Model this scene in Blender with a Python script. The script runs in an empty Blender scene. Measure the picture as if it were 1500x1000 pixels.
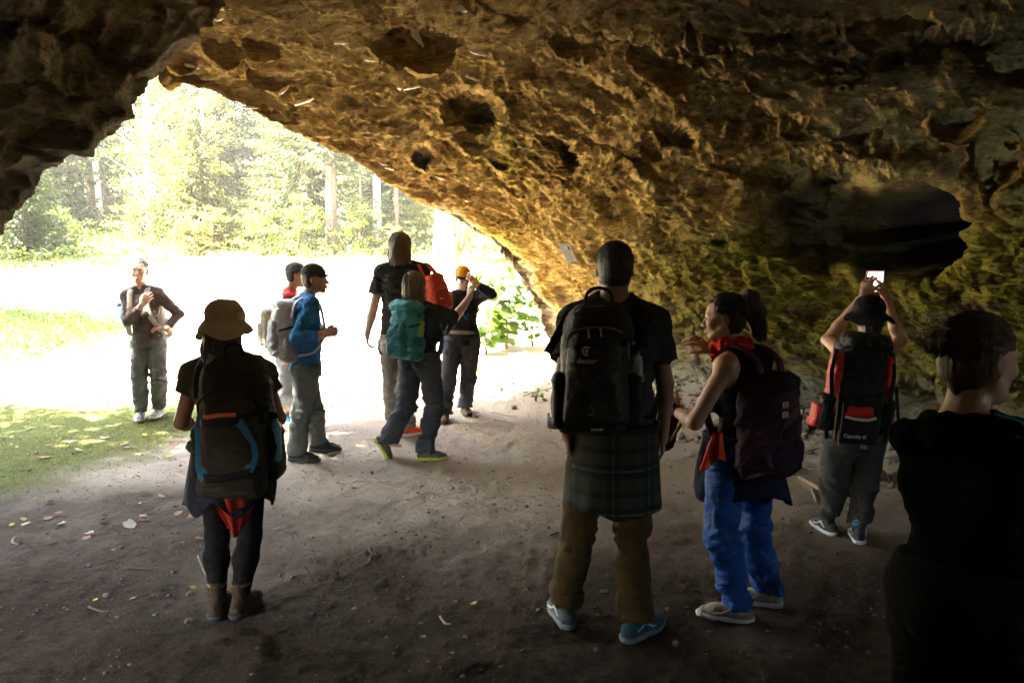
import bpy, bmesh, math, random, time
import numpy as np
from mathutils import Vector
from mathutils.bvhtree import BVHTree
T0 = time.time()
scene = bpy.context.scene
COL = scene.collection

# ---------------------------------------------------------------- camera, world, sun, exposure
FPX = 1166.7
PITCH = math.atan(110 / FPX)
CAM_H = 1.72
cam_d = bpy.data.cameras.new('camera')
cam = bpy.data.objects.new('camera', cam_d)
COL.objects.link(cam)
cam_d.sensor_width = 36
cam_d.lens = 28
cam_d.clip_start = 0.05
cam_d.clip_end = 2000
cam.location = (0, 0, CAM_H)
cam.rotation_euler = (math.radians(90) - PITCH, 0, 0)
scene.camera = cam

SUN_AZ = math.radians(-103)      # direction towards the sun, from +Y clockwise (negative = left)
SUN_EL = math.radians(54)
world = bpy.data.worlds.new('World')
scene.world = world
world.use_nodes = True
wn = world.node_tree
wn.nodes.clear()
w_out = wn.nodes.new('ShaderNodeOutputWorld')
w_bg = wn.nodes.new('ShaderNodeBackground')
w_sky = wn.nodes.new('ShaderNodeTexSky')
w_sky.sky_type = 'NISHITA'
w_sky.sun_disc = False
w_sky.sun_elevation = SUN_EL
w_sky.sun_rotation = SUN_AZ
w_sky.air_density = 1.0
w_sky.dust_density = 2.5
w_bg.inputs['Strength'].default_value = 0.07
wn.links.new(w_sky.outputs[0], w_bg.inputs[0])
wn.links.new(w_bg.outputs[0], w_out.inputs[0])

sun_d = bpy.data.lights.new('sun', 'SUN')
sun_d.energy = 5.0
sun_d.angle = math.radians(0.6)
sun_d.color = (1.0, 0.90, 0.74)
sun = bpy.data.objects.new('sun', sun_d)
COL.objects.link(sun)
SUN_DIR = Vector((math.sin(SUN_AZ) * math.cos(SUN_EL), math.cos(SUN_AZ) * math.cos(SUN_EL), math.sin(SUN_EL)))
sun.rotation_euler = SUN_DIR.to_track_quat('Z', 'Y').to_euler()
sun.location = (-20, 10, 30)

scene.view_settings.view_transform = 'Standard'
scene.view_settings.look = 'None'
scene.view_settings.gamma = 1
scene.view_settings.use_curve_mapping = False
scene.view_settings.exposure = 5.72
scene.render.engine = 'CYCLES'
scene.cycles.max_bounces = 10
scene.cycles.diffuse_bounces = 8
scene.cycles.transmission_bounces = 6
scene.cycles.transparent_max_bounces = 12
scene.cycles.use_denoising = True
scene.cycles.volume_bounces = 1
scene.cycles.sample_clamp_indirect = 8

# ---------------------------------------------------------------- helpers
A = lambda *v: np.array(v, dtype=np.float64)
CT, ST = math.cos(PITCH), math.sin(PITCH)


def P(u, v, Y):
    """world point at forward distance Y on the sight line of photo pixel (u, v)"""
    a = (u - 750) / FPX
    b = (500 - v) / FPX
    dy, dz = CT + b * ST, -ST + b * CT
    k = Y / dy
    return A(a * k, Y, CAM_H + dz * k)


def proj(p):
    p = np.asarray(p, dtype=np.float64)
    x, y, z = p[..., 0], p[..., 1], p[..., 2] - CAM_H
    f = y * CT - z * ST
    up = y * ST + z * CT
    f = np.where(f < 0.05, 0.05, f)
    return 750 + FPX * x / f, 500 - FPX * up / f


def ray(u, v):
    p = P(u, v, 1.0) - A(0, 0, CAM_H)
    return p / np.linalg.norm(p)


def nrm(v):
    v = np.asarray(v, dtype=np.float64)
    return v / max(1e-9, np.linalg.norm(v))


_rng = np.random.RandomState(7)
_TAB = _rng.rand(64, 64, 64).astype(np.float32)


def vnoise(p, seed=0):
    p = np.asarray(p, dtype=np.float32) + np.float32(seed * 17.37 + 1000.0)
    i = np.floor(p).astype(np.int32)
    f = p - i
    f = f * f * (3 - 2 * f)
    i &= 63
    j = (i + 1) & 63
    x0, y0, z0 = i[..., 0], i[..., 1], i[..., 2]
    x1, y1, z1 = j[..., 0], j[..., 1], j[..., 2]
    fx, fy, fz = f[..., 0], f[..., 1], f[..., 2]
    a = _TAB[x0, y0, z0] * (1 - fx) + _TAB[x1, y0, z0] * fx
    b = _TAB[x0, y1, z0] * (1 - fx) + _TAB[x1, y1, z0] * fx
    c = _TAB[x0, y0, z1] * (1 - fx) + _TAB[x1, y0, z1] * fx
    d = _TAB[x0, y1, z1] * (1 - fx) + _TAB[x1, y1, z1] * fx
    a = a * (1 - fy) + b * fy
    c = c * (1 - fy) + d * fy
    return (a * (1 - fz) + c * fz) * 2 - 1


def fbm(p, oct=4, seed=0, gain=0.5, lac=2.03, ridged=False):
    out = 0.0
    a = 1.0
    p = np.asarray(p, dtype=np.float32)
    for o in range(oct):
        n = vnoise(p, seed + o * 3)
        out = out + a * ((1 - 2 * np.abs(n)) if ridged else n)
        p = p * lac
        a *= gain
    return out


def mesh_from(name, verts, faces, mats=None, smooth=True, loc=None):
    """verts (N,3) array, faces: (M,3|4) int array or list of tuples"""
    me = bpy.data.meshes.new(name)
    verts = np.asarray(verts, dtype=np.float64)
    if loc is not None:
        verts = verts - np.asarray(loc)
    if isinstance(faces, np.ndarray):
        n, k = faces.shape
        me.vertices.add(len(verts))
        me.vertices.foreach_set('co', verts.astype(np.float32).ravel())
        me.loops.add(n * k)
        me.loops.foreach_set('vertex_index', faces.astype(np.int32).ravel())
        me.polygons.add(n)
        me.polygons.foreach_set('loop_start', np.arange(0, n * k, k, dtype=np.int32))
        me.polygons.foreach_set('loop_total', np.full(n, k, dtype=np.int32))
        me.update(calc_edges=True)
        me.validate()
    else:
        me.from_pydata([tuple(v) for v in verts], [], [tuple(int(i) for i in f) for f in faces])
    if smooth:
        me.polygons.foreach_set('use_smooth', np.ones(len(me.polygons), dtype=bool))
    for m in (mats if isinstance(mats, (list, tuple)) else [mats]):
        if m is not None:
            me.materials.append(m)
    me.update()
    return me


def link(name, me, parent=None, loc=None, kind=None, label=None, cat=None, group=None):
    o = bpy.data.objects.new(name, me)
    COL.objects.link(o)
    if parent is not None:
        o.parent = parent
    if loc is not None:
        o.location = Vector([float(c) for c in loc])
    if kind:
        o['kind'] = kind
    if label:
        o['label'] = label
    if cat:
        o['category'] = cat
    if group:
        o['group'] = group
    return o


def empty(name, loc, label, cat, group=None):
    return link(name, None, None, loc, None, label, cat, group)


def part(name, verts, faces, mat, parent, smooth=True, label=None):
    """mesh given in world coordinates, parented to an unrotated thing (or to a part of it)"""
    base = A(0, 0, 0)
    q = parent
    while q is not None:
        base = base + np.array(q.location)
        q = q.parent
    me = mesh_from(name, verts, faces, mat, smooth, base)
    return link(name, me, parent, label=label)


# ---------------------------------------------------------------- materials
MATS = {}


def _nt(name):
    m = bpy.data.materials.new(name)
    m.use_nodes = True
    nt = m.node_tree
    b = nt.nodes['Principled BSDF']
    return m, nt, b


def _n(nt, typ, **kw):
    n = nt.nodes.new(typ)
    for k, v in kw.items():
        if k.startswith('i_'):
            n.inputs[k[2:].replace('_', ' ')].default_value = v
        else:
            setattr(n, k, v)
    return n


def _ramp(nt, src, stops):
    r = nt.nodes.new('ShaderNodeValToRGB')
    e = r.color_ramp.elements
    while len(e) < len(stops):
        e.new(0.5)
    for s, (p, c) in zip(e, stops):
        s.position = p
        s.color = (c[0], c[1], c[2], 1) if not isinstance(c, (int, float)) else (c, c, c, 1)
    if src is not None:
        nt.links.new(src, r.inputs[0])
    return r


def _mix(nt, fac, a, b, mode='MIX'):
    m = nt.nodes.new('ShaderNodeMix')
    m.data_type = 'RGBA'
    m.blend_type = mode
    m.clamp_factor = True
    for idx, val in ((0, fac), (6, a), (7, b)):
        if hasattr(val, 'is_output') or isinstance(val, bpy.types.NodeSocket):
            nt.links.new(val, m.inputs[idx])
        elif idx == 0:
            m.inputs[0].default_value = val
        else:
            m.inputs[idx].default_value = (val[0], val[1], val[2], 1)
    return m.outputs[2]


def _bump(nt, b, height, strength, dist, prev=None):
    bp = nt.nodes.new('ShaderNodeBump')
    bp.inputs['Strength'].default_value = strength
    bp.inputs['Distance'].default_value = dist
    nt.links.new(height, bp.inputs['Height'])
    if prev is not None:
        nt.links.new(prev, bp.inputs['Normal'])
    nt.links.new(bp.outputs[0], b.inputs['Normal'])
    return bp.outputs[0]


def cloth(name, col, rough=0.85, scale=60, var=0.25, weave=0.3, sheen=0.0, spec=0.12):
    if name in MATS:
        return MATS[name]
    m, nt, b = _nt(name)
    tc = _n(nt, 'ShaderNodeTexCoord')
    n1 = _n(nt, 'ShaderNodeTexNoise', i_Scale=9.0, i_Detail=5.0, i_Roughness=0.6)
    nt.links.new(tc.outputs['Object'], n1.inputs['Vector'])
    lo = tuple(c * (1 - var) for c in col)
    hi = tuple(min(1, c * (1 + var)) for c in col)
    r = _ramp(nt, n1.outputs[0], [(0.3, lo), (0.7, hi)])
    nt.links.new(r.outputs[0], b.inputs['Base Color'])
    b.inputs['Roughness'].default_value = rough
    b.inputs['Specular IOR Level'].default_value = spec
    if sheen:
        b.inputs['Sheen Weight'].default_value = sheen
    n2 = _n(nt, 'ShaderNodeTexNoise', i_Scale=float(scale) * 6, i_Detail=2.0)
    nt.links.new(tc.outputs['Object'], n2.inputs['Vector'])
    n3 = _n(nt, 'ShaderNodeTexNoise', i_Scale=22.0, i_Detail=4.0)
    mp = _n(nt, 'ShaderNodeMapping')
    mp.inputs['Scale'].default_value = (1, 1, 2.2)
    nt.links.new(tc.outputs['Object'], mp.inputs[0])
    nt.links.new(mp.outputs[0], n3.inputs['Vector'])
    pr = _bump(nt, b, n3.outputs[0], 0.5, 0.02)
    _bump(nt, b, n2.outputs[0], weave, 0.002, pr)
    MATS[name] = m
    return m


def plain(name, col, rough=0.5, metal=0.0, spec=0.5, var=0.12, scale=30, bump=0.1):
    if name in MATS:
        return MATS[name]
    m, nt, b = _nt(name)
    tc = _n(nt, 'ShaderNodeTexCoord')
    n1 = _n(nt, 'ShaderNodeTexNoise', i_Scale=float(scale), i_Detail=4.0)
    nt.links.new(tc.outputs['Object'], n1.inputs['Vector'])
    r = _ramp(nt, n1.outputs[0], [(0.3, tuple(c * (1 - var) for c in col)), (0.7, tuple(min(1, c * (1 + var)) for c in col))])
    nt.links.new(r.outputs[0], b.inputs['Base Color'])
    b.inputs['Roughness'].default_value = rough
    b.inputs['Metallic'].default_value = metal
    b.inputs['Specular IOR Level'].default_value = spec
    if bump:
        _bump(nt, b, n1.outputs[0], bump, 0.005)
    MATS[name] = m
    return m


def skin(name, col):
    if name in MATS:
        return MATS[name]
    m, nt, b = _nt(name)
    tc = _n(nt, 'ShaderNodeTexCoord')
    n1 = _n(nt, 'ShaderNodeTexNoise', i_Scale=14.0, i_Detail=5.0)
    nt.links.new(tc.outputs['Object'], n1.inputs['Vector'])
    r = _ramp(nt, n1.outputs[0], [(0.3, (col[0] * .86, col[1] * .78, col[2] * .75)), (0.7, (col[0] * 1.08, col[1] * 1.06, col[2] * 1.05))])
    nt.links.new(r.outputs[0], b.inputs['Base Color'])
    b.inputs['Roughness'].default_value = 0.48
    b.inputs['Specular IOR Level'].default_value = 0.4
    b.inputs['Subsurface Weight'].default_value = 0.12
    b.inputs['Subsurface Radius'].default_value = (0.02, 0.008, 0.004)
    b.inputs['Subsurface Scale'].default_value = 0.6
    n2 = _n(nt, 'ShaderNodeTexNoise', i_Scale=180.0, i_Detail=3.0)
    nt.links.new(tc.outputs['Object'], n2.inputs['Vector'])
    _bump(nt, b, n2.outputs[0], 0.15, 0.002)
    MATS[name] = m
    return m


def hair_mat(name, col, tip=None):
    if name in MATS:
        return MATS[name]
    m, nt, b = _nt(name)
    tc = _n(nt, 'ShaderNodeTexCoord')
    mp = _n(nt, 'ShaderNodeMapping')
    mp.inputs['Scale'].default_value = (130, 130, 9)
    nt.links.new(tc.outputs['Object'], mp.inputs[0])
    n1 = _n(nt, 'ShaderNodeTexNoise', i_Scale=1.0, i_Detail=5.0, i_Roughness=0.6)
    nt.links.new(mp.outputs[0], n1.inputs['Vector'])
    hi = tip or tuple(min(1, c * 2.0) for c in col)
    r = _ramp(nt, n1.outputs[0], [(0.3, tuple(c * .5 for c in col)), (0.55, col), (0.75, hi)])
    nt.links.new(r.outputs[0], b.inputs['Base Color'])
    b.inputs['Roughness'].default_value = 0.42
    b.inputs['Specular IOR Level'].default_value = 0.5
    _bump(nt, b, n1.outputs[0], 0.9, 0.008)
    MATS[name] = m
    return m
# ---------------------------------------------------------------- ground
def sstep(a, b, x):
    t = np.clip((x - a) / (b - a), 0, 1)
    return t * t * (3 - 2 * t)


def terrain_base(x, y):
    x = np.asarray(x, dtype=np.float64)
    y = np.asarray(y, dtype=np.float64)
    z = np.interp(y, [-20, 6.6, 8.0, 10, 12.5, 16, 21, 30, 45, 80, 200], [0, 0, 0.07, 0.25, 0.62, 1.15, 1.9, 3.0, 5.6, 11, 26])
    # flat clearing keeps rising slightly to the left; low bank on the left with green plants
    z = z + 0.28 * np.exp(-(((x + 8.8) / 2.6) ** 2 + ((y - 12.0) / 1.9) ** 2))
    # the rubble heap at the foot of the right wall
    wl = wall_foot(y)
    z = z + 0.30 * sstep(-1.3, 0.2, x - wl) * sstep(5.2, 6.6, y) * (1 - sstep(9.5, 11.5, y))
    # mounds of the hill behind
    z = z + sstep(24, 40, y) * 0.7 * np.sin(x * 0.16 + 1.0)
    return z


def wall_foot(y):
    return np.interp(y, [-5, 3, 5, 6.5, 6.9, 8.0, 8.9, 10, 11.3, 13, 16], [5.5, 5.4, 4.9, 4.2, 3.5, 2.9, 1.95, 1.3, 0.62, 0.9, 2.5])


def terrain(x, y):
    x = np.asarray(x, dtype=np.float64)
    y = np.asarray(y, dtype=np.float64)
    z = terrain_base(x, y)
    near = 1 - sstep(14, 40, y)
    p = np.stack([x, y, np.zeros_like(x)], -1)
    z = z + 0.022 * fbm(p * 0.9, 3, 5)
    z = z + near * 0.007 * fbm(p * 4.0, 3, 11)
    return z


def grass_mask(x, y):
    """1 = grass grows here"""
    x = np.asarray(x, dtype=np.float64)
    y = np.asarray(y, dtype=np.float64)
    p = np.stack([x, y, np.zeros_like(x)], -1)
    n = fbm(p * 1.3, 4, 31) * 0.5
    edge = np.interp(y, [3, 4.6, 5.4, 6.6, 8.2, 9.3], [-5.4, -4.5, -4.1, -3.6, -3.2, -3.0])
    g1 = sstep(-0.35, 0.5, (edge - x) + n * 0.8) * sstep(4.3, 5.1, y + n * 0.4) * (1 - sstep(8.6, 9.6, y + n * 0.6))
    g2 = sstep(0.15, 0.5, np.exp(-(((x + 8.8) / 3.1) ** 2 + ((y - 12.0) / 2.1) ** 2)) + n * 0.25)
    g3 = sstep(18.5, 20.5, y + n * 1.2)
    path = 1 - sstep(0.6, 1.3, np.abs(x - np.interp(y, [18, 24, 32, 42, 60], [-6, -9.5, -14.5, -19.5, -30])) + n * .5)
    g3 = g3 * (1 - 0.75 * path)
    stripe = 0.55 * sstep(0.1, 0.5, n + 0.35) * sstep(14, 15.5, y) * (1 - sstep(16.5, 18, y))
    fine = .5 + .5 * fbm(p * 5.0, 3, 35)
    g1 = g1 * sstep(.15, .5, fine * .9 + g1 * .45)
    return np.clip(np.maximum.reduce([g1, g2, g3, stripe]), 0, 1)


def axis(segs):
    out = []
    for a, b, s in segs:
        n = max(1, int(round((b - a) / s)))
        out += list(np.linspace(a, b, n, endpoint=False))
    out.append(segs[-1][1])
    return np.array(out)


GX = axis([(-160, -60, 12), (-60, -20, 2.0), (-20, -9, .45), (-9, -4.6, .09), (-4.6, 4.6, .022), (4.6, 9, .2), (9, 20, 1.0), (20, 60, 3), (60, 160, 12)])
GY = axis([(-30, -6, 3), (-6, 1.2, .3), (1.2, 3.0, .08), (3.0, 9.0, .022), (9.0, 13.5, .05), (13.5, 25, .22), (25, 60, 1.2), (60, 200, 9)])
gx, gy = np.meshgrid(GX, GY, indexing='ij')
gz = terrain(gx, gy)
nearm = ((gx > -5) & (gx < 5) & (gy > 2.5) & (gy < 13))
pp = np.stack([gx[nearm], gy[nearm], np.zeros(nearm.sum())], -1)
# trodden earth: small lumps, scuffs and boot prints
lum = fbm(pp * 11, 3, 41)
d = 0.0055 * lum + 0.010 * np.maximum(0, fbm(pp * 24, 2, 51) - 0.2)
d -= 0.010 * np.maximum(0, fbm(pp * A(3.1, 5.0, 1), 3, 61, ridged=True) - 0.9)
gz[nearm] += d
rr = np.random.RandomState(12)
for i in range(70):                      # boot prints with a few tread bars each
    cx, cy, an = rr.uniform(-3.0, 3.2), rr.uniform(3.1, 7.8), rr.uniform(0, 6.28)
    m = (np.abs(gx - cx) < .2) & (np.abs(gy - cy) < .2)
    dx, dy = gx[m] - cx, gy[m] - cy
    a = dx * math.cos(an) + dy * math.sin(an)
    b = -dx * math.sin(an) + dy * math.cos(an)
    q = (a / .145) ** 2 + (b / .052) ** 2
    inside = np.clip(1.2 - q, 0, 1)
    gz[m] -= inside * (0.010 + 0.005 * np.sign(np.sin(a * 190))) * rr.uniform(.4, 1.0)
    gz[m] += 0.006 * np.exp(-((q - 1.5) / .35) ** 2)


def ground_z(x, y):
    return float(terrain(np.array([x]), np.array([y]))[0])


def grid_faces(n, m):
    i = np.arange(n * m).reshape(n, m)
    return np.stack([i[:-1, :-1], i[1:, :-1], i[1:, 1:], i[:-1, 1:]], -1).reshape(-1, 4)


def ground_material():
    m, nt, b = _nt('earth and grass')
    tc = _n(nt, 'ShaderNodeTexCoord')
    L = nt.links.new
    n1 = _n(nt, 'ShaderNodeTexNoise', i_Scale=1.6, i_Detail=8.0, i_Roughness=0.62)
    n2 = _n(nt, 'ShaderNodeTexNoise', i_Scale=14.0, i_Detail=8.0, i_Roughness=0.7)
    n3 = _n(nt, 'ShaderNodeTexNoise', i_Scale=90.0, i_Detail=5.0, i_Roughness=0.7)
    vo = _n(nt, 'ShaderNodeTexVoronoi', i_Scale=42.0)
    for n in (n1, n2, n3, vo):
        L(tc.outputs['Object'], n.inputs['Vector'])
    dirt = _ramp(nt, n1.outputs[0], [(0.25, (.130, .088, .060)), (0.5, (.205, .152, .112)), (0.78, (.29, .228, .175))])
    fine = _ramp(nt, n2.outputs[0], [(0.3, (.55, .52, .5)), (0.55, (1, 1, 1)), (0.75, (1.0, 1.0, 1.0))])
    c = _mix(nt, 0.75, dirt.outputs[0], fine.outputs[0], 'MULTIPLY')
    speck = _ramp(nt, n3.outputs[0], [(0.58, (0, 0, 0)), (0.72, (1, 1, 1))])
    c = _mix(nt, speck.outputs[0], c, (.34, .30, .26))
    lit = _ramp(nt, n2.outputs[0], [(0.62, (0, 0, 0)), (0.70, (1, 1, 1))])
    c = _mix(nt, lit.outputs[0], c, (.13, .085, .05))
    at = _n(nt, 'ShaderNodeAttribute', attribute_name='grass')
    gcol = _ramp(nt, n2.outputs[0], [(0.3, (.07, .075, .022)), (0.5, (.10, .12, .032)), (0.72, (.18, .17, .07))])
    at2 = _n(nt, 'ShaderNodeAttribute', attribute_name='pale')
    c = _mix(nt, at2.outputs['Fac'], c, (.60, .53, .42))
    at3 = _n(nt, 'ShaderNodeAttribute', attribute_name='humus_shade')
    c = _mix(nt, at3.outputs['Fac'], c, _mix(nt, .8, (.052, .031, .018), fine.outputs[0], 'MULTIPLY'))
    c = _mix(nt, at.outputs['Fac'], c, gcol.outputs[0])
    L(c, b.inputs['Base Color'])
    b.inputs['Roughness'].default_value = 0.95
    b.inputs['Specular IOR Level'].default_value = 0.15
    pr = _bump(nt, b, n2.outputs[0], 0.9, 0.03)
    pr = _bump(nt, b, vo.outputs['Distance'], 0.5, 0.010, pr)
    _bump(nt, b, n3.outputs[0], 1.0, 0.012, pr)
    return m


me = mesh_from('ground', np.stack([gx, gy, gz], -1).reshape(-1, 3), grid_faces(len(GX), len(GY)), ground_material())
hp_ = np.stack([gx, gy, 0 * gx], -1)
gm = grass_mask(gx, gy).reshape(-1).astype(np.float32)
at = me.attributes.new('grass', 'FLOAT', 'POINT')
at.data.foreach_set('value', gm)
pal = (np.maximum(sstep(8.6, 10.5, gy) * .8, .48 * sstep(4.2, 6.0, gy + .7 * fbm(hp_ * .8, 3, 157))) * (1 - sstep(19, 22, gy))).reshape(-1).astype(np.float32)  # pale gravel outside; inner floor lightened to stand in for light from the mouth
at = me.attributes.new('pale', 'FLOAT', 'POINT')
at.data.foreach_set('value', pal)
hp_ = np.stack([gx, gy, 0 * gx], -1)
hum_shade = np.clip(1 - sstep(3.6, 6.0, gy + .30 * np.maximum(0, -gx - 1.0) * -1 + .9 * fbm(hp_ * .9, 4, 151)), 0, 1) * .92  # darker foreground soil, partly the fall-off of light painted into its colour
hum_shade = hum_shade.reshape(-1).astype(np.float32)
at = me.attributes.new('humus_shade', 'FLOAT', 'POINT')
at.data.foreach_set('value', hum_shade)
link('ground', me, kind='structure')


# ---------------------------------------------------------------- rock
def rock_material():
    m, nt, b = _nt('limestone')
    L = nt.links.new
    tc = _n(nt, 'ShaderNodeTexCoord')
    geo = _n(nt, 'ShaderNodeNewGeometry')
    mp = _n(nt, 'ShaderNodeMapping')
    mp.inputs['Rotation'].default_value = (0, math.radians(28), math.radians(20))
    mp.inputs['Scale'].default_value = (0.55, 0.9, 1.9)
    L(tc.outputs['Object'], mp.inputs[0])
    n0 = _n(nt, 'ShaderNodeTexNoise', i_Scale=0.7, i_Detail=5.0, i_Roughness=0.6)
    n1 = _n(nt, 'ShaderNodeTexNoise', i_Scale=3.2, i_Detail=10.0, i_Roughness=0.68, i_Distortion=0.6)
    n2 = _n(nt, 'ShaderNodeTexNoise', i_Scale=16.0, i_Detail=8.0, i_Roughness=0.72, i_Distortion=0.8)
    n3 = _n(nt, 'ShaderNodeTexNoise', i_Scale=55.0, i_Detail=6.0, i_Roughness=0.7)
    vo = _n(nt, 'ShaderNodeTexVoronoi', i_Scale=7.0, feature='DISTANCE_TO_EDGE')
    L(tc.outputs['Object'], n0.inputs['Vector'])
    for n in (n1, n2, vo):
        L(mp.outputs[0], n.inputs['Vector'])
    L(tc.outputs['Object'], n3.inputs['Vector'])
    base = _ramp(nt, n1.outputs[0], [(0.30, (.16, .090, .022)), (0.43, (.40, .25, .07)), (0.55, (.55, .37, .12)), (0.75, (.68, .50, .21))])
    fine = _ramp(nt, n2.outputs[0], [(0.34, (.16, .12, .08)), (0.46, (.75, .70, .66)), (0.58, (1, 1, 1))])
    c = _mix(nt, 0.85, base.outputs[0], fine.outputs[0], 'MULTIPLY')
    # grey weathered rock near the foot and the outer pillar; moss on the damp right wall
    sep = _n(nt, 'ShaderNodeSeparateXYZ')
    L(tc.outputs['Object'], sep.inputs[0])
    zg = _n(nt, 'ShaderNodeMapRange')
    L(sep.outputs['Z'], zg.inputs[0])
    zg.inputs[1].default_value = 1.5
    zg.inputs[2].default_value = 0.5
    g1 = _n(nt, 'ShaderNodeMath', operation='MULTIPLY')
    rg = _ramp(nt, n0.outputs[0], [(0.35, 0.35), (0.6, 1.0)])
    L(zg.outputs[0], g1.inputs[0])
    L(rg.outputs[0], g1.inputs[1])
    c = _mix(nt, g1.outputs[0], c, _mix(nt, 0.8, (.40, .40, .33), fine.outputs[0], 'MULTIPLY'))
    at = _n(nt, 'ShaderNodeAttribute', attribute_name='moss')
    mn = _ramp(nt, n1.outputs[0], [(0.36, 0.0), (0.52, 1.0)])
    mm = _n(nt, 'ShaderNodeMath', operation='MULTIPLY')
    L(at.outputs['Fac'], mm.inputs[0])
    L(mn.outputs[0], mm.inputs[1])
    moss = _ramp(nt, n2.outputs[0], [(0.34, (.06, .055, .006)), (0.5, (.30, .26, .025)), (0.7, (.48, .42, .07))])
    c = _mix(nt, mm.outputs[0], c, moss.outputs[0])
    at4 = _n(nt, 'ShaderNodeAttribute', attribute_name='weathered')
    c = _mix(nt, at4.outputs['Fac'], c, _mix(nt, .7, (.56, .53, .43), fine.outputs[0], 'MULTIPLY'))
    at2 = _n(nt, 'ShaderNodeAttribute', attribute_name='shade_paint')
    c = _mix(nt, at2.outputs['Fac'], c, (.014, .010, .007))  # painted shade darkens the rock colour here
    L(c, b.inputs['Base Color'])
    b.inputs['Roughness'].default_value = 0.92
    b.inputs['Specular IOR Level'].default_value = 0.06
    pr = _bump(nt, b, n1.outputs[0], 1.0, 0.11)
    cr = _ramp(nt, vo.outputs['Distance'], [(0.0, 0.0), (0.06, 1.0)])
    pr = _bump(nt, b, cr.outputs[0], 0.25, 0.02, pr)
    pr = _bump(nt, b, n2.outputs[0], 1.0, 0.06, pr)
    _bump(nt, b, n3.outputs[0], 0.8, 0.012, pr)
    return m


ROCK = rock_material()


def catmull(pts, n, ts=None):
    """resample a control polyline (K,d) to n points"""
    pts = np.asarray(pts, dtype=np.float64)
    K = len(pts)
    if ts is None:
        ts = np.linspace(0, K - 1, n)
    i = np.clip(np.floor(ts).astype(int), 0, K - 2)
    f = (ts - i)[:, None]
    p0 = pts[np.maximum(i - 1, 0)]
    p1 = pts[i]
    p2 = pts[i + 1]
    p3 = pts[np.minimum(i + 2, K - 1)]
    return 0.5 * (2 * p1 + (p2 - p0) * f + (2 * p0 - 5 * p1 + 4 * p2 - p3) * f * f + (3 * p1 - p0 - 3 * p2 + p3) * f ** 3)


def normals_of(G):
    du = np.gradient(G, axis=0)
    dv = np.gradient(G, axis=1)
    n = np.cross(du, dv)
    return n / np.maximum(1e-9, np.linalg.norm(n, axis=-1, keepdims=True))


def smooth_grid(D, it):
    for _ in range(it):
        D = np.pad(D, ((1, 1), (1, 1)) + ((0, 0),) * (D.ndim - 2), 'edge')
        D = (D[:-2, 1:-1] + D[2:, 1:-1] + D[1:-1, :-2] + D[1:-1, 2:] + 4 * D[1:-1, 1:-1]) / 8
    return D


# depth of the visible vault, sampled at photo positions (u, v, forward distance)
LIP = [(830, 640, 11.4), (806, 520, 11.2), (782, 450, 11.0), (757, 398, 10.8), (692, 334, 10.2), (600, 287, 9.6), (520, 236, 9.0), (430, 193, 8.5), (328, 150, 8.0), (200, 102, 7.6), (60, 30, 7.4), (-60, -30, 7.3)]
DS = [(1000, 600, 8.9), (1180, 640, 7.9), (1340, 680, 7.0), (1480, 710, 6.5), (900, 570, 10.0), (1000, 450, 8.6), (1180, 450, 7.7), (1340, 480, 6.8), (1500, 480, 6.1),
      (860, 450, 10.0), (840, 370, 9.5), (1000, 300, 7.8), (1200, 300, 6.9), (1400, 300, 6.1), (1500, 300, 5.7), (850, 200, 7.9), (1000, 150, 6.3), (1200, 150, 5.6), (1400, 150, 5.0),
      (600, 150, 7.5), (700, 250, 8.9), (600, 0, 5.2), (300, 0, 5.7), (400, 80, 6.7), (1000, 0, 4.9), (1300, 0, 4.3), (1500, 0, 4.0), (750, 60, 5.8), (1560, 760, 6.0), (1560, -60, 3.7), (100, -60, 5.2), (1000, -60, 4.4), (600, -60, 4.7)]
_S = np.array([(a[0], a[1]) for a in LIP + DS]) / 300.0
_V = np.array([a[2] for a in LIP + DS])
_d = np.linalg.norm(_S[:, None] - _S[None], axis=-1)
_K = np.block([[_d + 0.02 * np.eye(len(_V)), np.hstack([np.ones((len(_V), 1)), _S])], [np.vstack([np.ones((1, len(_V))), _S.T]), np.zeros((3, 3))]])
_W = np.linalg.solve(_K, np.concatenate([_V, [0, 0, 0]]))


def vault_depth(u, v):
    q = np.stack([u, v], -1) / 300.0
    d = np.linalg.norm(q[..., None, :] - _S, axis=-1)
    return d @ _W[:-3] + _W[-3] + q @ _W[-2:]


def PV(u, v, Y):
    a = (u - 750) / FPX
    b = (500 - v) / FPX
    dy, dz = CT + b * ST, -ST + b * CT
    k = Y / dy
    return np.stack([a * k, Y, CAM_H + dz * k], -1)


# ---- vault + right wall: one sheet; outer face -> lip -> visible vault -> overhead -> behind the camera
NT_, NS_ = 780, 430
lip = catmull([(a[0], a[1]) for a in LIP], NT_)
EDGE = [(1640, 800), (1620, 640), (1600, 500), (1590, 330), (1580, 160), (1560, 0), (1450, -90), (1150, -90), (850, -90), (480, -90), (120, -90), (-60, -90)]
edg = catmull(EDGE, NT_)
ss = np.linspace(0, 1, NS_) ** 1.12
UV = lip[:, None, :] * (1 - ss)[None, :, None] + edg[:, None, :] * ss[None, :, None]
U, V = UV[..., 0], UV[..., 1]
Dp = vault_depth(U, V)
lipY = catmull([(a[2],) for a in LIP], NT_)[:, 0]
wgt = np.exp(-np.linspace(0, 1, NS_) * 12)[None]
Dp = Dp * (1 - wgt) + lipY[:, None] * wgt


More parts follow.
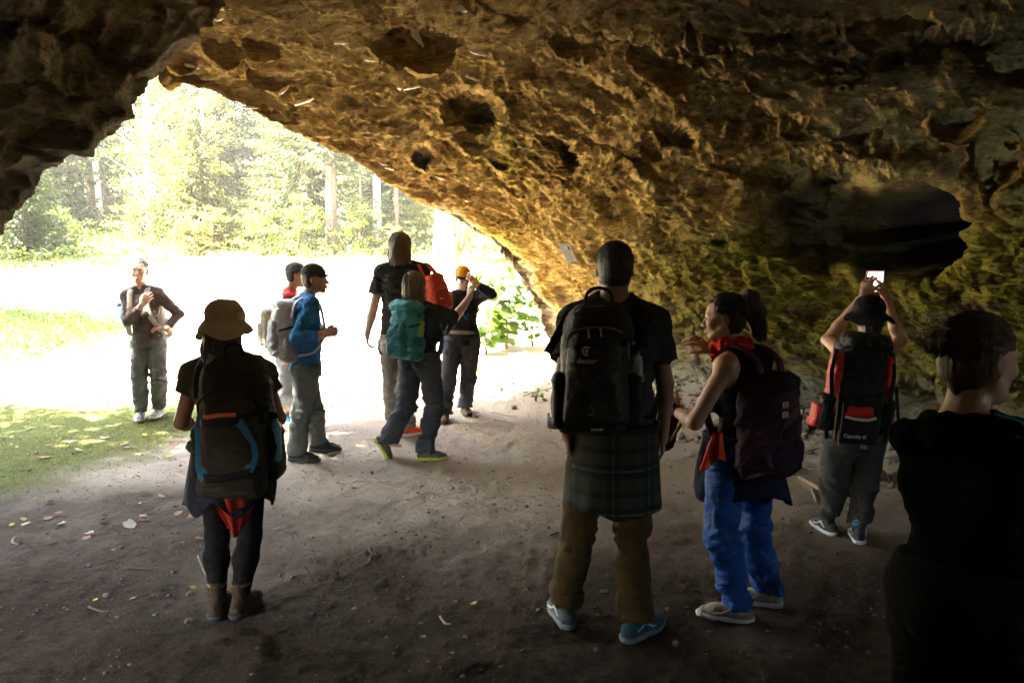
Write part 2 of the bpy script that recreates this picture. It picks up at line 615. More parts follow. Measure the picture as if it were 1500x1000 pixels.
def blob(u0, v0, ru, rv, ang=0, p=2.0):
    c, s = math.cos(math.radians(ang)), math.sin(math.radians(ang))
    a = ((U - u0) * c + (V - v0) * s) / ru
    b = (-(U - u0) * s + (V - v0) * c) / rv
    wob = 0.18 * vnoise(np.stack([U / 26, V / 26, np.zeros_like(U) + u0], -1), 3)
    r = (np.abs(a) ** p + np.abs(b) ** p) ** (1 / p) + wob
    return r


def pit(u0, v0, ru, rv, dep, ang=0, hard=0.35, p=2.0):
    r = blob(u0, v0, ru, rv, ang, p)
    return dep * (1 - sstep(1 - hard, 1 + hard * .4, r))


feat = np.zeros_like(U)
feat += pit(1334, 341, 92, 74, .40, 0, .40)
feat += pit(1235, 330, 120, 72, 0.55, 8, .55)
for a in [(1140, 262, 22, 16, .35), (1176, 290, 22, 10, .2), (1213, 264, 15, 11, .25), (1393, 183, 22, 11, .25), (989, 198, 28, 17, .40, 20), (955, 224, 22, 10, .15, 40),
          (618, 232, 17, 13, .35, 25), (690, 162, 40, 20, .42, 12), (700, 190, 26, 34, .22, 30), (812, 205, 22, 13, .20, 40), (834, 226, 13, 27, .35, -12), (734, 238, 14, 12, .15),
          (260, 78, 26, 7, .16, 38), (322, 74, 22, 6, .12, 20), (385, 72, 26, 5, .10, 10), (396, 118, 26, 6, .16, 25), (270, 125, 34, 6, .10, 25), (560, 60, 40, 8, .12, 8),
          (620, 72, 22, 8, .18, 10), (500, 240, 26, 6, .1, 30), (900, 140, 36, 8, .15, 30), (870, 30, 60, 12, .18, 25), (1060, 60, 120, 12, .14, 5), (1300, 75, 120, 22, .22, -5),
          (1480, 90, 60, 26, .25, 10), (960, 100, 40, 8, .14, 20), (1250, 110, 50, 10, .14, -20), (1400, 60, 60, 16, .2, 0), (820, 65, 30, 7, .15, 30), (1120, 130, 35, 7, .12, 30),
          (705, 345, 60, 13, .35, 32), (745, 372, 22, 12, .25, 55), (668, 322, 28, 7, .18, 20), (690, 385, 10, 12, .1), (1090, 250, 50, 8, .12, 10), (1210, 455, 40, 10, .15, -20),
          (1450, 250, 14, 40, .2, 0), (1420, 420, 30, 12, .16, -40), (980, 395, 60, 5, .10, 8), (1020, 560, 50, 10, .12, 30), (905, 520, 10, 36, .1, -20)]:
    feat += pit(*a)
# bumps that stand proud
feat -= pit(742, 190, 26, 34, .26, -20, .6)
feat -= pit(1280, 238, 110, 16, .16, 4, .8)
feat -= pit(1085, 300, 30, 60, .12, 0, .9)


def crack(pts, w, dep):
    global feat
    pl = catmull(pts, 90)
    wob = 7 * vnoise(np.stack([U / 30, V / 30, np.zeros_like(U)], -1), 9)
    dmin = np.full(U.shape, 1e9)
    lo, hi = pl.min(0) - 30, pl.max(0) + 30
    m = (U > lo[0]) & (U < hi[0]) & (V > lo[1]) & (V < hi[1])
    uu, vv = U[m], V[m] + wob[m]
    dd = np.min(np.hypot(uu[:, None] - pl[None, :, 0], vv[:, None] - pl[None, :, 1]), axis=1)
    feat[m] += dep * np.exp(-(dd / w) ** 2)


crack([(1040, 176), (1085, 188), (1120, 184), (1155, 176), (1185, 185), (1215, 196), (1262, 203)], 4, .16)
crack([(860, 205), (900, 212), (930, 228), (960, 250), (1010, 275)], 4, .12)
crack([(640, 310), (690, 325), (735, 352), (765, 392), (790, 440), (815, 500), (830, 560)], 6, .16)
crack([(820, 380), (850, 430), (872, 500), (880, 560)], 3.5, .10)
crack([(1000, 368), (1040, 358), (1080, 345)], 3, .10)
crack([(1180, 520), (1260, 545), (1330, 560), (1420, 555)], 3, .10)
crack([(560, 175), (640, 205), (700, 240), (760, 290)], 3.5, .08)
crack([(1440, 250), (1452, 300), (1460, 380), (1440, 440)], 4, .14)
crack([(985, 430), (1015, 470), (1030, 530)], 3, .08)
crack([(700, 0), (800, 40), (900, 60), (1000, 90)], 4, .10)
crack([(1000, 30), (1150, 45), (1300, 30), (1450, 60)], 5, .12)
G = PV(U, V, Dp + feat)
# the big hollow is a side passage running off to the right, away from the light
G = G + (1 - sstep(.40, 1.02, blob(1334, 341, 92, 74)))[..., None] * A(2.3, 1.1, .25)
# extend: overhead and behind the camera
last = G[:, -1]
tt = np.linspace(0, 1, NT_)
arch1 = catmull([(5.4, 1.8, -.4), (5.5, 1.8, .9), (5.2, 1.8, 2.0), (4.4, 1.8, 2.8), (3.2, 1.8, 3.2), (2.0, 1.6, 3.3), (1.0, 1.4, 3.4), (0, 1.4, 3.4), (-1.2, 1.4, 3.4), (-2.4, 1.6, 3.5), (-3.4, 2.0, 3.6), (-3.8, 2.2, 3.7)], NT_)
arch2 = catmull([(5.0, -4.5, -.4), (5.0, -4.5, 1.0), (4.6, -4.5, 2.0), (4.0, -4.5, 2.6), (3.0, -4.6, 2.9), (2.0, -4.6, 3.0), (1.0, -4.6, 3.1), (0, -4.6, 3.1), (-1.2, -4.6, 3.1), (-2.4, -4.4, 3.1), (-3.4, -4.2, 3.1), (-3.8, -4.0, 3.0)], NT_)
arch3 = catmull([(3.4, -11.2, -.6), (3.2, -11.2, .7), (2.8, -11.2, 1.5), (2.3, -11.2, 1.9), (1.8, -11.2, 2.2), (1.0, -11.2, 2.3), (.5, -11.2, 2.3), (0, -11.2, 2.3), (-.9, -11.0, 2.3), (-2.0, -10.6, 2.2), (-3.0, -10.0, 2.2), (-3.4, -9.8, 2.0)], NT_)
arch4 = catmull([(1.0, -14.2, -.6)] * 2 + [(.8, -14.2, -.6)] * 3 + [(.4, -14.2, -.6)] * 3 + [(-.5, -14.0, -.6), (-1.5, -13.8, -.6), (-2.5, -13.2, -.6), (-3, -13.0, -.6)], NT_)


def bridge(a, b, n, first=False):
    t = np.linspace(0, 1, n + 1)[1:]
    return a[:, None] * (1 - t)[None, :, None] + b[:, None] * t[None, :, None]


ext = np.concatenate([bridge(last, arch1, 46), bridge(arch1, arch2, 44), bridge(arch2, arch3, 40), bridge(arch3, arch4, 16)], axis=1)
ext = np.concatenate([G[:, -1:], ext], axis=1)
ext = smooth_grid(ext, 12)
ext[:, 0] = G[:, -1]
ext = ext[:, 1:]
# outer face behind the lip: real thickness, rounded back and up
lw = G[:, 0]
o1 = lw + A(-.02, .10, .10)
o2 = lw + A(.12, .45, .55)
o3 = lw + np.stack([np.interp(tt, [0, .4, 1], [1.6, 1.2, .6]), np.interp(tt, [0, .4, 1], [1.5, 1.2, 1.0]), np.interp(tt, [0, .4, 1], [3.0, 2.2, 2.0])], -1)
o4 = lw + A(2.5, -2.5, 3.6)
o5 = A(1.5, -1.0, 6.8) + (lw - lw.mean(0)) * A(.8, .4, .25)
o6 = A(2.2, -15.0, 4.0) + (lw - lw.mean(0)) * A(.9, .4, .2)
outer = np.concatenate([bridge(o6, o5, 10), bridge(o5, o4, 12), bridge(o4, o3, 16), bridge(o3, o2, 30), bridge(o2, o1, 12)], axis=1)
outer = smooth_grid(outer, 6)
NO = outer.shape[1]
ALL = np.concatenate([outer, G, ext], axis=1)
base_smooth = smooth_grid(ALL, 3)
base_smooth[:, NO:NO + NS_] = G
ALL = base_smooth
N = normals_of(smooth_grid(ALL, 20))
# make normals point at the room
toward = A(0, 3.0, 1.4) - ALL
sgn = np.sign(np.median(np.sum(N[:, NO + 50:NO + 300] * toward[:, NO + 50:NO + 300], -1)))
N = N * sgn
R1 = np.array([[0.88, 0.0, -0.47], [0.10, 0.98, 0.18], [0.47, -0.2, 0.86]])
q = ALL @ R1.T * A(0.55, 0.9, 1.9)
warp = np.stack([vnoise(q * 1.1, 71), vnoise(q * 1.1, 72), vnoise(q * 1.1, 73)], -1) * 0.12
q = q + warp
disp = 0.15 * fbm(q * 0.8, 2, 81)
disp += 0.042 * fbm(q * 2.2, 3, 85, ridged=True, gain=.55) + .034 * fbm(q * 3.1, 3, 88)
disp += 0.042 * fbm(q * 8.0, 4, 91, gain=.68)
disp += 0.016 * fbm(q * 19, 2, 94, ridged=True)
disp -= 0.05 * np.maximum(0, fbm(q * 11, 2, 96) - .3)
sc = np.maximum(0, fbm(q * 3.6, 2, 99) - .35)
disp -= 0.09 * sc
lipfade = np.ones(ALL.shape[1])
lipfade[NO - 8:NO + 14] = np.concatenate([np.linspace(1, .45, 8), np.linspace(.45, 1, 14)])
disp = disp - 0.05
dmask = np.ones(ALL.shape[:2])
dmask[:, NO:NO + NS_] = 1 - .95 * np.clip(np.where(np.hypot(U - 1334, V - 341) < 130, feat, 0) / .12, 0, 1)
disp = disp * dmask
ALL = ALL + N * (disp * lipfade[None])[..., None]
vf = grid_faces(NT_, ALL.shape[1])
# second, small mouth of the cave to the right behind the viewer: leave the sheet open there
fc = ALL.reshape(-1, 3)[vf].mean(1)
hole = (fc[:, 0] > 3.2) & (fc[:, 1] > 0.4) & (fc[:, 1] < 1.5) & (fc[:, 2] < 1.8) & (fc[:, 2] > 1.1) & ((np.arange(len(fc)) % (ALL.shape[1] - 1)) > NO + NS_)
vf = vf[~hole]
me = mesh_from('cave_vault', ALL.reshape(-1, 3), vf, ROCK)
uu, vv = proj(ALL.reshape(-1, 3))
ap = ALL.reshape(-1, 3)
moss = sstep(1.2, 2.6, ap[:, 0] + 0.25 * ap[:, 2]) * (1 - sstep(1.75, 2.35, ap[:, 2])) * sstep(.35, .9, ap[:, 2])
moss = np.maximum(moss, .5 * np.exp(-(((uu - 735) / 60) ** 2 + ((vv - 215) / 55) ** 2)))
moss = np.maximum(moss, .8 * np.exp(-(((uu - 720) / 60) ** 2 + ((vv - 345) / 20) ** 2)))
moss = np.maximum(moss, .22 * sstep(-.5, 1.5, ap[:, 0]) * (1 - sstep(2.2, 2.9, ap[:, 2])))
at = me.attributes.new('moss', 'FLOAT', 'POINT')
at.data.foreach_set('value', moss.astype(np.float32))
shade_paint = np.zeros(len(ap), dtype=np.float32)
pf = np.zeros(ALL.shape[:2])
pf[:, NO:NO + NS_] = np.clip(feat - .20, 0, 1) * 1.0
shade_paint = np.clip(pf.reshape(-1) * 1.5, 0, .96).astype(np.float32)  # shade of the pits painted into their colour
# shade painted into the colour of the high inner vault
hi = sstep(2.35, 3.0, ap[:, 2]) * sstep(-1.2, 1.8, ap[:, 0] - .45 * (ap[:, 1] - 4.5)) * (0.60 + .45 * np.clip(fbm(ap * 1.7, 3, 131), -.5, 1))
shade_paint = np.maximum(shade_paint, np.clip(hi, 0, .85).astype(np.float32))
# unseen rear of the cave, blackened in colour to cut the bounce light
shade_paint = np.maximum(shade_paint, (.97 * (1 - sstep(1.6, 3.6, ap[:, 1] + .5 * fbm(ap, 3, 137)))).astype(np.float32))
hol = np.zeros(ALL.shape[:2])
hol[:, NO:NO + NS_] = 1 - sstep(.80, 1.02, blob(1334, 341, 92, 74))  # darkness of the hollow put into its colour as well
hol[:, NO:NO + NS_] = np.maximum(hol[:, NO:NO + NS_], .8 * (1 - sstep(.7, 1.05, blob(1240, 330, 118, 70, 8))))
shade_paint = np.maximum(shade_paint, hol.reshape(-1).astype(np.float32))
at = me.attributes.new('shade_paint', 'FLOAT', 'POINT')
at.data.foreach_set('value', shade_paint)
wth = np.zeros(ALL.shape[:2])
cr_ = np.interp(V, [300, 352, 392, 440, 500, 560], [650, 735, 768, 793, 822, 850])
wth[:, NO:NO + NS_] = (1 - sstep(-6, 14, U - cr_ + 10 * vnoise(np.stack([U / 20, V / 20, 0 * U], -1), 8))) * sstep(285, 340, V) * .9
wth[:, NO:NO + NS_] = np.maximum(wth[:, NO:NO + NS_], .75 * np.exp(-(((U - 1010) / 70) ** 2 + ((V - 570) / 50) ** 2)))
at = me.attributes.new('weathered', 'FLOAT', 'POINT')
at.data.foreach_set('value', wth.reshape(-1).astype(np.float32))
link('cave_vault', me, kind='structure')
VAULT_BVH = BVHTree.FromPolygons([tuple(v) for v in ap[::1]], [tuple(f) for f in vf[::1]]) if False else None
print('vault', time.time() - T0)

# ---- the near rock flank on the left
LB = [(470, -150, 4.9), (330, -60, 4.8), (301, 0, 4.75), (286, 22, 4.7), (262, 52, 4.65), (238, 84, 4.6), (200, 104, 4.6), (188, 116, 4.55), (165, 142, 4.5), (150, 165, 4.5), (118, 198, 4.45), (92, 218, 4.4),
      (66, 240, 4.4), (54, 270, 4.35), (36, 300, 4.3), (8, 328, 4.25), (-30, 372, 4.2), (-85, 470, 4.2), (-150, 620, 4.2), (-190, 760, 4.2)]
NL, NM = 420, 230
lb = catmull(LB, NL)
tl = np.linspace(0, 1, NL)
r1 = PV(lb[:, 0], lb[:, 1], lb[:, 2])
r0 = PV(lb[:, 0] - 16, lb[:, 1] - 14, lb[:, 2] + .45)
rm1 = PV(lb[:, 0] - 120, lb[:, 1] - 60, lb[:, 2] + 1.1)
rm2 = rm1 + A(-2.2, .2, 1.6)
rm3 = rm2 + A(-2.0, -3.0, .8)
r2 = PV(lb[:, 0] - 55, lb[:, 1] - 38, lb[:, 2] - .35)
r3 = PV(lb[:, 0] - 190, lb[:, 1] - 90, lb[:, 2] - 1.0)
r4 = PV(lb[:, 0] - 420, lb[:, 1] - 120, lb[:, 2] - 1.9)
e1 = catmull([(-1.2, 1.4, 3.5), (-2.0, 1.2, 3.2), (-2.6, 1.1, 2.4), (-3.0, 1.0, 1.2), (-3.1, 1.0, -.4)], NL)
e2 = catmull([(-1.2, -4.4, 3.2), (-2.2, -4.4, 2.9), (-3.0, -4.4, 2.1), (-3.3, -4.4, 1.0), (-3.3, -4.4, -.4)], NL)
e3 = catmull([(-1.0, -11.6, 2.4), (-1.8, -11.5, 2.1), (-2.4, -11.4, 1.5), (-2.7, -11.3, .6), (-2.8, -11.2, -.5)], NL)
LG = np.concatenate([rm3[:, None], bridge(rm3, rm2, 8), bridge(rm2, rm1, 12), bridge(rm1, r0, 14), bridge(r0, r1, 12), bridge(r1, r2, 34), bridge(r2, r3, 60), bridge(r3, r4, 50), bridge(r4, e1, 24), bridge(e1, e2, 16), bridge(e2, e3, 12)], axis=1)
LG = smooth_grid(LG, 4)
N = normals_of(smooth_grid(LG, 12))
toward = A(0, 2.0, 1.4) - LG
N = N * np.sign(np.median(np.sum(N[:, 60:160] * toward[:, 60:160], -1)))
q = LG @ R1.T * A(1.3, .6, 1.3) if False else LG * A(1.1, .8, 1.5)
q = q + np.stack([vnoise(q * 1.1, 171), vnoise(q * 1.1, 172), vnoise(q * 1.1, 173)], -1) * 0.4
disp = 0.12 * fbm(q * .9, 2, 181) + .06 * fbm(q * 3.0, 3, 185, ridged=True) + .022 * fbm(q * 9, 3, 191)
LG = LG + N * disp[..., None]
me = mesh_from('cave_flank', LG.reshape(-1, 3), grid_faces(*LG.shape[:2]), ROCK)
me.attributes.new('moss', 'FLOAT', 'POINT')
me.attributes.new('weathered', 'FLOAT', 'POINT')
at = me.attributes.new('shade_paint', 'FLOAT', 'POINT')
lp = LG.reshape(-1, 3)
at.data.foreach_set('value', np.maximum(np.clip(.80 + .2 * fbm(lp * 1.5, 3, 141), 0, .93), .85 * (1 - sstep(2.2, 3.6, lp[:, 1]))).astype(np.float32))  # flank darkened in colour to stand in for its shade
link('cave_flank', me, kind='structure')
print('flank', time.time() - T0)
# ---------------------------------------------------------------- forest, plants, stones
def hit(u, v, ymax=120):
    """where the sight line of photo pixel (u, v) meets the ground"""
    ys = np.concatenate([np.linspace(1.5, 30, 400), np.linspace(30, ymax, 300)])
    pts = PV(np.full_like(ys, u, dtype=float), np.full_like(ys, v, dtype=float), ys)
    z = terrain(pts[:, 0], pts[:, 1])
    below = np.nonzero(pts[:, 2] < z)[0]
    k = below[0] if len(below) else len(ys) - 1
    p = pts[k].copy()
    p[2] = z[k]
    return p


def leaf_material(name, c1, c2, trans=0.5, rough=0.6):
    m, nt, b = _nt(name)
    L = nt.links.new
    tc = _n(nt, 'ShaderNodeTexCoord')
    oi = _n(nt, 'ShaderNodeObjectInfo')
    n1 = _n(nt, 'ShaderNodeTexNoise', i_Scale=1.4, i_Detail=6.0, i_Roughness=0.7)
    L(tc.outputs['Object'], n1.inputs['Vector'])
    ad = _n(nt, 'ShaderNodeMath', operation='MULTIPLY_ADD')
    L(oi.outputs['Random'], ad.inputs[0])
    ad.inputs[1].default_value = 0.3
    L(n1.outputs[0], ad.inputs[2])
    r = _ramp(nt, ad.outputs[0], [(0.38, c1), (0.85, c2)])
    L(r.outputs[0], b.inputs['Base Color'])
    b.inputs['Roughness'].default_value = rough
    b.inputs['Specular IOR Level'].default_value = 0.3
    tr = _n(nt, 'ShaderNodeBsdfTranslucent')
    hs = _n(nt, 'ShaderNodeMix')
    hs.data_type = 'RGBA'
    hs.blend_type = 'MULTIPLY'
    hs.inputs[0].default_value = 1
    L(r.outputs[0], hs.inputs[6])
    hs.inputs[7].default_value = (1.5, 1.5, 0.7, 1)
    L(hs.outputs[2], tr.inputs[0])
    mx = _n(nt, 'ShaderNodeMixShader')
    mx.inputs[0].default_value = trans
    L(b.outputs[0], mx.inputs[1])
    L(tr.outputs[0], mx.inputs[2])
    out = nt.nodes['Material Output']
    L(mx.outputs[0], out.inputs[0])
    return m


def bark_material(name, c1, c2, sx=1.0):
    m, nt, b = _nt(name)
    L = nt.links.new
    tc = _n(nt, 'ShaderNodeTexCoord')
    mp = _n(nt, 'ShaderNodeMapping')
    mp.inputs['Scale'].default_value = (14 * sx, 14 * sx, 3)
    L(tc.outputs['Object'], mp.inputs[0])
    n1 = _n(nt, 'ShaderNodeTexNoise', i_Scale=1.0, i_Detail=8.0, i_Roughness=0.7)
    L(mp.outputs[0], n1.inputs['Vector'])
    r = _ramp(nt, n1.outputs[0], [(0.35, c1), (0.65, c2)])
    L(r.outputs[0], b.inputs['Base Color'])
    b.inputs['Roughness'].default_value = 0.9
    _bump(nt, b, n1.outputs[0], 1.0, 0.03)
    return m


M_NEEDLE = leaf_material('spruce needles', (.028, .050, .018), (.080, .098, .034), .3)
M_LEAF = leaf_material('beech leaves', (.035, .060, .012), (.090, .110, .028), .45)
M_AUT = leaf_material('yellowing leaves', (.07, .080, .020), (.15, .14, .045), .45)
M_SHRUB = leaf_material('shrub leaves', (.030, .070, .010), (.075, .13, .020), .5, .4)
M_BARK = bark_material('spruce bark', (.09, .055, .035), (.22, .15, .10))
M_PALE = bark_material('pale bark', (.30, .27, .23), (.55, .52, .46), .5)


def tube(pts, rads, sides=7, cap=True):
    """swept tube: (verts, faces as list)"""
    pts = np.asarray(pts, dtype=np.float64)
    n = len(pts)
    rads = np.broadcast_to(np.asarray(rads, dtype=np.float64), (n,))
    t = np.gradient(pts, axis=0)
    t /= np.maximum(1e-9, np.linalg.norm(t, axis=1, keepdims=True))
    ref = A(0, 0, 1) if abs(t[0, 2]) < .9 else A(1, 0, 0)
    a = nrm(np.cross(t[0], ref))
    V_ = []
    for i in range(n):
        a = a - t[i] * np.dot(a, t[i])
        a = nrm(a)
        b = np.cross(t[i], a)
        for k in range(sides):
            an = 2 * math.pi * k / sides
            V_.append(pts[i] + rads[i] * (a * math.cos(an) + b * math.sin(an)))
    F_ = []
    for i in range(n - 1):
        for k in range(sides):
            k2 = (k + 1) % sides
            F_.append((i * sides + k, i * sides + k2, (i + 1) * sides + k2, (i + 1) * sides + k))
    if cap:
        F_.append(tuple(range(sides))[::-1])
        F_.append(tuple((n - 1) * sides + k for k in range(sides)))
    return np.array(V_), F_


def join(parts_):
    V_, F_, o = [], [], 0
    for v, f in parts_:
        V_.append(v)
        F_ += [tuple(i + o for i in q) for q in f]
        o += len(v)
    return np.concatenate(V_), F_


def leaves_mesh(c, d, n, ln, wd):
    """rhombic leaves: centres c, direction d, normal n, length, width (arrays) -> 4 verts each, quads"""
    s = np.cross(d, n)
    s /= np.maximum(1e-9, np.linalg.norm(s, axis=1, keepdims=True))
    ln = np.broadcast_to(ln, (len(c),))[:, None]
    wd = np.broadcast_to(wd, (len(c),))[:, None]
    v = np.stack([c, c + d * ln * .45 + s * wd * .5, c + d * ln, c + d * ln * .45 - s * wd * .5], 1).reshape(-1, 3)
    f = np.arange(len(c) * 4).reshape(-1, 4)
    return v, f


def unit(a):
    return a / np.maximum(1e-9, np.linalg.norm(a, axis=1, keepdims=True))


def spruce(seed, H, R, low, nb, dens):
    r = np.random.RandomState(seed)
    tp = [(0.05 * math.sin(z * .7 + seed) * z / H, .05 * math.cos(z * .5 + seed) * z / H, z) for z in np.linspace(-.3, H, 12)]
    tv, tf = tube(tp, np.linspace(.018 * H, .01, 12), 8)
    C_, D_, N_, LN, WD = [], [], [], [], []
    bt = []
    for i in range(nb):
        z = low + (H - low) * (i / nb) ** 1.1
        fr = (z - low) / (H - low)
        Lb = R * (1 - fr) ** .8 * r.uniform(.65, 1.1) + .12
        an = i * 2.4 + r.uniform(-.4, .4)
        m = max(4, int(Lb * dens))
        t = np.linspace(.15, 1, m)
        droop = -0.30 * Lb * t + .22 * Lb * t ** 3
        bx = np.cos(an) * t * Lb
        by = np.sin(an) * t * Lb
        pts = np.stack([bx, by, z + droop], 1)
        if Lb > .5:
            bt.append(tube([pts[0] * A(0, 0, 1) + A(0, 0, .04), pts[m // 2], pts[-1]], [.018, .012, .004], 3, False))
        for side in (-1, 1, 0):
            k = len(pts)
            dr = np.stack([np.cos(an + side * .95 + r.normal(0, .22, k)), np.sin(an + side * .95 + r.normal(0, .22, k)), -.35 + r.normal(0, .18, k) - (.6 if side == 0 else 0)], 1)
            C_.append(pts + r.normal(0, .03, (k, 3)))
            D_.append(unit(dr))
            N_.append(unit(np.stack([r.normal(0, .4, k), r.normal(0, .4, k), np.ones(k)], 1)))
            LN.append((.16 + .30 * (1 - t) * Lb * .8) * r.uniform(.7, 1.2, k))
            WD.append(r.uniform(.05, .10, k))
    c, d_, n_ = np.concatenate(C_), np.concatenate(D_), np.concatenate(N_)
    v, f = leaves_mesh(c, d_, n_, np.concatenate(LN), np.concatenate(WD))
    # split every spray into two crossing blades so it keeps body from all sides
    n2 = np.cross(d_, n_)
    v2, f2 = leaves_mesh(c, unit(d_ + A(0, 0, -.25)), unit(n2 + n_ * .4), np.concatenate(LN) * .9, np.concatenate(WD))
    V_ = np.concatenate([v, v2])
    F_ = np.concatenate([f, f2 + len(v)])
    return join([(tv, tf)] + bt), (V_, F_)


def broad(seed, H, R, low, ncl, lpc, ls=.13):
    r = np.random.RandomState(seed)
    wob = r.uniform(-.25, .25, 4)
    tp = [(wob[0] * (z / H) ** 2 * 2, wob[1] * (z / H) ** 2 * 2, z) for z in np.linspace(-.3, H * .85, 10)]
    parts_ = [tube(tp, np.linspace(.016 * H, .02, 10), 8)]
    cs = []
    for i in range(ncl):
        z = low + (H - low) * r.beta(1.3, 1.3)
        fr = (z - low) / (H - low)
        rad = R * math.sin(math.pi * min(.97, .12 + .86 * fr)) ** .6 * r.uniform(.25, 1)
        an = r.uniform(0, 6.283)
        c = A(rad * math.cos(an), rad * math.sin(an), z)
        cs.append(c)
        if i % 3 == 0:
            z0 = max(low * .6, z - rad * .8)
            parts_.append(tube([(0, 0, z0), (c[0] * .5, c[1] * .5, z0 + (z - z0) * .6), tuple(c)], [.04, .025, .008], 4, False))
    cs = np.array(cs)
    c = np.repeat(cs, lpc, 0)
    off = unit(r.normal(0, 1, c.shape)) * (r.rand(len(c), 1) ** .5) * A(.75, .75, .32) * (R * .30)
    c = c + off
    d_ = unit(off + r.normal(0, .35, c.shape) + A(0, 0, -.25))
    n_ = unit(np.stack([r.normal(0, .5, len(c)), r.normal(0, .5, len(c)), np.ones(len(c))], 1))
    ln = r.uniform(.7, 1.3, len(c)) * ls
    return join(parts_), leaves_mesh(c, d_, n_, ln, ln * .75)


TREE_KINDS = {
    'spruce_full': [spruce(s, 8.5, 2.3, .35, 210, 7.5) for s in (1, 2)],
    'spruce_young': [spruce(s, 4.6, 1.5, .15, 150, 8) for s in (3, 4)],
    'spruce_tall': [spruce(5, 19, 2.6, 2.4, 230, 6), spruce(6, 18, 2.4, 4.2, 200, 6)],
    'broad': [broad(7, 12, 3.0, 1.6, 150, 60), broad(8, 10, 2.7, 1.2, 130, 60), broad(9, 14, 3.2, 3.0, 150, 60)],
    'bush': [broad(10, 2.1, 1.2, .05, 60, 55, .085), broad(11, 1.5, 1.0, .05, 45, 55, .075)],
}
TREE_MESH = {}
for k, lst in TREE_KINDS.items():
    TREE_MESH[k] = []
    for i, ((tv, tf), (lv, lf)) in enumerate(lst):
        TREE_MESH[k].append((mesh_from('trunk', tv, tf, M_PALE if k == 'broad' and i == 0 else M_BARK), (lv, lf)))
CROWN_CACHE = {}


def crown_mesh(kind, i, mat):
    key = (kind, i, mat.name)
    if key not in CROWN_CACHE:
        lv, lf = TREE_MESH[kind][i][1]
        CROWN_CACHE[key] = mesh_from('crown', lv, lf, mat, False)
    return CROWN_CACHE[key]


def plant_tree(kind, i, x, y, sc, label, cat='tree', group=None, mat=None, rz=None, sz=1.0, name=None):
    z = ground_z(x, y) - .05
    t = empty(name or {'spruce_full': 'spruce_tree', 'spruce_young': 'young_spruce_tree', 'spruce_tall': 'tall_spruce_tree', 'broad': 'broadleaf_tree', 'bush': 'leafy_bush'}[kind], (x, y, z), label, cat, group)
    t.rotation_euler = (0, 0, rz if rz is not None else random.uniform(0, 6.28))
    t.scale = (sc, sc, sc * sz)
    link('trunk' if kind != 'bush' else 'stem', TREE_MESH[kind][i][0], t)
    link('crown' if kind != 'bush' else 'foliage', crown_mesh(kind, i, mat or (M_NEEDLE if 'spruce' in kind else M_LEAF)), t)
    return t


random.seed(5)
# trees one can pick out in the photograph (photo column, forward distance)
def at(u, Y):
    return (u - 750) / FPX * Y / 1.0


SPEC = [('spruce_full', 0, 20, 27, .95, 'dark green spruce at the far left of the clearing, its branches hanging low'),
        ('spruce_full', 1, 70, 30, 1.0, 'green spruce behind the left rock edge with drooping lower branches'),
        ('spruce_young', 0, 45, 21.5, .8, 'low young spruce at the left edge of the sunlit clearing'),
        ('broad', 0, 225, 30, .85, 'bright green broadleaf tree right of the pale bare trunk'),
        ('broad', 1, 285, 26.5, .72, 'yellow green broadleaf tree just left of the bright gap in the forest'),
        ('spruce_young', 1, 292, 24, .85, 'young spruce below the yellow green tree beside the bright gap'),
        ('spruce_full', 0, 415, 25, .72, 'pale green spruce just right of the bright gap in the forest'),
        ('spruce_tall', 0, 453, 23.5, .62, 'slim tall spruce with thin brown trunk above the two men in caps'),
        ('spruce_tall', 1, 488, 22.6, .60, 'slim spruce with bare brown trunk right of the caps'),
        ('spruce_full', 1, 545, 27, .75, 'spruce between the slim trunks and the long haired man'),
        ('broad', 2, 585, 29, .8, 'brown stemmed tree straight above the long haired man'),
        ('spruce_tall', 1, 505, 31, .7, 'tall spruce further back between two slim trunks'),
        ('broad', 0, 180, 44, .95, 'leafy tree closing the end of the forest path'),
        ('spruce_full', 0, 125, 40, 1.1, 'dark spruce left behind the pale bare trunk'),
        ('spruce_young', 0, 110, 31, .8, 'young spruce with spreading branches left of the pale bare trunk')]
for kind, i, u, Y, sc, lab in SPEC:
    plant_tree(kind, i, at(u, Y), Y, sc, lab, 'tree', mat=(M_AUT if 'yellow' in lab else None))
for (u, Y, sc) in [(250, 24.5, 1.0), (315, 23.5, .9), (215, 26, 1.1), (20, 22.5, 1.1), (95, 23.5, .9), (390, 22.2, .7), (440, 22, .8), (530, 22.4, .8), (610, 24, .8), (575, 22, .6), (290, 22.0, .6), (470, 25, 1.2), (350, 27, .8)]:
    plant_tree('bush', random.randint(0, 1), at(u, Y), Y, sc, 'low leafy bush at the sunlit edge of the forest', 'bush', 'bushes along the forest edge', mat=random.choice([M_LEAF, M_AUT]))
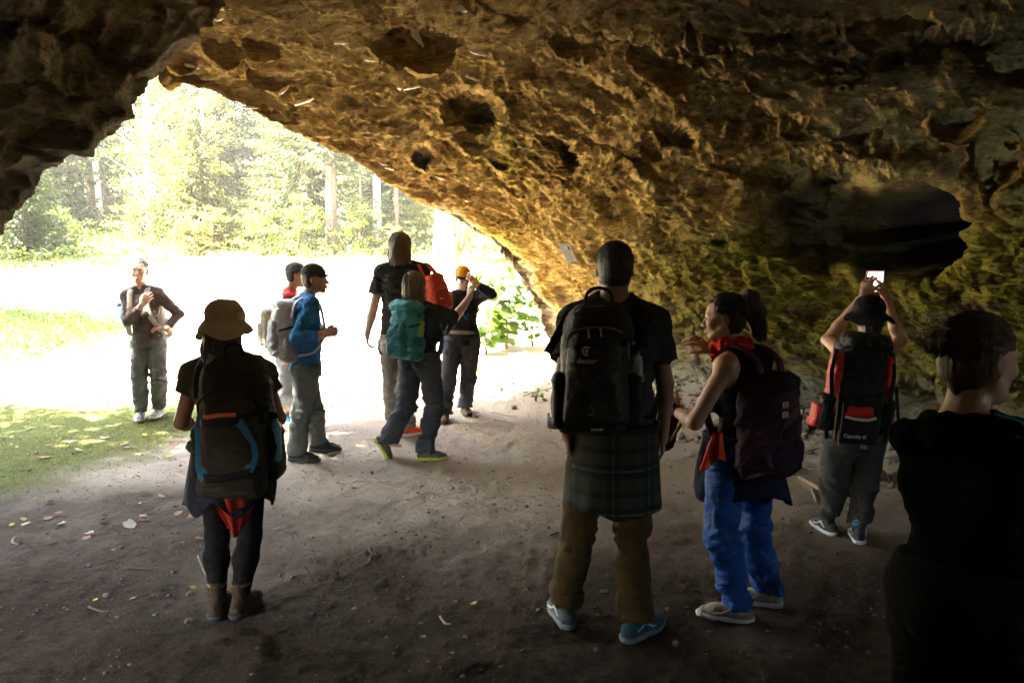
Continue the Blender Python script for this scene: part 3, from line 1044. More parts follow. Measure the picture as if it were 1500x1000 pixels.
# the wood behind
rt = np.random.RandomState(3)
placed = [(at(u, Y), Y) for _, _, u, Y, _, _ in SPEC]
nback = 0
for row, (Y0, Y1, n) in enumerate([(33, 40, 20), (40, 50, 26), (50, 64, 30), (64, 82, 30)]):
    for k in range(n):
        Y = rt.uniform(Y0, Y1)
        u = rt.uniform(-260, 860)
        x = at(u, Y)
        if abs(x - np.interp(Y, [18, 24, 32, 42, 60], [-6, -9.5, -14.5, -19.5, -30])) < 1.6 and Y < 46:
            continue
        if 322 < u < 405:
            continue
        if min((math.hypot(x - a, Y - b) for a, b in placed), default=9) < 1.8:
            continue
        placed.append((x, Y))
        kind = rt.choice(['spruce_full', 'spruce_tall', 'broad', 'spruce_tall', 'broad'])
        i = rt.randint(len(TREE_MESH[kind]))
        mt = rt.choice([0, 1, 2])
        lab = {'spruce_full': 'tall green spruce standing in the wood behind the clearing', 'spruce_tall': 'tall slender spruce standing in the wood behind the clearing', 'broad': 'leafy green tree standing in the wood behind the clearing'}[kind]
        plant_tree(kind, i, x, Y, rt.uniform(1.05, 1.5), lab, 'tree', 'trees of the wood behind the clearing', mat=(M_AUT if kind == 'broad' and mt == 0 else None))
        nback += 1
for (x, y, k, i, sc) in [(-8.6, 5.6, 'broad', 0, 1.15), (-10.5, 6.3, 'broad', 2, 1.1), (-8.4, 2.6, 'broad', 1, 1.3), (-12, 4.5, 'spruce_full', 0, 1.6), (-9.6, 4.2, 'spruce_full', 1, 1.5), (-8.0, -.5, 'broad', 2, 1.2), (-11, .5, 'broad', 0, 1.2), (-15.6, 16.8, 'broad', 1, 1.35), (-14.8, 13.6, 'broad', 2, 1.1)]:  # trees out of view, added to throw shade on grass and clearing
    plant_tree(k, i, x, y, sc, 'unseen leafy tree added beside the rock to shade the grass', 'tree', 'unseen shade trees beside the rock')
# side trees left of the clearing (just outside the picture) and along the right slope
for (x, y, k) in [(-22, 18, 'spruce_full'), (-24, 25, 'broad'), (-26, 12, 'spruce_tall'), (3.5, 26, 'spruce_full'), (5, 21, 'broad'), (7.5, 30, 'spruce_tall'), (-27, 20, 'broad')]:
    plant_tree(k, 0, x, y, 1.0, 'tree beside the clearing with its lower branches reaching the ground', 'tree', 'trees at the sides of the clearing')


def bare_trunk(u, Y, dia, H, label, mat, lean=0.0, stubs=6, seed=0):
    r = np.random.RandomState(seed)
    x = at(u, Y)
    z = ground_z(x, Y) - .1
    t = empty('bare_tree_trunk', (x, Y, z), label, 'tree')
    zs = np.linspace(0, H, 12)
    rad = dia / 2 * (1 - .45 * zs / H)
    rad[0] *= 1.35
    v, f = tube(np.stack([lean * zs + .03 * np.sin(zs), .02 * np.cos(zs * .8), zs], 1), rad, 12)
    v = v + .04 * dia * np.stack([vnoise(v * 5, 3), vnoise(v * 5, 4), 0 * v[:, 0]], -1)
    link('trunk', mesh_from('trunk', v, f, mat), t)
    bs = []
    for k in range(stubs):
        zz = r.uniform(.18, .95) * H
        an = r.uniform(0, 6.28)
        l = r.uniform(.25, 1.3)
        p0 = A(lean * zz, 0, zz)
        bs.append(tube([p0, p0 + A(math.cos(an), math.sin(an), -.1) * l * .5, p0 + A(math.cos(an), math.sin(an), -.3) * l], [.02, .012, .004], 4, False))
    if bs:
        v, f = join(bs)
        link('dead_branches', mesh_from('dead_branches', v, f, M_BARK), t)
    return t


bare_trunk(153, 34, .27, 14, 'pale bare tree trunk on the slope beside the forest path', M_PALE, -.035, 5, 1)
bare_trunk(650, 20.6, .47, 11, 'thick pale tree trunk rising behind the person in the yellow cap', M_PALE, .0, 0, 2)
bare_trunk(671, 21.5, .10, 9, 'thin brown trunk just right of the thick pale trunk', M_BARK, .0, 4, 3)
bare_trunk(679, 22.6, .08, 9, 'thinnest brown stem beside the thick pale trunk', M_BARK, .01, 3, 4)
bare_trunk(702, 19.6, .10, 7, 'yellowish young stem right of the thick pale trunk, near the rock', bark_material('mossy bark', (.14, .13, .04), (.30, .28, .10)), .01, 2, 5)
bare_trunk(553, 24, .26, 12, 'broad pale trunk among the spruces left of the long haired man', M_PALE, .0, 3, 6)
bare_trunk(581, 23, .13, 11, 'dark brown trunk right above the head of the long haired man', M_BARK, .0, 9, 7)
bare_trunk(64, 26, .16, 9, 'reddish thin trunk behind the left rock edge', M_BARK, .0, 5, 8)
bare_trunk(528, 22.5, .07, 8, 'thin grey stem left of the broad pale trunk', M_BARK, .01, 8, 9)
bare_trunk(307, 25, .09, 9, 'thin whitish stem at the left border of the bright gap', M_PALE, .0, 6, 10)
print('trees', nback, time.time() - T0)

# ---- grass and ground plants nobody could count
def scatter(n, x0, x1, y0, y1, dens, seed):
    r = np.random.RandomState(seed)
    x = r.uniform(x0, x1, n)
    y = r.uniform(y0, y1, n)
    k = r.rand(n) < dens(x, y)
    return x[k], y[k], r


x, y, r = scatter(90000, -8.5, -1.6, 4.3, 9.8, lambda x, y: grass_mask(x, y) * .9, 21)
z = terrain(x, y) - .004
c = np.stack([x, y, z], 1)
an = r.uniform(0, 6.28, len(x))
lean = np.stack([np.cos(an), np.sin(an), r.uniform(.5, 2.0, len(x))], 1)
hgt = r.uniform(.018, .055, len(x)) * (1 + .5 * vnoise(c * 2.0, 5))
sd = np.stack([-np.sin(an), np.cos(an), 0 * an], 1)
v = np.stack([c - sd * .003, c + sd * .003, c + unit(lean) * hgt[:, None]], 1).reshape(-1, 3)
M_GRASS = leaf_material('grass blades', (.08, .11, .025), (.26, .25, .10), .4)
link('short_grass', mesh_from('short_grass', v, np.arange(len(v)).reshape(-1, 3), M_GRASS, False), kind='stuff', label='short trampled grass at the left of the cave mouth')

x, y, r = scatter(26000, -11.5, -5.4, 9.8, 14.4, lambda x, y: sstep(.3, .6, np.exp(-(((x + 8.8) / 3.1) ** 2 + ((y - 12.0) / 2.1) ** 2))), 22)
c = np.stack([x, y, terrain(x, y) + r.uniform(0, .13, len(x))], 1)
an = r.uniform(0, 6.28, len(x))
d_ = unit(np.stack([np.cos(an), np.sin(an), r.uniform(-.3, .9, len(x))], 1))
n_ = unit(np.stack([r.normal(0, .4, len(x)), r.normal(0, .4, len(x)), np.ones(len(x))], 1))
v, f = leaves_mesh(c, d_, n_, r.uniform(.03, .08, len(x)), r.uniform(.02, .045, len(x)))
link('ground_cover', mesh_from('ground_cover', v, f, M_SHRUB, False), kind='stuff', label='low green leafy plants on the left bank of the clearing')

x, y, r = scatter(30000, -22, 3, 18.2, 25, lambda x, y: .10 + .5 * np.exp(-((y - 19.6) / 1.0) ** 2) * (fbm(np.stack([x, y, x * 0], -1) * .5, 3, 177) > -.1), 23)
c = np.stack([x, y, terrain(x, y)], 1)
an = r.uniform(0, 6.28, len(x))
lean = unit(np.stack([np.cos(an) * .5, np.sin(an) * .5, np.ones(len(x))], 1))
hgt = r.uniform(.08, .40, len(x))
sd = np.stack([-np.sin(an), np.cos(an), 0 * an], 1)
v = np.stack([c - sd * .008, c + sd * .008, c + lean * hgt[:, None]], 1).reshape(-1, 3)
link('tall_dry_grass', mesh_from('tall_dry_grass', v, np.arange(len(v)).reshape(-1, 3), leaf_material('dry grass', (.07, .09, .03), (.19, .18, .08), .4), False), kind='stuff', label='tall yellow grass along the forest edge')

x, y, r = scatter(60000, -30, 6, 19.5, 40, lambda x, y: grass_mask(x, y) * (.4 + .6 * (fbm(np.stack([x, y, x * 0], -1) * .35, 3, 77) > 0)), 24)
c = np.stack([x, y, terrain(x, y) + r.uniform(0, .35, len(x))], 1)
an = r.uniform(0, 6.28, len(x))
d_ = unit(np.stack([np.cos(an), np.sin(an), r.uniform(-.2, .9, len(x))], 1))
n_ = unit(np.stack([r.normal(0, .4, len(x)), r.normal(0, .4, len(x)), np.ones(len(x))], 1))
v, f = leaves_mesh(c, d_, n_, r.uniform(.08, .20, len(x)), r.uniform(.05, .11, len(x)))
link('forest_undergrowth', mesh_from('forest_undergrowth', v, f, M_LEAF, False), kind='stuff', label='green undergrowth covering the forest floor')

# dry tufts and weeds at the foot of the outer pillar
x, y, r = scatter(5200, -.9, .9, 8.6, 11.0, lambda x, y: np.clip(sstep(-.9, .1, x - wall_foot(y)) * 1.0, 0, 1) * (fbm(np.stack([x, y, x * 0], -1) * 2.2, 3, 78) > .0), 25)
c = np.stack([x, y, terrain(x, y)], 1)
an = r.uniform(0, 6.28, len(x))
lean = unit(np.stack([np.cos(an), np.sin(an), r.uniform(.5, 1.6, len(x))], 1))
hgt = r.uniform(.04, .17, len(x))
sd = np.stack([-np.sin(an), np.cos(an), 0 * an], 1)
v = np.stack([c - sd * .004, c + sd * .004, c + lean * hgt[:, None]], 1).reshape(-1, 3)
link('dry_grass_tufts', mesh_from('dry_grass_tufts', v, np.arange(len(v)).reshape(-1, 3), leaf_material('straw', (.20, .19, .05), (.45, .34, .15), .35), False), kind='stuff', label='dry grass tufts at the foot of the rock pillar')


# ---- the leafy shrub in the gap beside the rock, leaf by leaf
def heart_leaf(L_, W_, seed):
    r = np.random.RandomState(seed)
    ring = []
    n = 12
    for k in range(n):
        a = 2 * math.pi * k / n
        rr_ = 1 - .16 * math.cos(a) + (.25 if k == 0 else 0) - (.30 if k == n // 2 else 0) + r.uniform(-.06, .06)
        ring.append((rr_ * math.cos(a) * L_ / 2 + L_ * .42, rr_ * math.sin(a) * W_ / 2, -.20 * abs(math.sin(a)) * W_ - .10 * L_ * math.cos(a)))
    v = [(L_ * .40, 0, .02 * L_)] + ring
    return np.array(v), [(0, 1 + k, 1 + (k + 1) % n) for k in range(n)]


LEAFM = [mesh_from('leaf', *heart_leaf(.13, .11, s), M_SHRUB) for s in (1, 2, 3)]


def leafy_shrub(base, stems, leaf_n, sc, label, seed, cat='shrub', name='leafy_shrub', group=None):
    r = np.random.RandomState(seed)
    t = empty(name, base, label, cat, group)
    for (dx, dy, h) in stems:
        pts = [A(0, 0, 0), A(dx * .25, dy * .25, h * .5), A(dx * .6, dy * .6, h * .85), A(dx, dy, h)]
        cp = catmull(pts, 10)
        v, f = tube(cp, np.linspace(.007, .0025, 10), 5, False)
        link('stem', mesh_from('stem', v, f, M_BARK if seed % 2 else M_SHRUB), t)
        for k in range(leaf_n):
            tt_ = r.uniform(.22, 1.0)
            p = cp[int(tt_ * 9)]
            an = r.uniform(0, 6.28)
            off = A(math.cos(an), math.sin(an), r.uniform(-.1, .4)) * r.uniform(.02, .14)
            o = link('leaf', LEAFM[r.randint(3)], t, p + off)
            o.rotation_euler = (r.normal(0, .35), r.uniform(-.2, .7), an)
            s = sc * r.uniform(.55, 1.25) * (1.15 - .35 * tt_)
            o.scale = (s, s, s)
    return t


b1 = hit(742, 512)
leafy_shrub(tuple(b1), [(-.05, -.1, 1.42), (-.28, -.1, .95), (.15, .1, .85), (-.45, 0, .65), (.35, -.1, .72), (.05, -.3, .6), (-.2, .2, 1.1), (.28, .2, 1.0), (.5, .0, .5), (-.35, -.2, 1.15), (.1, -.2, 1.2), (-.5, .1, .9), (.4, .1, .9), (-.15, 0, .8)], 15, 1.3, 'tall leafy shrub with broad lit leaves in the gap beside the rock pillar', 3)
b2 = hit(712, 520)
leafy_shrub(tuple(b2), [(-.12, -.1, .55), (.1, -.05, .7), (.25, .1, .45), (-.25, .1, .5), (0, .2, .62)], 13, 1.25, 'low broad leaved plant right behind the person in the yellow cap', 4, 'plant', 'broad_leaved_plant')
b3 = hit(780, 508)
leafy_shrub(tuple(b3), [(-.15, -.1, .5), (.05, -.2, .62), (.2, 0, .38), (-.3, .1, .5), (0, .15, .7)], 12, .85, 'green plant with narrow leaves leaning against the foot of the rock pillar', 6, 'plant', 'green_plant')
for (u, v_, sc) in [(752, 566, .5), (735, 575, .35), (785, 590, .4), (700, 548, .4)]:
    b_ = hit(u, v_)
    leafy_shrub(tuple(b_), [(-.08, -.05, .14), (.08, 0, .17), (0, .1, .13)], 5, sc, 'small green weed on the bare earth below the rock pillar', 8 + int(u), 'weed', 'small_weed', 'small weeds below the rock pillar')


# ---- stones, rubble, leaves, twigs
def stone_mesh(seed, squash=.65):
    r = np.random.RandomState(seed)
    bm = bmesh.new()
    bmesh.ops.create_icosphere(bm, subdivisions=2, radius=1)
    for i in range(5):
        n = nrm(r.normal(0, 1, 3))
        dd = r.uniform(.45, .85)
        for vtx in bm.verts:
            co = np.array(vtx.co)
            k = co @ n - dd
            if k > 0:
                vtx.co = Vector(co - n * k * .92)
    me_ = bpy.data.meshes.new('stone')
    for vtx in bm.verts:
        co = np.array(vtx.co) * A(1, r.uniform(.6, .9), squash)
        vtx.co = Vector(co * (1 + .10 * float(vnoise(co * 2.5, seed))))
    bm.to_mesh(me_)
    bm.free()
    return me_


def stone_material():
    m, nt, b = _nt('loose stone')
    L = nt.links.new
    tc = _n(nt, 'ShaderNodeTexCoord')
    oi = _n(nt, 'ShaderNodeObjectInfo')
    n1 = _n(nt, 'ShaderNodeTexNoise', i_Scale=2.5, i_Detail=8.0, i_Roughness=0.7)
    L(tc.outputs['Object'], n1.inputs['Vector'])
    r = _ramp(nt, n1.outputs[0], [(0.3, (.17, .14, .11)), (0.65, (.40, .36, .30))])
    r2 = _ramp(nt, oi.outputs['Random'], [(0, (.40, .36, .32)), (.6, (.85, .83, .80)), (1, (1.25, 1.25, 1.22))])
    L(_mix(nt, 1, r.outputs[0], r2.outputs[0], 'MULTIPLY'), b.inputs['Base Color'])
    b.inputs['Roughness'].default_value = .9
    _bump(nt, b, n1.outputs[0], .6, .05)
    return m


M_STONE = stone_material()
STONES = []
for s in range(8):
    me_ = stone_mesh(s, .5 + .06 * s)
    me_.materials.append(M_STONE)
    STONES.append(me_)
STONES_D = []
for me_ in STONES:
    m2_ = me_.copy()
    m2_.materials.clear()
    m2_.materials.append(plain('earthy pebble', (.16, .125, .095), .9, var=.4, scale=2))
    STONES_D.append(m2_)
rs = np.random.RandomState(44)


def put_stone(p, size, label, group, name='stone', sink=.25):
    o = link(name, (STONES_D if name == 'pebble' else STONES)[rs.randint(8)], None, (p[0], p[1], p[2] + size * .35 - size * sink), None, label, 'stone', group)
    o.rotation_euler = (rs.uniform(-.4, .4), rs.uniform(-.4, .4), rs.uniform(0, 6.28))
    k = rs.uniform(.7, 1.3)
    o.scale = (size * k, size, size * rs.uniform(.7, 1.1))
    return o


cnt = 0
while cnt < 235:
    u = rs.uniform(950, 1500)
    vmin = np.interp(u, [950, 1000, 1180, 1340, 1500], [585, 592, 612, 640, 668])
    vmax = np.interp(u, [950, 1000, 1180, 1340, 1500], [650, 670, 720, 745, 760])
    v_ = vmin + (vmax - vmin) * rs.beta(1.1, 1.9)
    p = hit(u, v_, 16)
    put_stone(p, float(np.clip(rs.lognormal(-3.35, .5), .018, .12)), 'loose grey stone in the rubble at the foot of the right cave wall', 'rubble stones along the right wall', 'rubble_stone')
    cnt += 1
put_stone(hit(1308, 668), .075, 'whitish block lying on the rubble right of the person in grey joggers', None, 'white_block')
put_stone(hit(1190, 660), .07, 'pale stone on the rubble left of the person in grey joggers', None, 'pale_stone')
for i in range(62):
    u, v_ = rs.uniform(40, 1350), rs.uniform(600, 960)
    p = hit(u, v_, 16)
    put_stone(p, rs.uniform(.010, .024), 'small dark pebble lying on the trodden earth', 'pebbles on the cave floor', 'pebble', .1)
for (u, v_, s, lab) in [(487, 668, .045, 'light brown stone beside the shoe of the man in blue'), (752, 598, .05, 'dark flat stone on the earth right of the person in the yellow cap'), (722, 582, .04, 'brown stone lying below the leafy shrub'),
                        (1006, 648, .035, 'grey stone left of the woman in blue trousers'), (745, 700, .02, 'dark little stone in the middle of the cave floor'), (25, 797, .05, 'dark stone at the left edge of the cave floor')]:
    put_stone(hit(u, v_), s, lab, None)
# countless grit
x, y, r = scatter(15000, -5, 4.2, 2.8, 11, lambda x, y: .35 + .65 * (fbm(np.stack([x, y, x * 0], -1) * 1.5, 3, 79) > .1), 26)
ic = np.array([(1, 0, 0), (-1, 0, 0), (0, 1, 0), (0, -1, 0), (0, 0, 1), (0, 0, -1)], dtype=float)
fo = np.array([(0, 2, 4), (2, 1, 4), (1, 3, 4), (3, 0, 4), (2, 0, 5), (1, 2, 5), (3, 1, 5), (0, 3, 5)])
# sample the real ground mesh height
hx = np.interp(x, GX, np.arange(len(GX)))
hy = np.interp(y, GY, np.arange(len(GY)))
zz = gz[np.round(hx).astype(int), np.round(hy).astype(int)]
c = np.stack([x, y, zz], 1)
s = np.clip(r.lognormal(-5.2, .5, len(x)), .003, .016)
vv_ = (ic[None] * (1 + r.uniform(-.35, .35, (len(x), 6, 3))) * (s[:, None] * A(1.2, 1, .7))[:, None]) + c[:, None]
ff = (fo[None] + (np.arange(len(x)) * 6)[:, None, None]).reshape(-1, 3)
link('grit', mesh_from('grit', vv_.reshape(-1, 3), ff, plain('grit', (.13, .105, .085), .9, var=.5), False), kind='stuff', label='fine grit and crumbs of earth on the cave floor')
# rubble crumbs at the wall
x, y, r = scatter(9000, .6, 5, 5.2, 11, lambda x, y: sstep(-1.1, -.4, x - wall_foot(y)), 27)
c = np.stack([x, y, terrain(x, y) + .005], 1)
s = np.clip(r.lognormal(-4.3, .5, len(x)), .006, .035)
vv_ = (ic[None] * (1 + r.uniform(-.35, .35, (len(x), 6, 3))) * (s[:, None] * A(1.2, 1, .7))[:, None]) + c[:, None]
ff = (fo[None] + (np.arange(len(x)) * 6)[:, None, None]).reshape(-1, 3)
link('rubble_crumbs', mesh_from('rubble_crumbs', vv_.reshape(-1, 3), ff, M_STONE, False), kind='stuff', label='small broken stones filling the rubble heap')

# fallen leaves
def curled_leaf(seed):
    r = np.random.RandomState(seed)
    v, f = heart_leaf(1.0, .7, seed)
    v[:, 2] = .35 * (v[:, 0] - .4) ** 2 + .5 * v[:, 1] ** 2 + r.uniform(-.05, .05, len(v))
    return v, f


def leaf_litter(name, col):
    return [mesh_from('fallen_leaf', *curled_leaf(s), plain(name, col, .7, var=.3)) for s in (5, 6, 7)]


LITTER = {'brown': leaf_litter('brown leaf', (.30, .14, .055)), 'pale': leaf_litter('pale leaf', (.36, .30, .22)), 'yellow': leaf_litter('yellow leaf', (.50, .36, .05))}


def put_leaf(u, v_, col, size, label, group=None):
    p = hit(u, v_)
    o = link('fallen_leaf', LITTER[col][rs.randint(3)], None, (p[0], p[1], p[2] + .012), None, label, 'leaf', group)
    o.rotation_euler = (rs.uniform(-.3, .3), rs.uniform(-.3, .3), rs.uniform(0, 6.28))
    o.scale = (size,) * 3


put_leaf(72, 672, 'brown', .10, 'large orange brown leaf on the grass at the left')
put_leaf(160, 645, 'pale', .10, 'whitish curled leaf on the grass left of the smiling woman')
put_leaf(368, 612, 'brown', .06, 'small leaf at the shaded border of the sunlit ground')
put_leaf(186, 768, 'pale', .11, 'large pale leaf where the grass ends and the earth begins')
put_leaf(118, 662, 'pale', .07, 'narrow pale leaf on the grass, right of the orange brown leaf')
for i in range(46):
    u, v_ = rs.uniform(0, 330), rs.uniform(615, 800)
    put_leaf(u, v_, rs.choice(['brown', 'brown', 'pale', 'yellow']), rs.uniform(.035, .08), 'small fallen leaf on the short grass', 'fallen leaves on the grass')
for i in range(40):
    u, v_ = rs.uniform(60, 1400), rs.uniform(650, 980)
    put_leaf(u, v_, rs.choice(['brown', 'pale', 'yellow']), rs.uniform(.018, .04), 'tiny dry leaf on the cave floor', 'dry leaves on the cave floor')

M_TWIG = bark_material('dry wood', (.20, .14, .09), (.42, .33, .24), .5)
M_TWIGD = bark_material('dark twig', (.05, .035, .025), (.12, .09, .06), .5)


def twig(pts, rad, label, mat=M_TWIG, group=None, lift=.01, fork=None):
    wp = []
    for (u, v_) in pts:
        p = hit(u, v_)
        wp.append(p + A(0, 0, lift))
    wp = np.array(wp)
    base = wp.mean(0)
    cp = catmull(wp, 10)
    parts_ = [tube(cp, np.linspace(rad, rad * .5, 10), 6)]
    if fork is not None:
        q = hit(*fork) + A(0, 0, lift)
        parts_.append(tube([cp[4], (cp[4] + q) / 2, q], [rad * .7, rad * .6, rad * .3], 5))
    v, f = join(parts_)
    link('twig', mesh_from('twig', v, f, mat, True, base), None, base, None, label, 'twig', group)


twig([(1172, 703), (1190, 712), (1205, 722)], .022, 'grey broken branch on the rubble left of the grey joggers')
twig([(1190, 722), (1196, 738)], .016, 'short pale stick under the grey broken branch')
twig([(1300, 694), (1330, 692), (1362, 690)], .018, 'brown stick on the rubble behind the woman with the bun')
twig([(1150, 690), (1175, 688), (1190, 692)], .018, 'brown stick on the rubble beside the purple backpack')
twig([(538, 828), (546, 820), (552, 814)], .005, 'small forked twig in the middle of the cave floor', fork=(540, 808))
twig([(645, 910), (652, 917), (660, 922)], .007, 'short pale stick near the front of the cave floor')
twig([(290, 823), (298, 840), (304, 850)], .004, 'thin pale twig left of the person in leggings')
twig([(720, 606), (740, 609), (756, 612)], .006, 'long pale twig on the earth right of the yellow cap person')
twig([(724, 616), (750, 622)], .007, 'pale stick below the long twig beside the shrub')
twig([(770, 582), (790, 576), (812, 570)], .007, 'dark twig at the foot of the rock pillar', M_TWIGD)
twig([(182, 840), (215, 839), (222, 838)], .006, 'dark twig on the earth at the left', M_TWIGD)
twig([(30, 800), (60, 803), (85, 801)], .006, 'dark twig along the border of the grass', M_TWIGD)
twig([(130, 893), (150, 903), (160, 905)], .006, 'dark twig in the dark lower left corner', M_TWIGD)
twig([(806, 790), (828, 782), (840, 792)], .005, 'bent dark twig just left of the standing man', M_TWIGD)

# two dark bare sprigs standing in the clearing
for (u, v_, lab, h, cx) in [(86, 418, 'thin dark sprig standing on the left bank, the shorter one', .42, .12), (112, 424, 'thin dark sprig arching over the left bank', .62, -.28)]:
    b_ = hit(u, v_)
    pts = [A(0, 0, -.05), A(.02, 0, h * .6), A(cx * .4, 0, h * .95), A(cx, 0, h)]
    v, f = tube(catmull(pts, 10), np.linspace(.010, .004, 10), 5)
    link('sprig', mesh_from('sprig', v, f, M_TWIGD), None, tuple(b_), None, lab, 'sprig')

# ---- flecks of sunlight on the vault, put into pale raised slivers
dgv = bpy.context.evaluated_depsgraph_get()
vault_obj = bpy.data.objects['cave_vault']
bpy.context.view_layer.update()


def on_vault(u, v_):
    dr = Vector(ray(u, v_))
    ok, loc, nor, idx = vault_obj.ray_cast(Vector((0, 0, CAM_H)), dr)
    if not ok:
        return None, None
    nor = Vector(nor)
    if nor.dot(dr) > 0:
        nor = -nor
    return np.array(loc), np.array(nor)


M_FLECK = plain('sun fleck tone', (.86, .76, .60), .6, var=.2, scale=20)
for (u, v_, hl, hw, an) in [(600, 128, 19, 5, 8), (455, 145, 26, 4, 4), (532, 84, 26, 4, 10), (608, 48, 30, 6, 14), (676, 13, 20, 6, 6), (325, 12, 16, 4, 6), (685, 112, 20, 3.5, 22), (498, 62, 16, 4, 8),
                             (278, 97, 14, 3, 18), (318, 121, 9, 2, 5), (366, 158, 13, 2.5, 15), (700, 78, 15, 4, 12), (420, 128, 17, 3, 12), (482, 104, 14, 3, 10), (440, 198, 10, 2, 25), (545, 252, 10, 2, 25), (575, 248, 14, 2, 22), (323, 27, 9, 4, 10), (648, 262, 12, 1.6, 22), (686, 294, 6, 2, 10), (560, 240, 9, 2, 20)]:
    loc, nor = on_vault(u, v_)
    if loc is None:
        continue
    dist = loc[1]
    bm = bmesh.new()
    bmesh.ops.create_icosphere(bm, subdivisions=2, radius=1)
    me_ = bpy.data.meshes.new('sun_fleck_mesh')
    L_, W_ = hl / FPX * dist, hw / FPX * dist
    # axes: along the picture's slanted strata, across them, out of the rock
    a_ = nrm(A(math.cos(math.radians(an)), 0, -math.sin(math.radians(an))))
    n_ = nrm(nor)
    a_ = nrm(a_ - n_ * (a_ @ n_))
    b_ = np.cross(n_, a_)
    fo_ = abs(b_ @ A(0, -.6, .8)) + .3
    for vtx in bm.verts:
        co = np.array(vtx.co)
        tap = (1 - .5 * co[0])
        w_ = a_ * co[0] * L_ + b_ * co[1] * W_ / fo_ * tap * (1 + .35 * float(vnoise(co * 2.3, int(u)))) + n_ * co[2] * .02
        vtx.co = Vector(w_)
    bm.to_mesh(me_)
    bm.free()
    me_.polygons.foreach_set('use_smooth', np.ones(len(me_.polygons), dtype=bool))
    me_.materials.append(M_FLECK)
    link('sun_fleck', me_, None, tuple(loc - n_ * .004), None, 'pale elongated fleck of sunlight on the cave vault, built as a sliver', 'rock chip', 'flecks of sunlight on the cave vault')

# ---- the plaque on the rock
def plaque():
    uv = [(817, 357), (834, 357), (846, 384), (830, 384)]
    c_, n_ = on_vault(832, 371)
    pts = []
    for (u, v_) in uv:
        dr = nrm(P(u, v_, 1) - A(0, 0, CAM_H))
        n2 = nrm(n_ + A(-.2, -.9, 0))
        t_ = ((c_ + n2 * .24 - A(0, 0, CAM_H)) @ n2) / (dr @ n2)
        pts.append(A(0, 0, CAM_H) + dr * t_)
    pts = np.array(pts)
    pts = pts[[3, 2, 1, 0]]                 # bl, br, tr, tl
    ce = pts.mean(0)
    ex, ey = nrm(pts[1] - pts[0]), pts[3] - pts[0]
    nn = nrm(np.cross(ex, ey))
    if nn[1] > 0:
        nn = -nn
    t = empty('plaque', ce, 'white information plaque fixed aslant on the rock wall', 'plaque')
    v = np.concatenate([pts + nn * .004, pts - nn * .006])
    f = [(0, 1, 2, 3), (7, 6, 5, 4), (0, 4, 5, 1), (1, 5, 6, 2), (2, 6, 7, 3), (3, 7, 4, 0)]
    part('board', v, f, plain('plaque white', (.74, .75, .72), .35, var=.05), t, False)

    def at_(a, b, o=.006):
        return (pts[0] * (1 - a) + pts[1] * a) * (1 - b) + (pts[3] * (1 - a) + pts[2] * a) * b + nn * o
    q = []
    rr_ = np.random.RandomState(2)
    for k in range(13):
        b0 = .08 + k * .045
        a1 = rr_.uniform(.7, .9)
        q.append((np.array([at_(.1, b0), at_(a1, b0), at_(a1, b0 + .018), at_(.1, b0 + .018)]), [(0, 1, 2, 3)]))
    q.append((np.array([at_(.2, .90), at_(.8, .90), at_(.8, .93), at_(.2, .93)]), [(0, 1, 2, 3)]))
    v, f = join(q)
    part('text_lines', v, f, plain('faded print', (.38, .38, .38), .5), t, False)
    q = np.array([at_(.70, .66), at_(.86, .66), at_(.86, .86), at_(.70, .86)])
    part('coat_of_arms', q, [(0, 1, 2, 3)], plain('faded red print', (.30, .12, .09), .5), t, False)
    q = np.array([at_(.10, .68), at_(.30, .68), at_(.30, .82), at_(.10, .82)])
    part('blue_mark', q, [(0, 1, 2, 3)], plain('faded blue print', (.42, .60, .66), .5), t, False)
    post = [tube([at_(a, b, .004), at_(a, b, -.32)], .005, 6) for a, b in ((.08, .04), (.92, .04), (.92, .96), (.08, .96))]
    for vv2, ff2 in post:
        part('fixing_bolt', vv2, ff2, plain('steel bolt', (.35, .35, .35), .4, .8), t)


plaque()
print('nature', time.time() - T0)
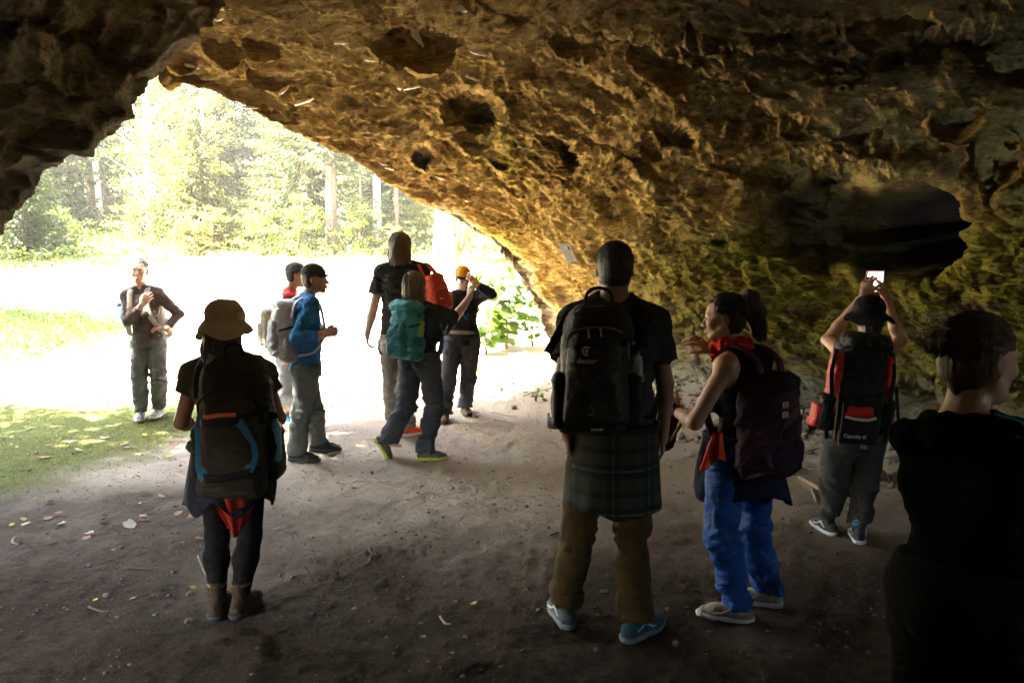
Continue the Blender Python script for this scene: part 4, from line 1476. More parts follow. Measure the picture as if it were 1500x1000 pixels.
# ---------------------------------------------------------------- signed-distance sculpting, meshed with surface nets
class Field:
    def __init__(self, lo, hi, res, zfun=None):
        self.lo = np.array(lo, dtype=np.float64)
        self.hi = np.array(hi, dtype=np.float64)
        self.ax = [np.arange(self.lo[i], self.hi[i] + res, res) for i in range(3)]
        if zfun is not None:
            self.ax[2] = zfun
        self.F = np.full([len(a) for a in self.ax], 1.0, dtype=np.float32)
        self.res = res

    def sl(self, lo, hi):
        s = []
        for i in range(3):
            a = max(0, int(np.searchsorted(self.ax[i], lo[i])) - 1)
            b = min(len(self.ax[i]), int(np.searchsorted(self.ax[i], hi[i])) + 1)
            if b <= a:
                return None
            s.append(slice(a, b))
        return tuple(s)

    def xyz(self, s):
        f = np.float32
        return (self.ax[0][s[0]].astype(f)[:, None, None], self.ax[1][s[1]].astype(f)[None, :, None], self.ax[2][s[2]].astype(f)[None, None, :])

    def merge(self, s, d, k, op):
        g = self.F[s]
        if op == 'sub':
            d = -d
            if k > 0:
                h = np.clip(.5 - .5 * (d - g) / k, 0, 1)
                g[...] = d + (g - d) * h + k * h * (1 - h)
            else:
                np.maximum(g, d, out=g)
            return
        if k > 0:
            h = np.clip(.5 + .5 * (d - g) / k, 0, 1)
            g[...] = d + (g - d) * h - k * h * (1 - h)
        else:
            np.minimum(g, d, out=g)

    def cap(self, a, b, ra, rb=None, k=.01, side=None, flat=1.0, flat2=None, op='add'):
        """tapered capsule; side + flat = wider along side by that ratio"""
        a, b = np.asarray(a, float), np.asarray(b, float)
        rb = ra if rb is None else rb
        flat2 = flat if flat2 is None else flat2
        R = max(ra, rb) * max(flat, flat2, 1) + k + .012
        s = self.sl(np.minimum(a, b) - R, np.maximum(a, b) + R)
        if s is None:
            return
        x, y, z = self.xyz(s)
        d = b - a
        L2 = max(1e-9, d @ d)
        x, y, z = x - np.float32(a[0]), y - np.float32(a[1]), z - np.float32(a[2])
        t = np.clip((x * np.float32(d[0]) + y * np.float32(d[1]) + z * np.float32(d[2])) / np.float32(L2), 0, 1)
        px, py, pz = x - t * np.float32(d[0]), y - t * np.float32(d[1]), z - t * np.float32(d[2])
        q = px * px + py * py + pz * pz
        if side is not None:
            sv = px * np.float32(side[0]) + py * np.float32(side[1]) + pz * np.float32(side[2])
            fl = flat + (flat2 - flat) * t
            q = q - sv * sv + (sv / fl) ** 2
        dist = np.sqrt(np.maximum(q, 1e-9)) - (ra + (rb - ra) * t).astype(np.float32)
        self.merge(s, dist, k, op)

    def ell(self, c, R, rad, k=.01, op='add'):
        """ellipsoid: c centre, R rows = axes, rad = radii"""
        c, rad = np.asarray(c, float), np.asarray(rad, float)
        ext = np.sqrt(((np.asarray(R).T * rad) ** 2).sum(1)) + k + .012
        s = self.sl(c - ext, c + ext)
        if s is None:
            return
        x, y, z = self.xyz(s)
        x, y, z = x - np.float32(c[0]), y - np.float32(c[1]), z - np.float32(c[2])
        k0 = 0
        k1 = 0
        for i in range(3):
            q = (x * np.float32(R[i][0]) + y * np.float32(R[i][1]) + z * np.float32(R[i][2])) / np.float32(rad[i])
            k0 = k0 + q * q
            k1 = k1 + (q / np.float32(rad[i])) ** 2
        k0 = np.sqrt(k0)
        k1 = np.sqrt(np.maximum(k1, 1e-6))
        self.merge(s, k0 * (k0 - 1) / k1, k, op)

    def box(self, c, R, half, r=.02, k=.01, op='add', taper=0.0, belly=0.0):
        """rounded box; taper narrows along +axis2, belly bulges along axis1"""
        c, half = np.asarray(c, float), np.asarray(half, float)
        ext = np.sqrt(((np.asarray(R).T * (half * 1.25)) ** 2).sum(1)) + k + .02 + abs(belly)
        s = self.sl(c - ext, c + ext)
        if s is None:
            return
        x, y, z = self.xyz(s)
        x, y, z = x - np.float32(c[0]), y - np.float32(c[1]), z - np.float32(c[2])
        q = [x * np.float32(R[i][0]) + y * np.float32(R[i][1]) + z * np.float32(R[i][2]) for i in range(3)]
        if taper or belly:
            tz = np.clip(q[2] / half[2], -1, 1)
            f = 1 - taper * tz
            q[0] = q[0] / f
            bl = belly * (1 - tz * tz) * (1 - np.clip(q[0] / half[0], -1, 1) ** 2)
            q[1] = q[1] - np.where(q[1] > 0, bl, 0)
        d = [np.abs(q[i]) - np.float32(half[i] - r) for i in range(3)]
        out = np.sqrt(sum(np.maximum(e, 0) ** 2 for e in d))
        ins = np.minimum(np.maximum(np.maximum(d[0], d[1]), d[2]), 0)
        self.merge(s, (out + ins - r).astype(np.float32), k, op)

    def cut(self, p, n, k=0.0):
        """remove everything on the side n points to"""
        s = (slice(None),) * 3
        x, y, z = self.xyz(s)
        n = nrm(n)
        d = (x - np.float32(p[0])) * np.float32(n[0]) + (y - np.float32(p[1])) * np.float32(n[1]) + (z - np.float32(p[2])) * np.float32(n[2])
        np.maximum(self.F, d, out=self.F)

    def ripple(self, fn, band=.03):
        m = np.nonzero(np.abs(self.F) < band)
        p = np.stack([self.ax[i][m[i]] for i in range(3)], -1)
        self.F[m] += fn(p).astype(np.float32)

    def mesh(self):
        F = self.F.copy()
        F[0], F[-1] = np.maximum(F[0], .001), np.maximum(F[-1], .001)
        F[:, 0], F[:, -1] = np.maximum(F[:, 0], .001), np.maximum(F[:, -1], .001)
        F[:, :, 0], F[:, :, -1] = np.maximum(F[:, :, 0], .001), np.maximum(F[:, :, -1], .001)
        I = F < 0
        cnt = np.zeros([n - 1 for n in F.shape], dtype=np.int8)
        for i in (0, 1):
            for j in (0, 1):
                for k in (0, 1):
                    cnt += I[i:F.shape[0] - 1 + i, j:F.shape[1] - 1 + j, k:F.shape[2] - 1 + k]
        act = (cnt > 0) & (cnt < 8)
        ci = np.nonzero(act)
        n = len(ci[0])
        idx = np.full(act.shape, -1, dtype=np.int32)
        idx[ci] = np.arange(n)
        co = [(i, j, k) for i in (0, 1) for j in (0, 1) for k in (0, 1)]
        val = {c: F[ci[0] + c[0], ci[1] + c[1], ci[2] + c[2]] for c in co}
        acc = np.zeros((n, 3), dtype=np.float32)
        num = np.zeros(n, dtype=np.float32)
        for a in co:
            for d in range(3):
                if a[d]:
                    continue
                b = list(a)
                b[d] = 1
                va, vb = val[a], val[tuple(b)]
                m = (va < 0) != (vb < 0)
                t = np.where(m, va / np.where(m, va - vb, 1), 0)
                for e in range(3):
                    acc[:, e] += np.where(m, (a[e] if e != d else t), 0)
                num += m
        acc /= np.maximum(num, 1)[:, None]
        V_ = np.stack([np.interp(ci[e] + acc[:, e], np.arange(len(self.ax[e])), self.ax[e]) for e in range(3)], -1)
        Q = []
        for d in range(3):
            sa = [slice(1, -1)] * 3
            sb = [slice(1, -1)] * 3
            sa[d], sb[d] = slice(0, -1), slice(1, None)
            ia, ib = I[tuple(sa)], I[tuple(sb)]
            for flip in (0, 1):
                m = (ia & ~ib) if not flip else (~ia & ib)
                e = np.nonzero(m)
                g = [e[q] + (0 if q == d else 1) for q in range(3)]
                u_, v_ = (d + 1) % 3, (d + 2) % 3

                def cell(du, dv):
                    h = [g[0].copy(), g[1].copy(), g[2].copy()]
                    h[u_] = h[u_] + du
                    h[v_] = h[v_] + dv
                    return idx[h[0], h[1], h[2]]
                qd = np.stack([cell(-1, -1), cell(0, -1), cell(0, 0), cell(-1, 0)], -1)
                if flip:
                    qd = qd[:, ::-1]
                Q.append(qd)
        Q = np.concatenate(Q)
        Q = Q[(Q >= 0).all(1)]
        return V_, Q


def fpart(name, F, mat, parent, label=None, smooth=True):
    v, f = F.mesh()
    if len(v) == 0:
        print('EMPTY', name)
        return None
    return part(name, v, f, mat, parent, smooth, label)


def frame(fwd, up=(0, 0, 1)):
    """rows: right, forward, up (orthonormal), forward kept"""
    f = nrm(fwd)
    r = nrm(np.cross(f, np.asarray(up, float)))
    u = np.cross(r, f)
    return np.array([r, f, u])


def ext(parent, u, v, L, far=True):
    """joint at distance L from parent on the sight line of (u, v)"""
    o = A(0, 0, CAM_H)
    d = ray(u, v)
    w = parent - o
    b = w @ d
    disc = L * L - (w @ w - b * b)
    if disc < 0:
        t = b
        p = o + d * t
        return parent + (p - parent) / np.linalg.norm(p - parent) * np.linalg.norm(p - parent)
    return o + d * (b + math.sqrt(disc) * (1 if far else -1))


# ---- head, hands, body ------------------------------------------------------
def head_sdf(F, c, R, s=1.0, female=False, brow=1.0):
    """c = centre between the ears, R rows = right, forward, up of the head"""
    W = lambda x, y, z: c + (R[0] * x + R[1] * y + R[2] * z) * s
    F.ell(W(0, -.012, .042), R, A(.075, .096, .080) * s, .02)
    F.ell(W(0, .022, .010), R, A(.066, .072, .085) * s, .025)
    jw = .050 if female else .056
    F.ell(W(0, .030, -.048), R, A(jw, .056, .058) * s, .03)
    F.ell(W(0, .066, -.092), R, A(.022, .020, .017) * s, .025)
    for sx in (-1, 1):
        F.cap(W(sx * .052, .0, -.045), W(sx * .018, .065, -.090), .018 * s, .014 * s, .022)
        F.ell(W(sx * .036, .066, -.018), R, A(.022, .018, .020) * s, .02)
        F.ell(W(sx * .026, .080, .030), R, A(.024, .012, .008 * brow) * s, .014)
        F.ell(W(sx * .031, .098, .008), R, A(.015, .016, .011) * s, .012, 'sub')
        # ear
        er = np.array([nrm(R[0] * sx - R[1] * .35), nrm(R[1] + R[0] * sx * .35), R[2]])
        F.ell(W(sx * .079, -.012, -.002), er, A(.008, .019, .031) * s, .006)
        F.ell(W(sx * .088, -.008, .002), er, A(.007, .010, .017) * s, .004, 'sub')
        F.ell(W(sx * .0125, .101, -.034), R, A(.008, .010, .007) * s, .006)
    F.cap(W(0, .087, .014), W(0, .113, -.028), .008 * s, .0105 * s, .010)
    F.ell(W(0, .086, -.058), R, A(.024, .012, .014) * s, .012)
    F.ell(W(0, .0985, -.0545), R, A(.020, .006, .0045) * s, .005)
    F.ell(W(0, .0965, -.0645), R, A(.018, .0065, .0055) * s, .005)
    return W


def hand_sdf(F, w, d, pn, s=1.0, curl=.35, thumb_side=None, right=True, spread=.12, fat=1.0, poses=None):
    """w wrist, d direction wrist->knuckles, pn = palm normal (palm faces pn), right hand or left"""
    d = nrm(d)
    pn = nrm(pn - d * (pn @ d))
    sd = np.cross(d, pn) * (1 if right else -1)      # towards the thumb
    k = .006 * s
    kn = w + d * .088 * s
    F.cap(w - d * .02 * s, w + d * .02 * s, .024 * s, .026 * s, .012, sd, 1.15)
    F.cap(w + d * .025 * s, kn - d * .012 * s, .0155 * s, .0135 * s, .012, sd, 2.3, 2.75)
    F.ell(w + d * .035 * s + sd * .022 * s + pn * .008 * s, np.array([sd, d, pn]), A(.016, .026, .015) * s, .012)
    offs = [.030, .0105, -.0095, -.0285]
    lens = [(.040, .024, .020), (.044, .028, .021), (.041, .026, .020), (.033, .020, .018)]
    for i in range(4):
        ct = (poses[i] if poses else curl) * (1 + .12 * i)
        b = kn + sd * offs[i] * s - d * (.006 * abs(i - 1.2)) * s
        dd = nrm(d + sd * (.5 - i * .36) * spread)
        ang = ct * .75
        r = .0088 * s * fat
        F.cap(b - dd * .02 * s, b, r * 1.1, r * 1.05, k)
        for j, l in enumerate(lens[i]):
            dj = dd * math.cos(ang) + pn * math.sin(ang)
            e = b + dj * l * s
            F.cap(b, e, r, r * .93, .0035)
            b = e
            r *= .93
            ang += ct * (1.15 if j == 0 else .8)
    tb = w + d * .028 * s + sd * .030 * s + pn * .006 * s
    td = nrm(sd * .75 + d * .75 + pn * .35)
    te = tb + td * .036 * s
    F.cap(tb - td * .012 * s, te, .0125 * s * fat, .0105 * s * fat, .010)
    td2 = nrm(sd * .30 + d * .95 + pn * (.35 + .5 * curl))
    te2 = te + td2 * .028 * s
    F.cap(te, te2, .0105 * s * fat, .0095 * s * fat, .004)
    F.cap(te2, te2 + nrm(td2 + pn * .2) * .022 * s, .0095 * s * fat, .0082 * s * fat, .004)


def torso_frame(J):
    ms, mh = (J['SL'] + J['SR']) / 2, (J['HL'] + J['HR']) / 2
    side = nrm(J['SR'] - J['SL'])
    up = nrm(ms - mh)
    side = nrm(side - up * (side @ up))
    fwd = np.cross(up, side)
    hs = nrm(J['HR'] - J['HL'])
    return ms, mh, side, up, fwd, hs


def torso_sdf(F, J, inf=0.0, female=False, k=.03, loose=0.0):
    ms, mh, side, up, fwd, hs = torso_frame(J)
    hw = np.linalg.norm(J['SR'] - J['SL']) / 2
    s = J['s']
    w = ms + (mh - ms) * .60
    wr, dr = (.122, .086) if female else (.142, .098)
    hipw = (.165 if female else .155) * s
    ch = ms - up * .075 * s
    r0 = .100 * s + inf
    F.cap(ch, w, r0, dr * s + inf + loose, k, side, (hw * 1.00 + inf) / r0, (wr * s + inf + loose) / (dr * s + inf + loose))
    r2 = .104 * s + inf
    F.cap(w, mh + up * .02, dr * s + inf + loose, r2 + loose, k, nrm(side + hs), (wr * s + inf + loose) / (dr * s + inf + loose), (hipw + inf + loose) / (r2 + loose))
    for S_, sg in ((J['SL'], -1), (J['SR'], 1)):
        F.cap(J['N'] + up * .0, S_ + up * .005, .046 * s + inf, .052 * s + inf, .03)
        F.ell(S_, np.array([side, fwd, up]), A(.058, .060, .060) * s + inf, .03)
        if female:
            F.ell(ms + side * sg * .078 * s - up * .20 * s + fwd * .085 * s, np.array([side, fwd, up]), A(.062, .052, .060) * s + inf, .03)
        F.ell(ms + side * sg * .075 * s - up * .10 * s - fwd * .055 * s, np.array([side, fwd, up]), A(.075, .050, .10) * s + inf, .03)   # shoulder blade


def arm_sdf(F, S_, E, W, s, inf=0.0, upto=1.0, fat=1.0, k=.02):
    F.cap(S_, E, .047 * s * fat + inf, .038 * s * fat + inf, k)
    m = E + (W - E) * .3
    F.cap(E, m, .038 * s * fat + inf, .040 * s * fat + inf, k)
    F.cap(m, W, .040 * s * fat + inf, .026 * s * fat + inf, k)


def leg_sdf(F, H, K, An, s, fwd, inf=0.0, k=.03, fat=1.0):
    F.cap(H, K, .084 * s * fat + inf, .053 * s + inf, k)
    cm = K + (An - K) * .35 - fwd * .012
    F.cap(K, cm, .052 * s + inf, .056 * s + inf, k)
    F.cap(cm, An, .055 * s + inf, .036 * s + inf, k)


def body(J, t, mat, res=.007, female=False, arms=None):
    """one continuous figure"""
    pts = np.array([J[q] for q in ('H', 'N', 'SL', 'SR', 'EL', 'ER', 'WL', 'WR', 'HL', 'HR', 'KL', 'KR', 'AL', 'AR')])
    lo, hi = pts.min(0) - .22, pts.max(0) + .22
    lo[2] += .08
    hipz = min(J['HL'][2], J['HR'][2]) - .12
    handz = min(J['WL'][2], J['WR'][2]) - .22
    zc = min(hipz, handz)
    zs = np.concatenate([np.arange(lo[2], zc, res * 2.2), np.arange(zc, hi[2], res)])
    F = Field(lo, hi, res, zs)
    s = J['s']
    ms, mh, side, up, fwd, hs = torso_frame(J)
    torso_sdf(F, J, 0, female)
    for q in 'LR':
        arm_sdf(F, J['S' + q], J['E' + q], J['W' + q], s, fat=J.get('armfat', 1.0))
        leg_sdf(F, J['H' + q], J['K' + q], J['A' + q], s, fwd)
        ft = J['F' + q]
        F.cap(J['A' + q] - A(0, 0, .03), J['A' + q] - A(0, 0, .050) + ft * .11, .028 * s, .018 * s, .02, np.cross(ft, A(0, 0, 1)), 1.1, 1.6)
        h = J['hand' + q]
        hand_sdf(F, J['W' + q], h['d'], h['p'], s * h.get('s', 1.0), h.get('curl', .35), right=(q == 'R'), spread=h.get('spread', .25), fat=h.get('fat', 1.0), poses=h.get('poses'))
    for q in 'LR':
        F.ell(mh + hs * (.075 if q == 'R' else -.075) * s - fwd * .045 * s - up * .03, np.array([hs, fwd, up]), A(.085, .085, .095) * s, .03)
    HR_ = J['HF']
    hc = J['H']
    sc_ = J.get('hs', 1.0) * s
    F.cap(hc - HR_[2] * .045 * sc_ - HR_[1] * .018 * sc_, J['N'] - up * .02, .050 * s * J.get('neck', 1), .056 * s * J.get('neck', 1), .03)
    head_sdf(F, hc, HR_, sc_, female)
    fpart('body', F, mat, t)
    return F


def eyes_and_mouth(J, t, col=(.08, .05, .03), teeth=False, lips=(.42, .15, .12), brow=(.05, .035, .02), smile=0):
    s = J.get('hs', 1.0) * J['s']
    R, c = J['HF'], J['H']
    W = lambda x, y, z: c + (R[0] * x + R[1] * y + R[2] * z) * s
    for sx in (-1, 1):
        F = Field(W(sx * .031, .080, .008) - .02, W(sx * .031, .080, .008) + .02, .0022)
        F.ell(W(sx * .031, .0775, .008), R, A(.0125, .0125, .0095) * s, 0)
        fpart('eye', F, plain('eye white', (.62, .58, .54), .2), t)
        F = Field(W(sx * .031, .088, .007) - .012, W(sx * .031, .088, .007) + .012, .0016)
        F.ell(W(sx * .031, .0865, .0075), R, A(.0058, .0048, .0058) * s, 0)
        fpart('iris', F, plain('iris', col, .15), t)
        F = Field(W(sx * .031, .09, .026) - .03, W(sx * .031, .09, .026) + .03, .0025)
        F.cap(W(sx * .013, .0915, .0265), W(sx * .032, .0905, .0315), .0035 * s, .0032 * s, .004)
        F.cap(W(sx * .032, .0905, .0315), W(sx * .047, .079, .0265), .0032 * s, .0018 * s, .004)
        fpart('eyebrow', F, hair_mat('brow', brow), t)
    F = Field(W(0, .1, -.06) - .035, W(0, .1, -.06) + .035, .0022)
    cu = .006 * smile
    for sx in (-1, 1):
        F.cap(W(0, .1035, -.0552), W(sx * .021, .0925, -.0575 + cu), .0038 * s, .0022 * s, .003)
        F.cap(W(0, .1015, -.0655), W(sx * .018, .0915, -.0605 + cu), .0045 * s, .0022 * s, .003)
    fpart('lips', F, plain('lips', lips, .4), t)
    if teeth:
        F = Field(W(0, .1, -.06) - .03, W(0, .1, -.06) + .03, .002)
        F.cap(W(-.013, .0985, -.0585 + cu * .6), W(0, .1045, -.0603), .0036 * s, .0042 * s, .003)
        F.cap(W(.013, .0985, -.0585 + cu * .6), W(0, .1045, -.0603), .0036 * s, .0042 * s, .003)
        fpart('teeth', F, plain('teeth', (.75, .72, .66), .25), t)


# ---- garments ---------------------------------------------------------------
def folds(amp=.006, f=(9, 9, 20), seed=0, sharp=True):
    def fn(p):
        q = p * A(*f)
        q = q + 1.5 * np.stack([vnoise(p * 4, seed + 3), vnoise(p * 4, seed + 4), vnoise(p * 3.2, seed + 5)], -1)
        n = fbm(q, 3, seed, .5, ridged=sharp)
        return -amp * (n - (.6 if sharp else 0))
    return fn


def bbox(pts, m):
    pts = np.array(pts)
    return pts.min(0) - m, pts.max(0) + m


def shirt(J, t, mat, sleeve=.55, hem=.06, inf=.014, res=.008, female=False, loose=.008, amp=.006, name='shirt', seed=0, neck=.06, cut_neck=True, extra=None, collar=0):
    """sleeve: 0 none .. 1 elbow .. 2 wrist"""
    ms, mh, side, up, fwd, hs = torso_frame(J)
    s = J['s']
    pts = [J['SL'], J['SR'], J['HL'], J['HR'], J['N'] + up * .1]
    cuts = []
    for q in 'LR':
        pts.append(J['S' + q] + (J['E' + q] - J['S' + q]) * min(1, sleeve))
        if sleeve > 1:
            pts.append(J['E' + q] + (J['W' + q] - J['E' + q]) * (sleeve - 1))
    lo, hi = bbox(pts, .2)
    F = Field(lo, hi, res)
    torso_sdf(F, J, inf, female, loose=loose)
    if hem > 0:
        F.cap(mh, mh - up * (hem + .05), .108 * s + inf + loose, .108 * s + inf + loose, .02, hs, 1.5)
    F.cut(mh - up * hem, -up)
    F.cap(J['N'] - up * .05, J['N'] + up * (.02 + collar), .056 * s + inf * .4, (.054 + collar * .1) * s + inf * .3, .02)
    if cut_neck:
        x_, y_, z_ = F.xyz((slice(None),) * 3)
        n_ = nrm(up - fwd * .45)
        p_ = J['N'] + up * (.030 + collar)
        d_ = (x_ - np.float32(p_[0])) * np.float32(n_[0]) + (y_ - np.float32(p_[1])) * np.float32(n_[1]) + (z_ - np.float32(p_[2])) * np.float32(n_[2])
        rr_ = np.sqrt((x_ - np.float32(p_[0])) ** 2 + (y_ - np.float32(p_[1])) ** 2 + (z_ - np.float32(p_[2])) ** 2) - np.float32(.105)
        F.F = np.maximum(F.F, np.minimum(d_, -rr_).astype(np.float32))
    if sleeve < .08:       # sleeveless: shoulders end in a straight cut
        for q, sg in (('L', -1), ('R', 1)):
            F.cut(J['S' + q] - side * sg * .028, side * sg + up * .10)
    else:
        for q in 'LR':
            S_, E, W = J['S' + q], J['E' + q], J['W' + q]
            G_ = Field(lo, hi, res)
            if sleeve <= 1:
                e = S_ + (E - S_) * sleeve
                G_.cap(S_, S_ + (E - S_) * (sleeve + .12), .054 * s + inf, .054 * s + inf + loose * .8, .02)
                G_.cut(e, E - S_)
            else:
                e = E + (W - E) * (sleeve - 1)
                G_.cap(S_, E, .052 * s + inf, .042 * s + inf, .02)
                G_.cap(E, e + (W - E) * .05, .042 * s + inf, .031 * s + inf, .02)
                G_.cut(e, W - E)
            k_ = .015
            h = np.clip(.5 + .5 * (G_.F - F.F) / k_, 0, 1)
            F.F = (G_.F + (F.F - G_.F) * h - k_ * h * (1 - h)).astype(np.float32)
    if extra:
        extra(F)
    F.ripple(folds(amp, seed=seed))
    return fpart(name, F, mat, t)


def trousers(J, t, mat, inf=.016, res=.009, amp=.009, hem=.03, flare=.0, name='trousers', seed=0, top=.09, fat=1.0, female=False, cuff=False, baggy=0, snug=False):
    ms, mh, side, up, fwd, hs = torso_frame(J)
    s = J['s']
    pts = [J[q + r] for q in 'HKA' for r in 'LR'] + [mh + up * top]
    lo, hi = bbox(pts, .2)
    F = Field(lo, hi, res)
    w = ms + (mh - ms) * .60
    wr, dr = (.122, .086) if female else (.142, .098)
    F.cap(mh + (w - mh) * .7, mh + up * .02, (dr + .008) * s + inf * .6, .104 * s + inf, .03, hs, 1.42, (.162 * s + inf) / (.104 * s + inf))
    for q, sg in (('L', -1), ('R', 1)):
        F.ell(mh + hs * sg * .075 * s - fwd * .045 * s - up * .03, np.array([hs, fwd, up]), A(.085, .088, .095) * s + inf, .03)
        H, K, An = J['H' + q], J['K' + q], J['A' + q]
        if snug:
            leg_sdf(F, H, K, An, s, fwd, inf)
            continue
        leg_sdf(F, H, K, An, s, fwd, .016)
        F.cap(H, K, .086 * s * fat + inf, .060 * s * fat + inf + baggy, .03)
        F.cap(K, An - (K - An) * .1, .060 * s * fat + inf + baggy, (.044 * s * fat + inf + flare + (baggy * .5)), .02)
    F.cut(mh + up * top, up)
    for q in 'LR':
        pass
    zc = None
    x, y, z = F.xyz((slice(None),) * 3)
    # hems: one horizontal cut per leg
    AL, AR = J['AL'], J['AR']
    dl = (x - np.float32(AL[0])) ** 2 + (y - np.float32(AL[1])) ** 2
    dr_ = (x - np.float32(AR[0])) ** 2 + (y - np.float32(AR[1])) ** 2
    hz = np.where(dl < dr_, np.float32(AL[2] - hem), np.float32(AR[2] - hem))
    if abs(AL[2] - AR[2]) < .3:
        F.F = np.maximum(F.F, (hz - z).astype(np.float32))
    if cuff:
        for q in 'LR':
            F.cap(J['A' + q] + A(0, 0, .0), J['A' + q] + A(0, 0, .03), .044 * s, .046 * s, .004)

    def fn(p):
        n = folds(amp * .95, (5.5, 5.5, 11), seed)(p)
        kz = (J['KL'][2] + J['KR'][2]) / 2
        az = (J['AL'][2] + J['AR'][2]) / 2
        wgt_ = .55 + .8 * np.exp(-((p[:, 2] - kz) / .10) ** 2) + 1.1 * np.exp(-((p[:, 2] - az - .03) / .10) ** 2)
        return n * wgt_
    F.ripple(fn)
    return fpart(name, F, mat, t)


def shoe(An, g, fwd, t, upper, sole, s=1.0, high=.0, laces=None, res=.006, pitch=0.0, accent=None, label=None):
    """An ankle joint, g ground height under the shoe, fwd horizontal toe direction; pitch lifts the heel"""
    fwd = nrm(A(fwd[0], fwd[1], 0))
    side = np.cross(fwd, A(0, 0, 1))
    cp, sp = math.cos(pitch), math.sin(pitch)
    f3 = fwd * cp - A(0, 0, 1) * sp
    u3 = A(0, 0, 1) * cp + fwd * sp
    ball = A(An[0], An[1], 0) + fwd * .115 * s + A(0, 0, g)
    if pitch:
        # the ball of the foot stays on the ground, the heel is lifted
        o = An - u3 * .095 * s
    else:
        o = A(An[0], An[1], g)
    W = lambda f_, s_, u_: o + (f3 * f_ + side * s_ + u3 * u_) * s
    R = np.array([side, f3, u3])
    pts = [W(-.09, 0, 0), W(.2, 0, 0), W(0, 0, .16 + high), W(.05, .08, 0), W(.05, -.08, 0)]
    lo, hi = bbox(pts, .05)
    F = Field(lo, hi, res)
    F.cap(W(-.045, 0, .042), W(.02, 0, .048), .036 * s, .038 * s, .02, side, 1.0)
    F.cap(W(.0, 0, .045), W(.11, .004, .038), .038 * s, .033 * s, .02, side, 1.05, 1.38)
    F.cap(W(.11, .004, .036), W(.165, 0, .030), .032 * s, .024 * s, .02, side, 1.38, 1.45)
    F.cap(W(-.012, 0, .06), W(-.008, 0, .105 + high), .038 * s, (.036 + high * .08) * s, .02, side, .95)
    F.cap(W(.01, 0, .085 + high * .5), W(.085, 0, .048), .030 * s, .024 * s, .02, side, 1.1)
    F.cut(W(0, 0, .024), -u3)
    F.cut(W(0, 0, .112 + high), u3)
    F.ripple(folds(.0022, (30, 30, 60), 5), .02)
    sh = fpart('shoe', F, upper, t, label)
    G_ = Field(lo, hi, res * .8)
    G_.cap(W(-.045, 0, .02), W(.11, .004, .02), .042 * s, .050 * s, .02, u3, .9)
    G_.cap(W(.11, .004, .02), W(.165, 0, .022), .050 * s, .039 * s, .02, u3, .9)
    G_.cut(W(0, 0, .027), u3)
    G_.cut(W(0, 0, .000), -u3)
    so = part('sole', *G_.mesh(), sole, sh)
    if laces:
        for i in range(4):
            a = W(.03 + .02 * i, .022, .098 - .014 * i)
            b = W(.036 + .02 * i, -.022, .098 - .014 * i)
            m_ = (a + b) / 2 + u3 * .008 * s
            v, f = tube([a, m_, b], .0028 * s, 5)
            part('lace', v, f, laces, sh)
    if accent:
        for sg in (-1, 1):
            v, f = tube([W(-.03, sg * .038, .05), W(.02, sg * .043, .075), W(.07, sg * .046, .045), W(.11, sg * .046, .04)], .006 * s, 5)
            part('side_stripe', v, f, accent, sh)
    return sh


def ribbon(pts, wdir, width, thick, n=24):
    """flat strap along pts; wdir = width direction (per point or single)"""
    cp = catmull(pts, n)
    wd = np.asarray(wdir, float)
    if wd.ndim == 1:
        wd = np.repeat(wd[None], len(pts), 0)
    wd = catmull(wd, n)
    t_ = np.gradient(cp, axis=0)
    t_ = unit(t_)
    wd = unit(wd - t_ * np.sum(wd * t_, 1, keepdims=True))
    nn = np.cross(t_, wd)
    w2, h2 = width / 2, thick / 2
    ring = []
    for (a, b) in ((1, .5), (.8, 1), (-.8, 1), (-1, .5), (-1, -.5), (-.8, -1), (.8, -1), (1, -.5)):
        ring.append(cp + wd * w2 * a + nn * h2 * b)
    V_ = np.stack(ring, 1).reshape(-1, 3)
    F_ = []
    for i in range(n - 1):
        for k_ in range(8):
            k2 = (k_ + 1) % 8
            F_.append((i * 8 + k_, i * 8 + k2, (i + 1) * 8 + k2, (i + 1) * 8 + k_))
    F_.append(tuple(range(8))[::-1])
    F_.append(tuple((n - 1) * 8 + k_ for k_ in range(8)))
    return V_, F_


def straps(J, t, mat, width=.05, off=.03, depth=.15, low=.42, sides='LR', inset=.55, top=None):
    """shoulder straps: pack top -> over the shoulder -> down the chest -> back under the arm"""
    ms, mh, side, up, fwd, hs = torso_frame(J)
    s = J['s']
    for q, sg in (('L', -1), ('R', 1)):
        if q not in sides:
            continue
        S_ = J['S' + q]
        base = ms + side * sg * (np.linalg.norm(S_ - ms) * inset)
        e = off
        pts = [base - fwd * (.125 + e) * s - up * .10, base - fwd * (.09 + e) * s + up * (.015 + e * .4), base + up * (.065 + e * .75), base + fwd * (.065 + e) * s + up * (.02), base + fwd * (.105 + e) * s - up * .12,
               base + side * sg * .035 + fwd * (.105 + e) * s - up * .25, base + side * sg * .075 + fwd * .03 - up * low * .92, base + side * sg * .05 - fwd * .10 - up * low]
        v, f = ribbon(pts, side, width, .014, 30)
        part('shoulder_strap', v, f, mat, t)


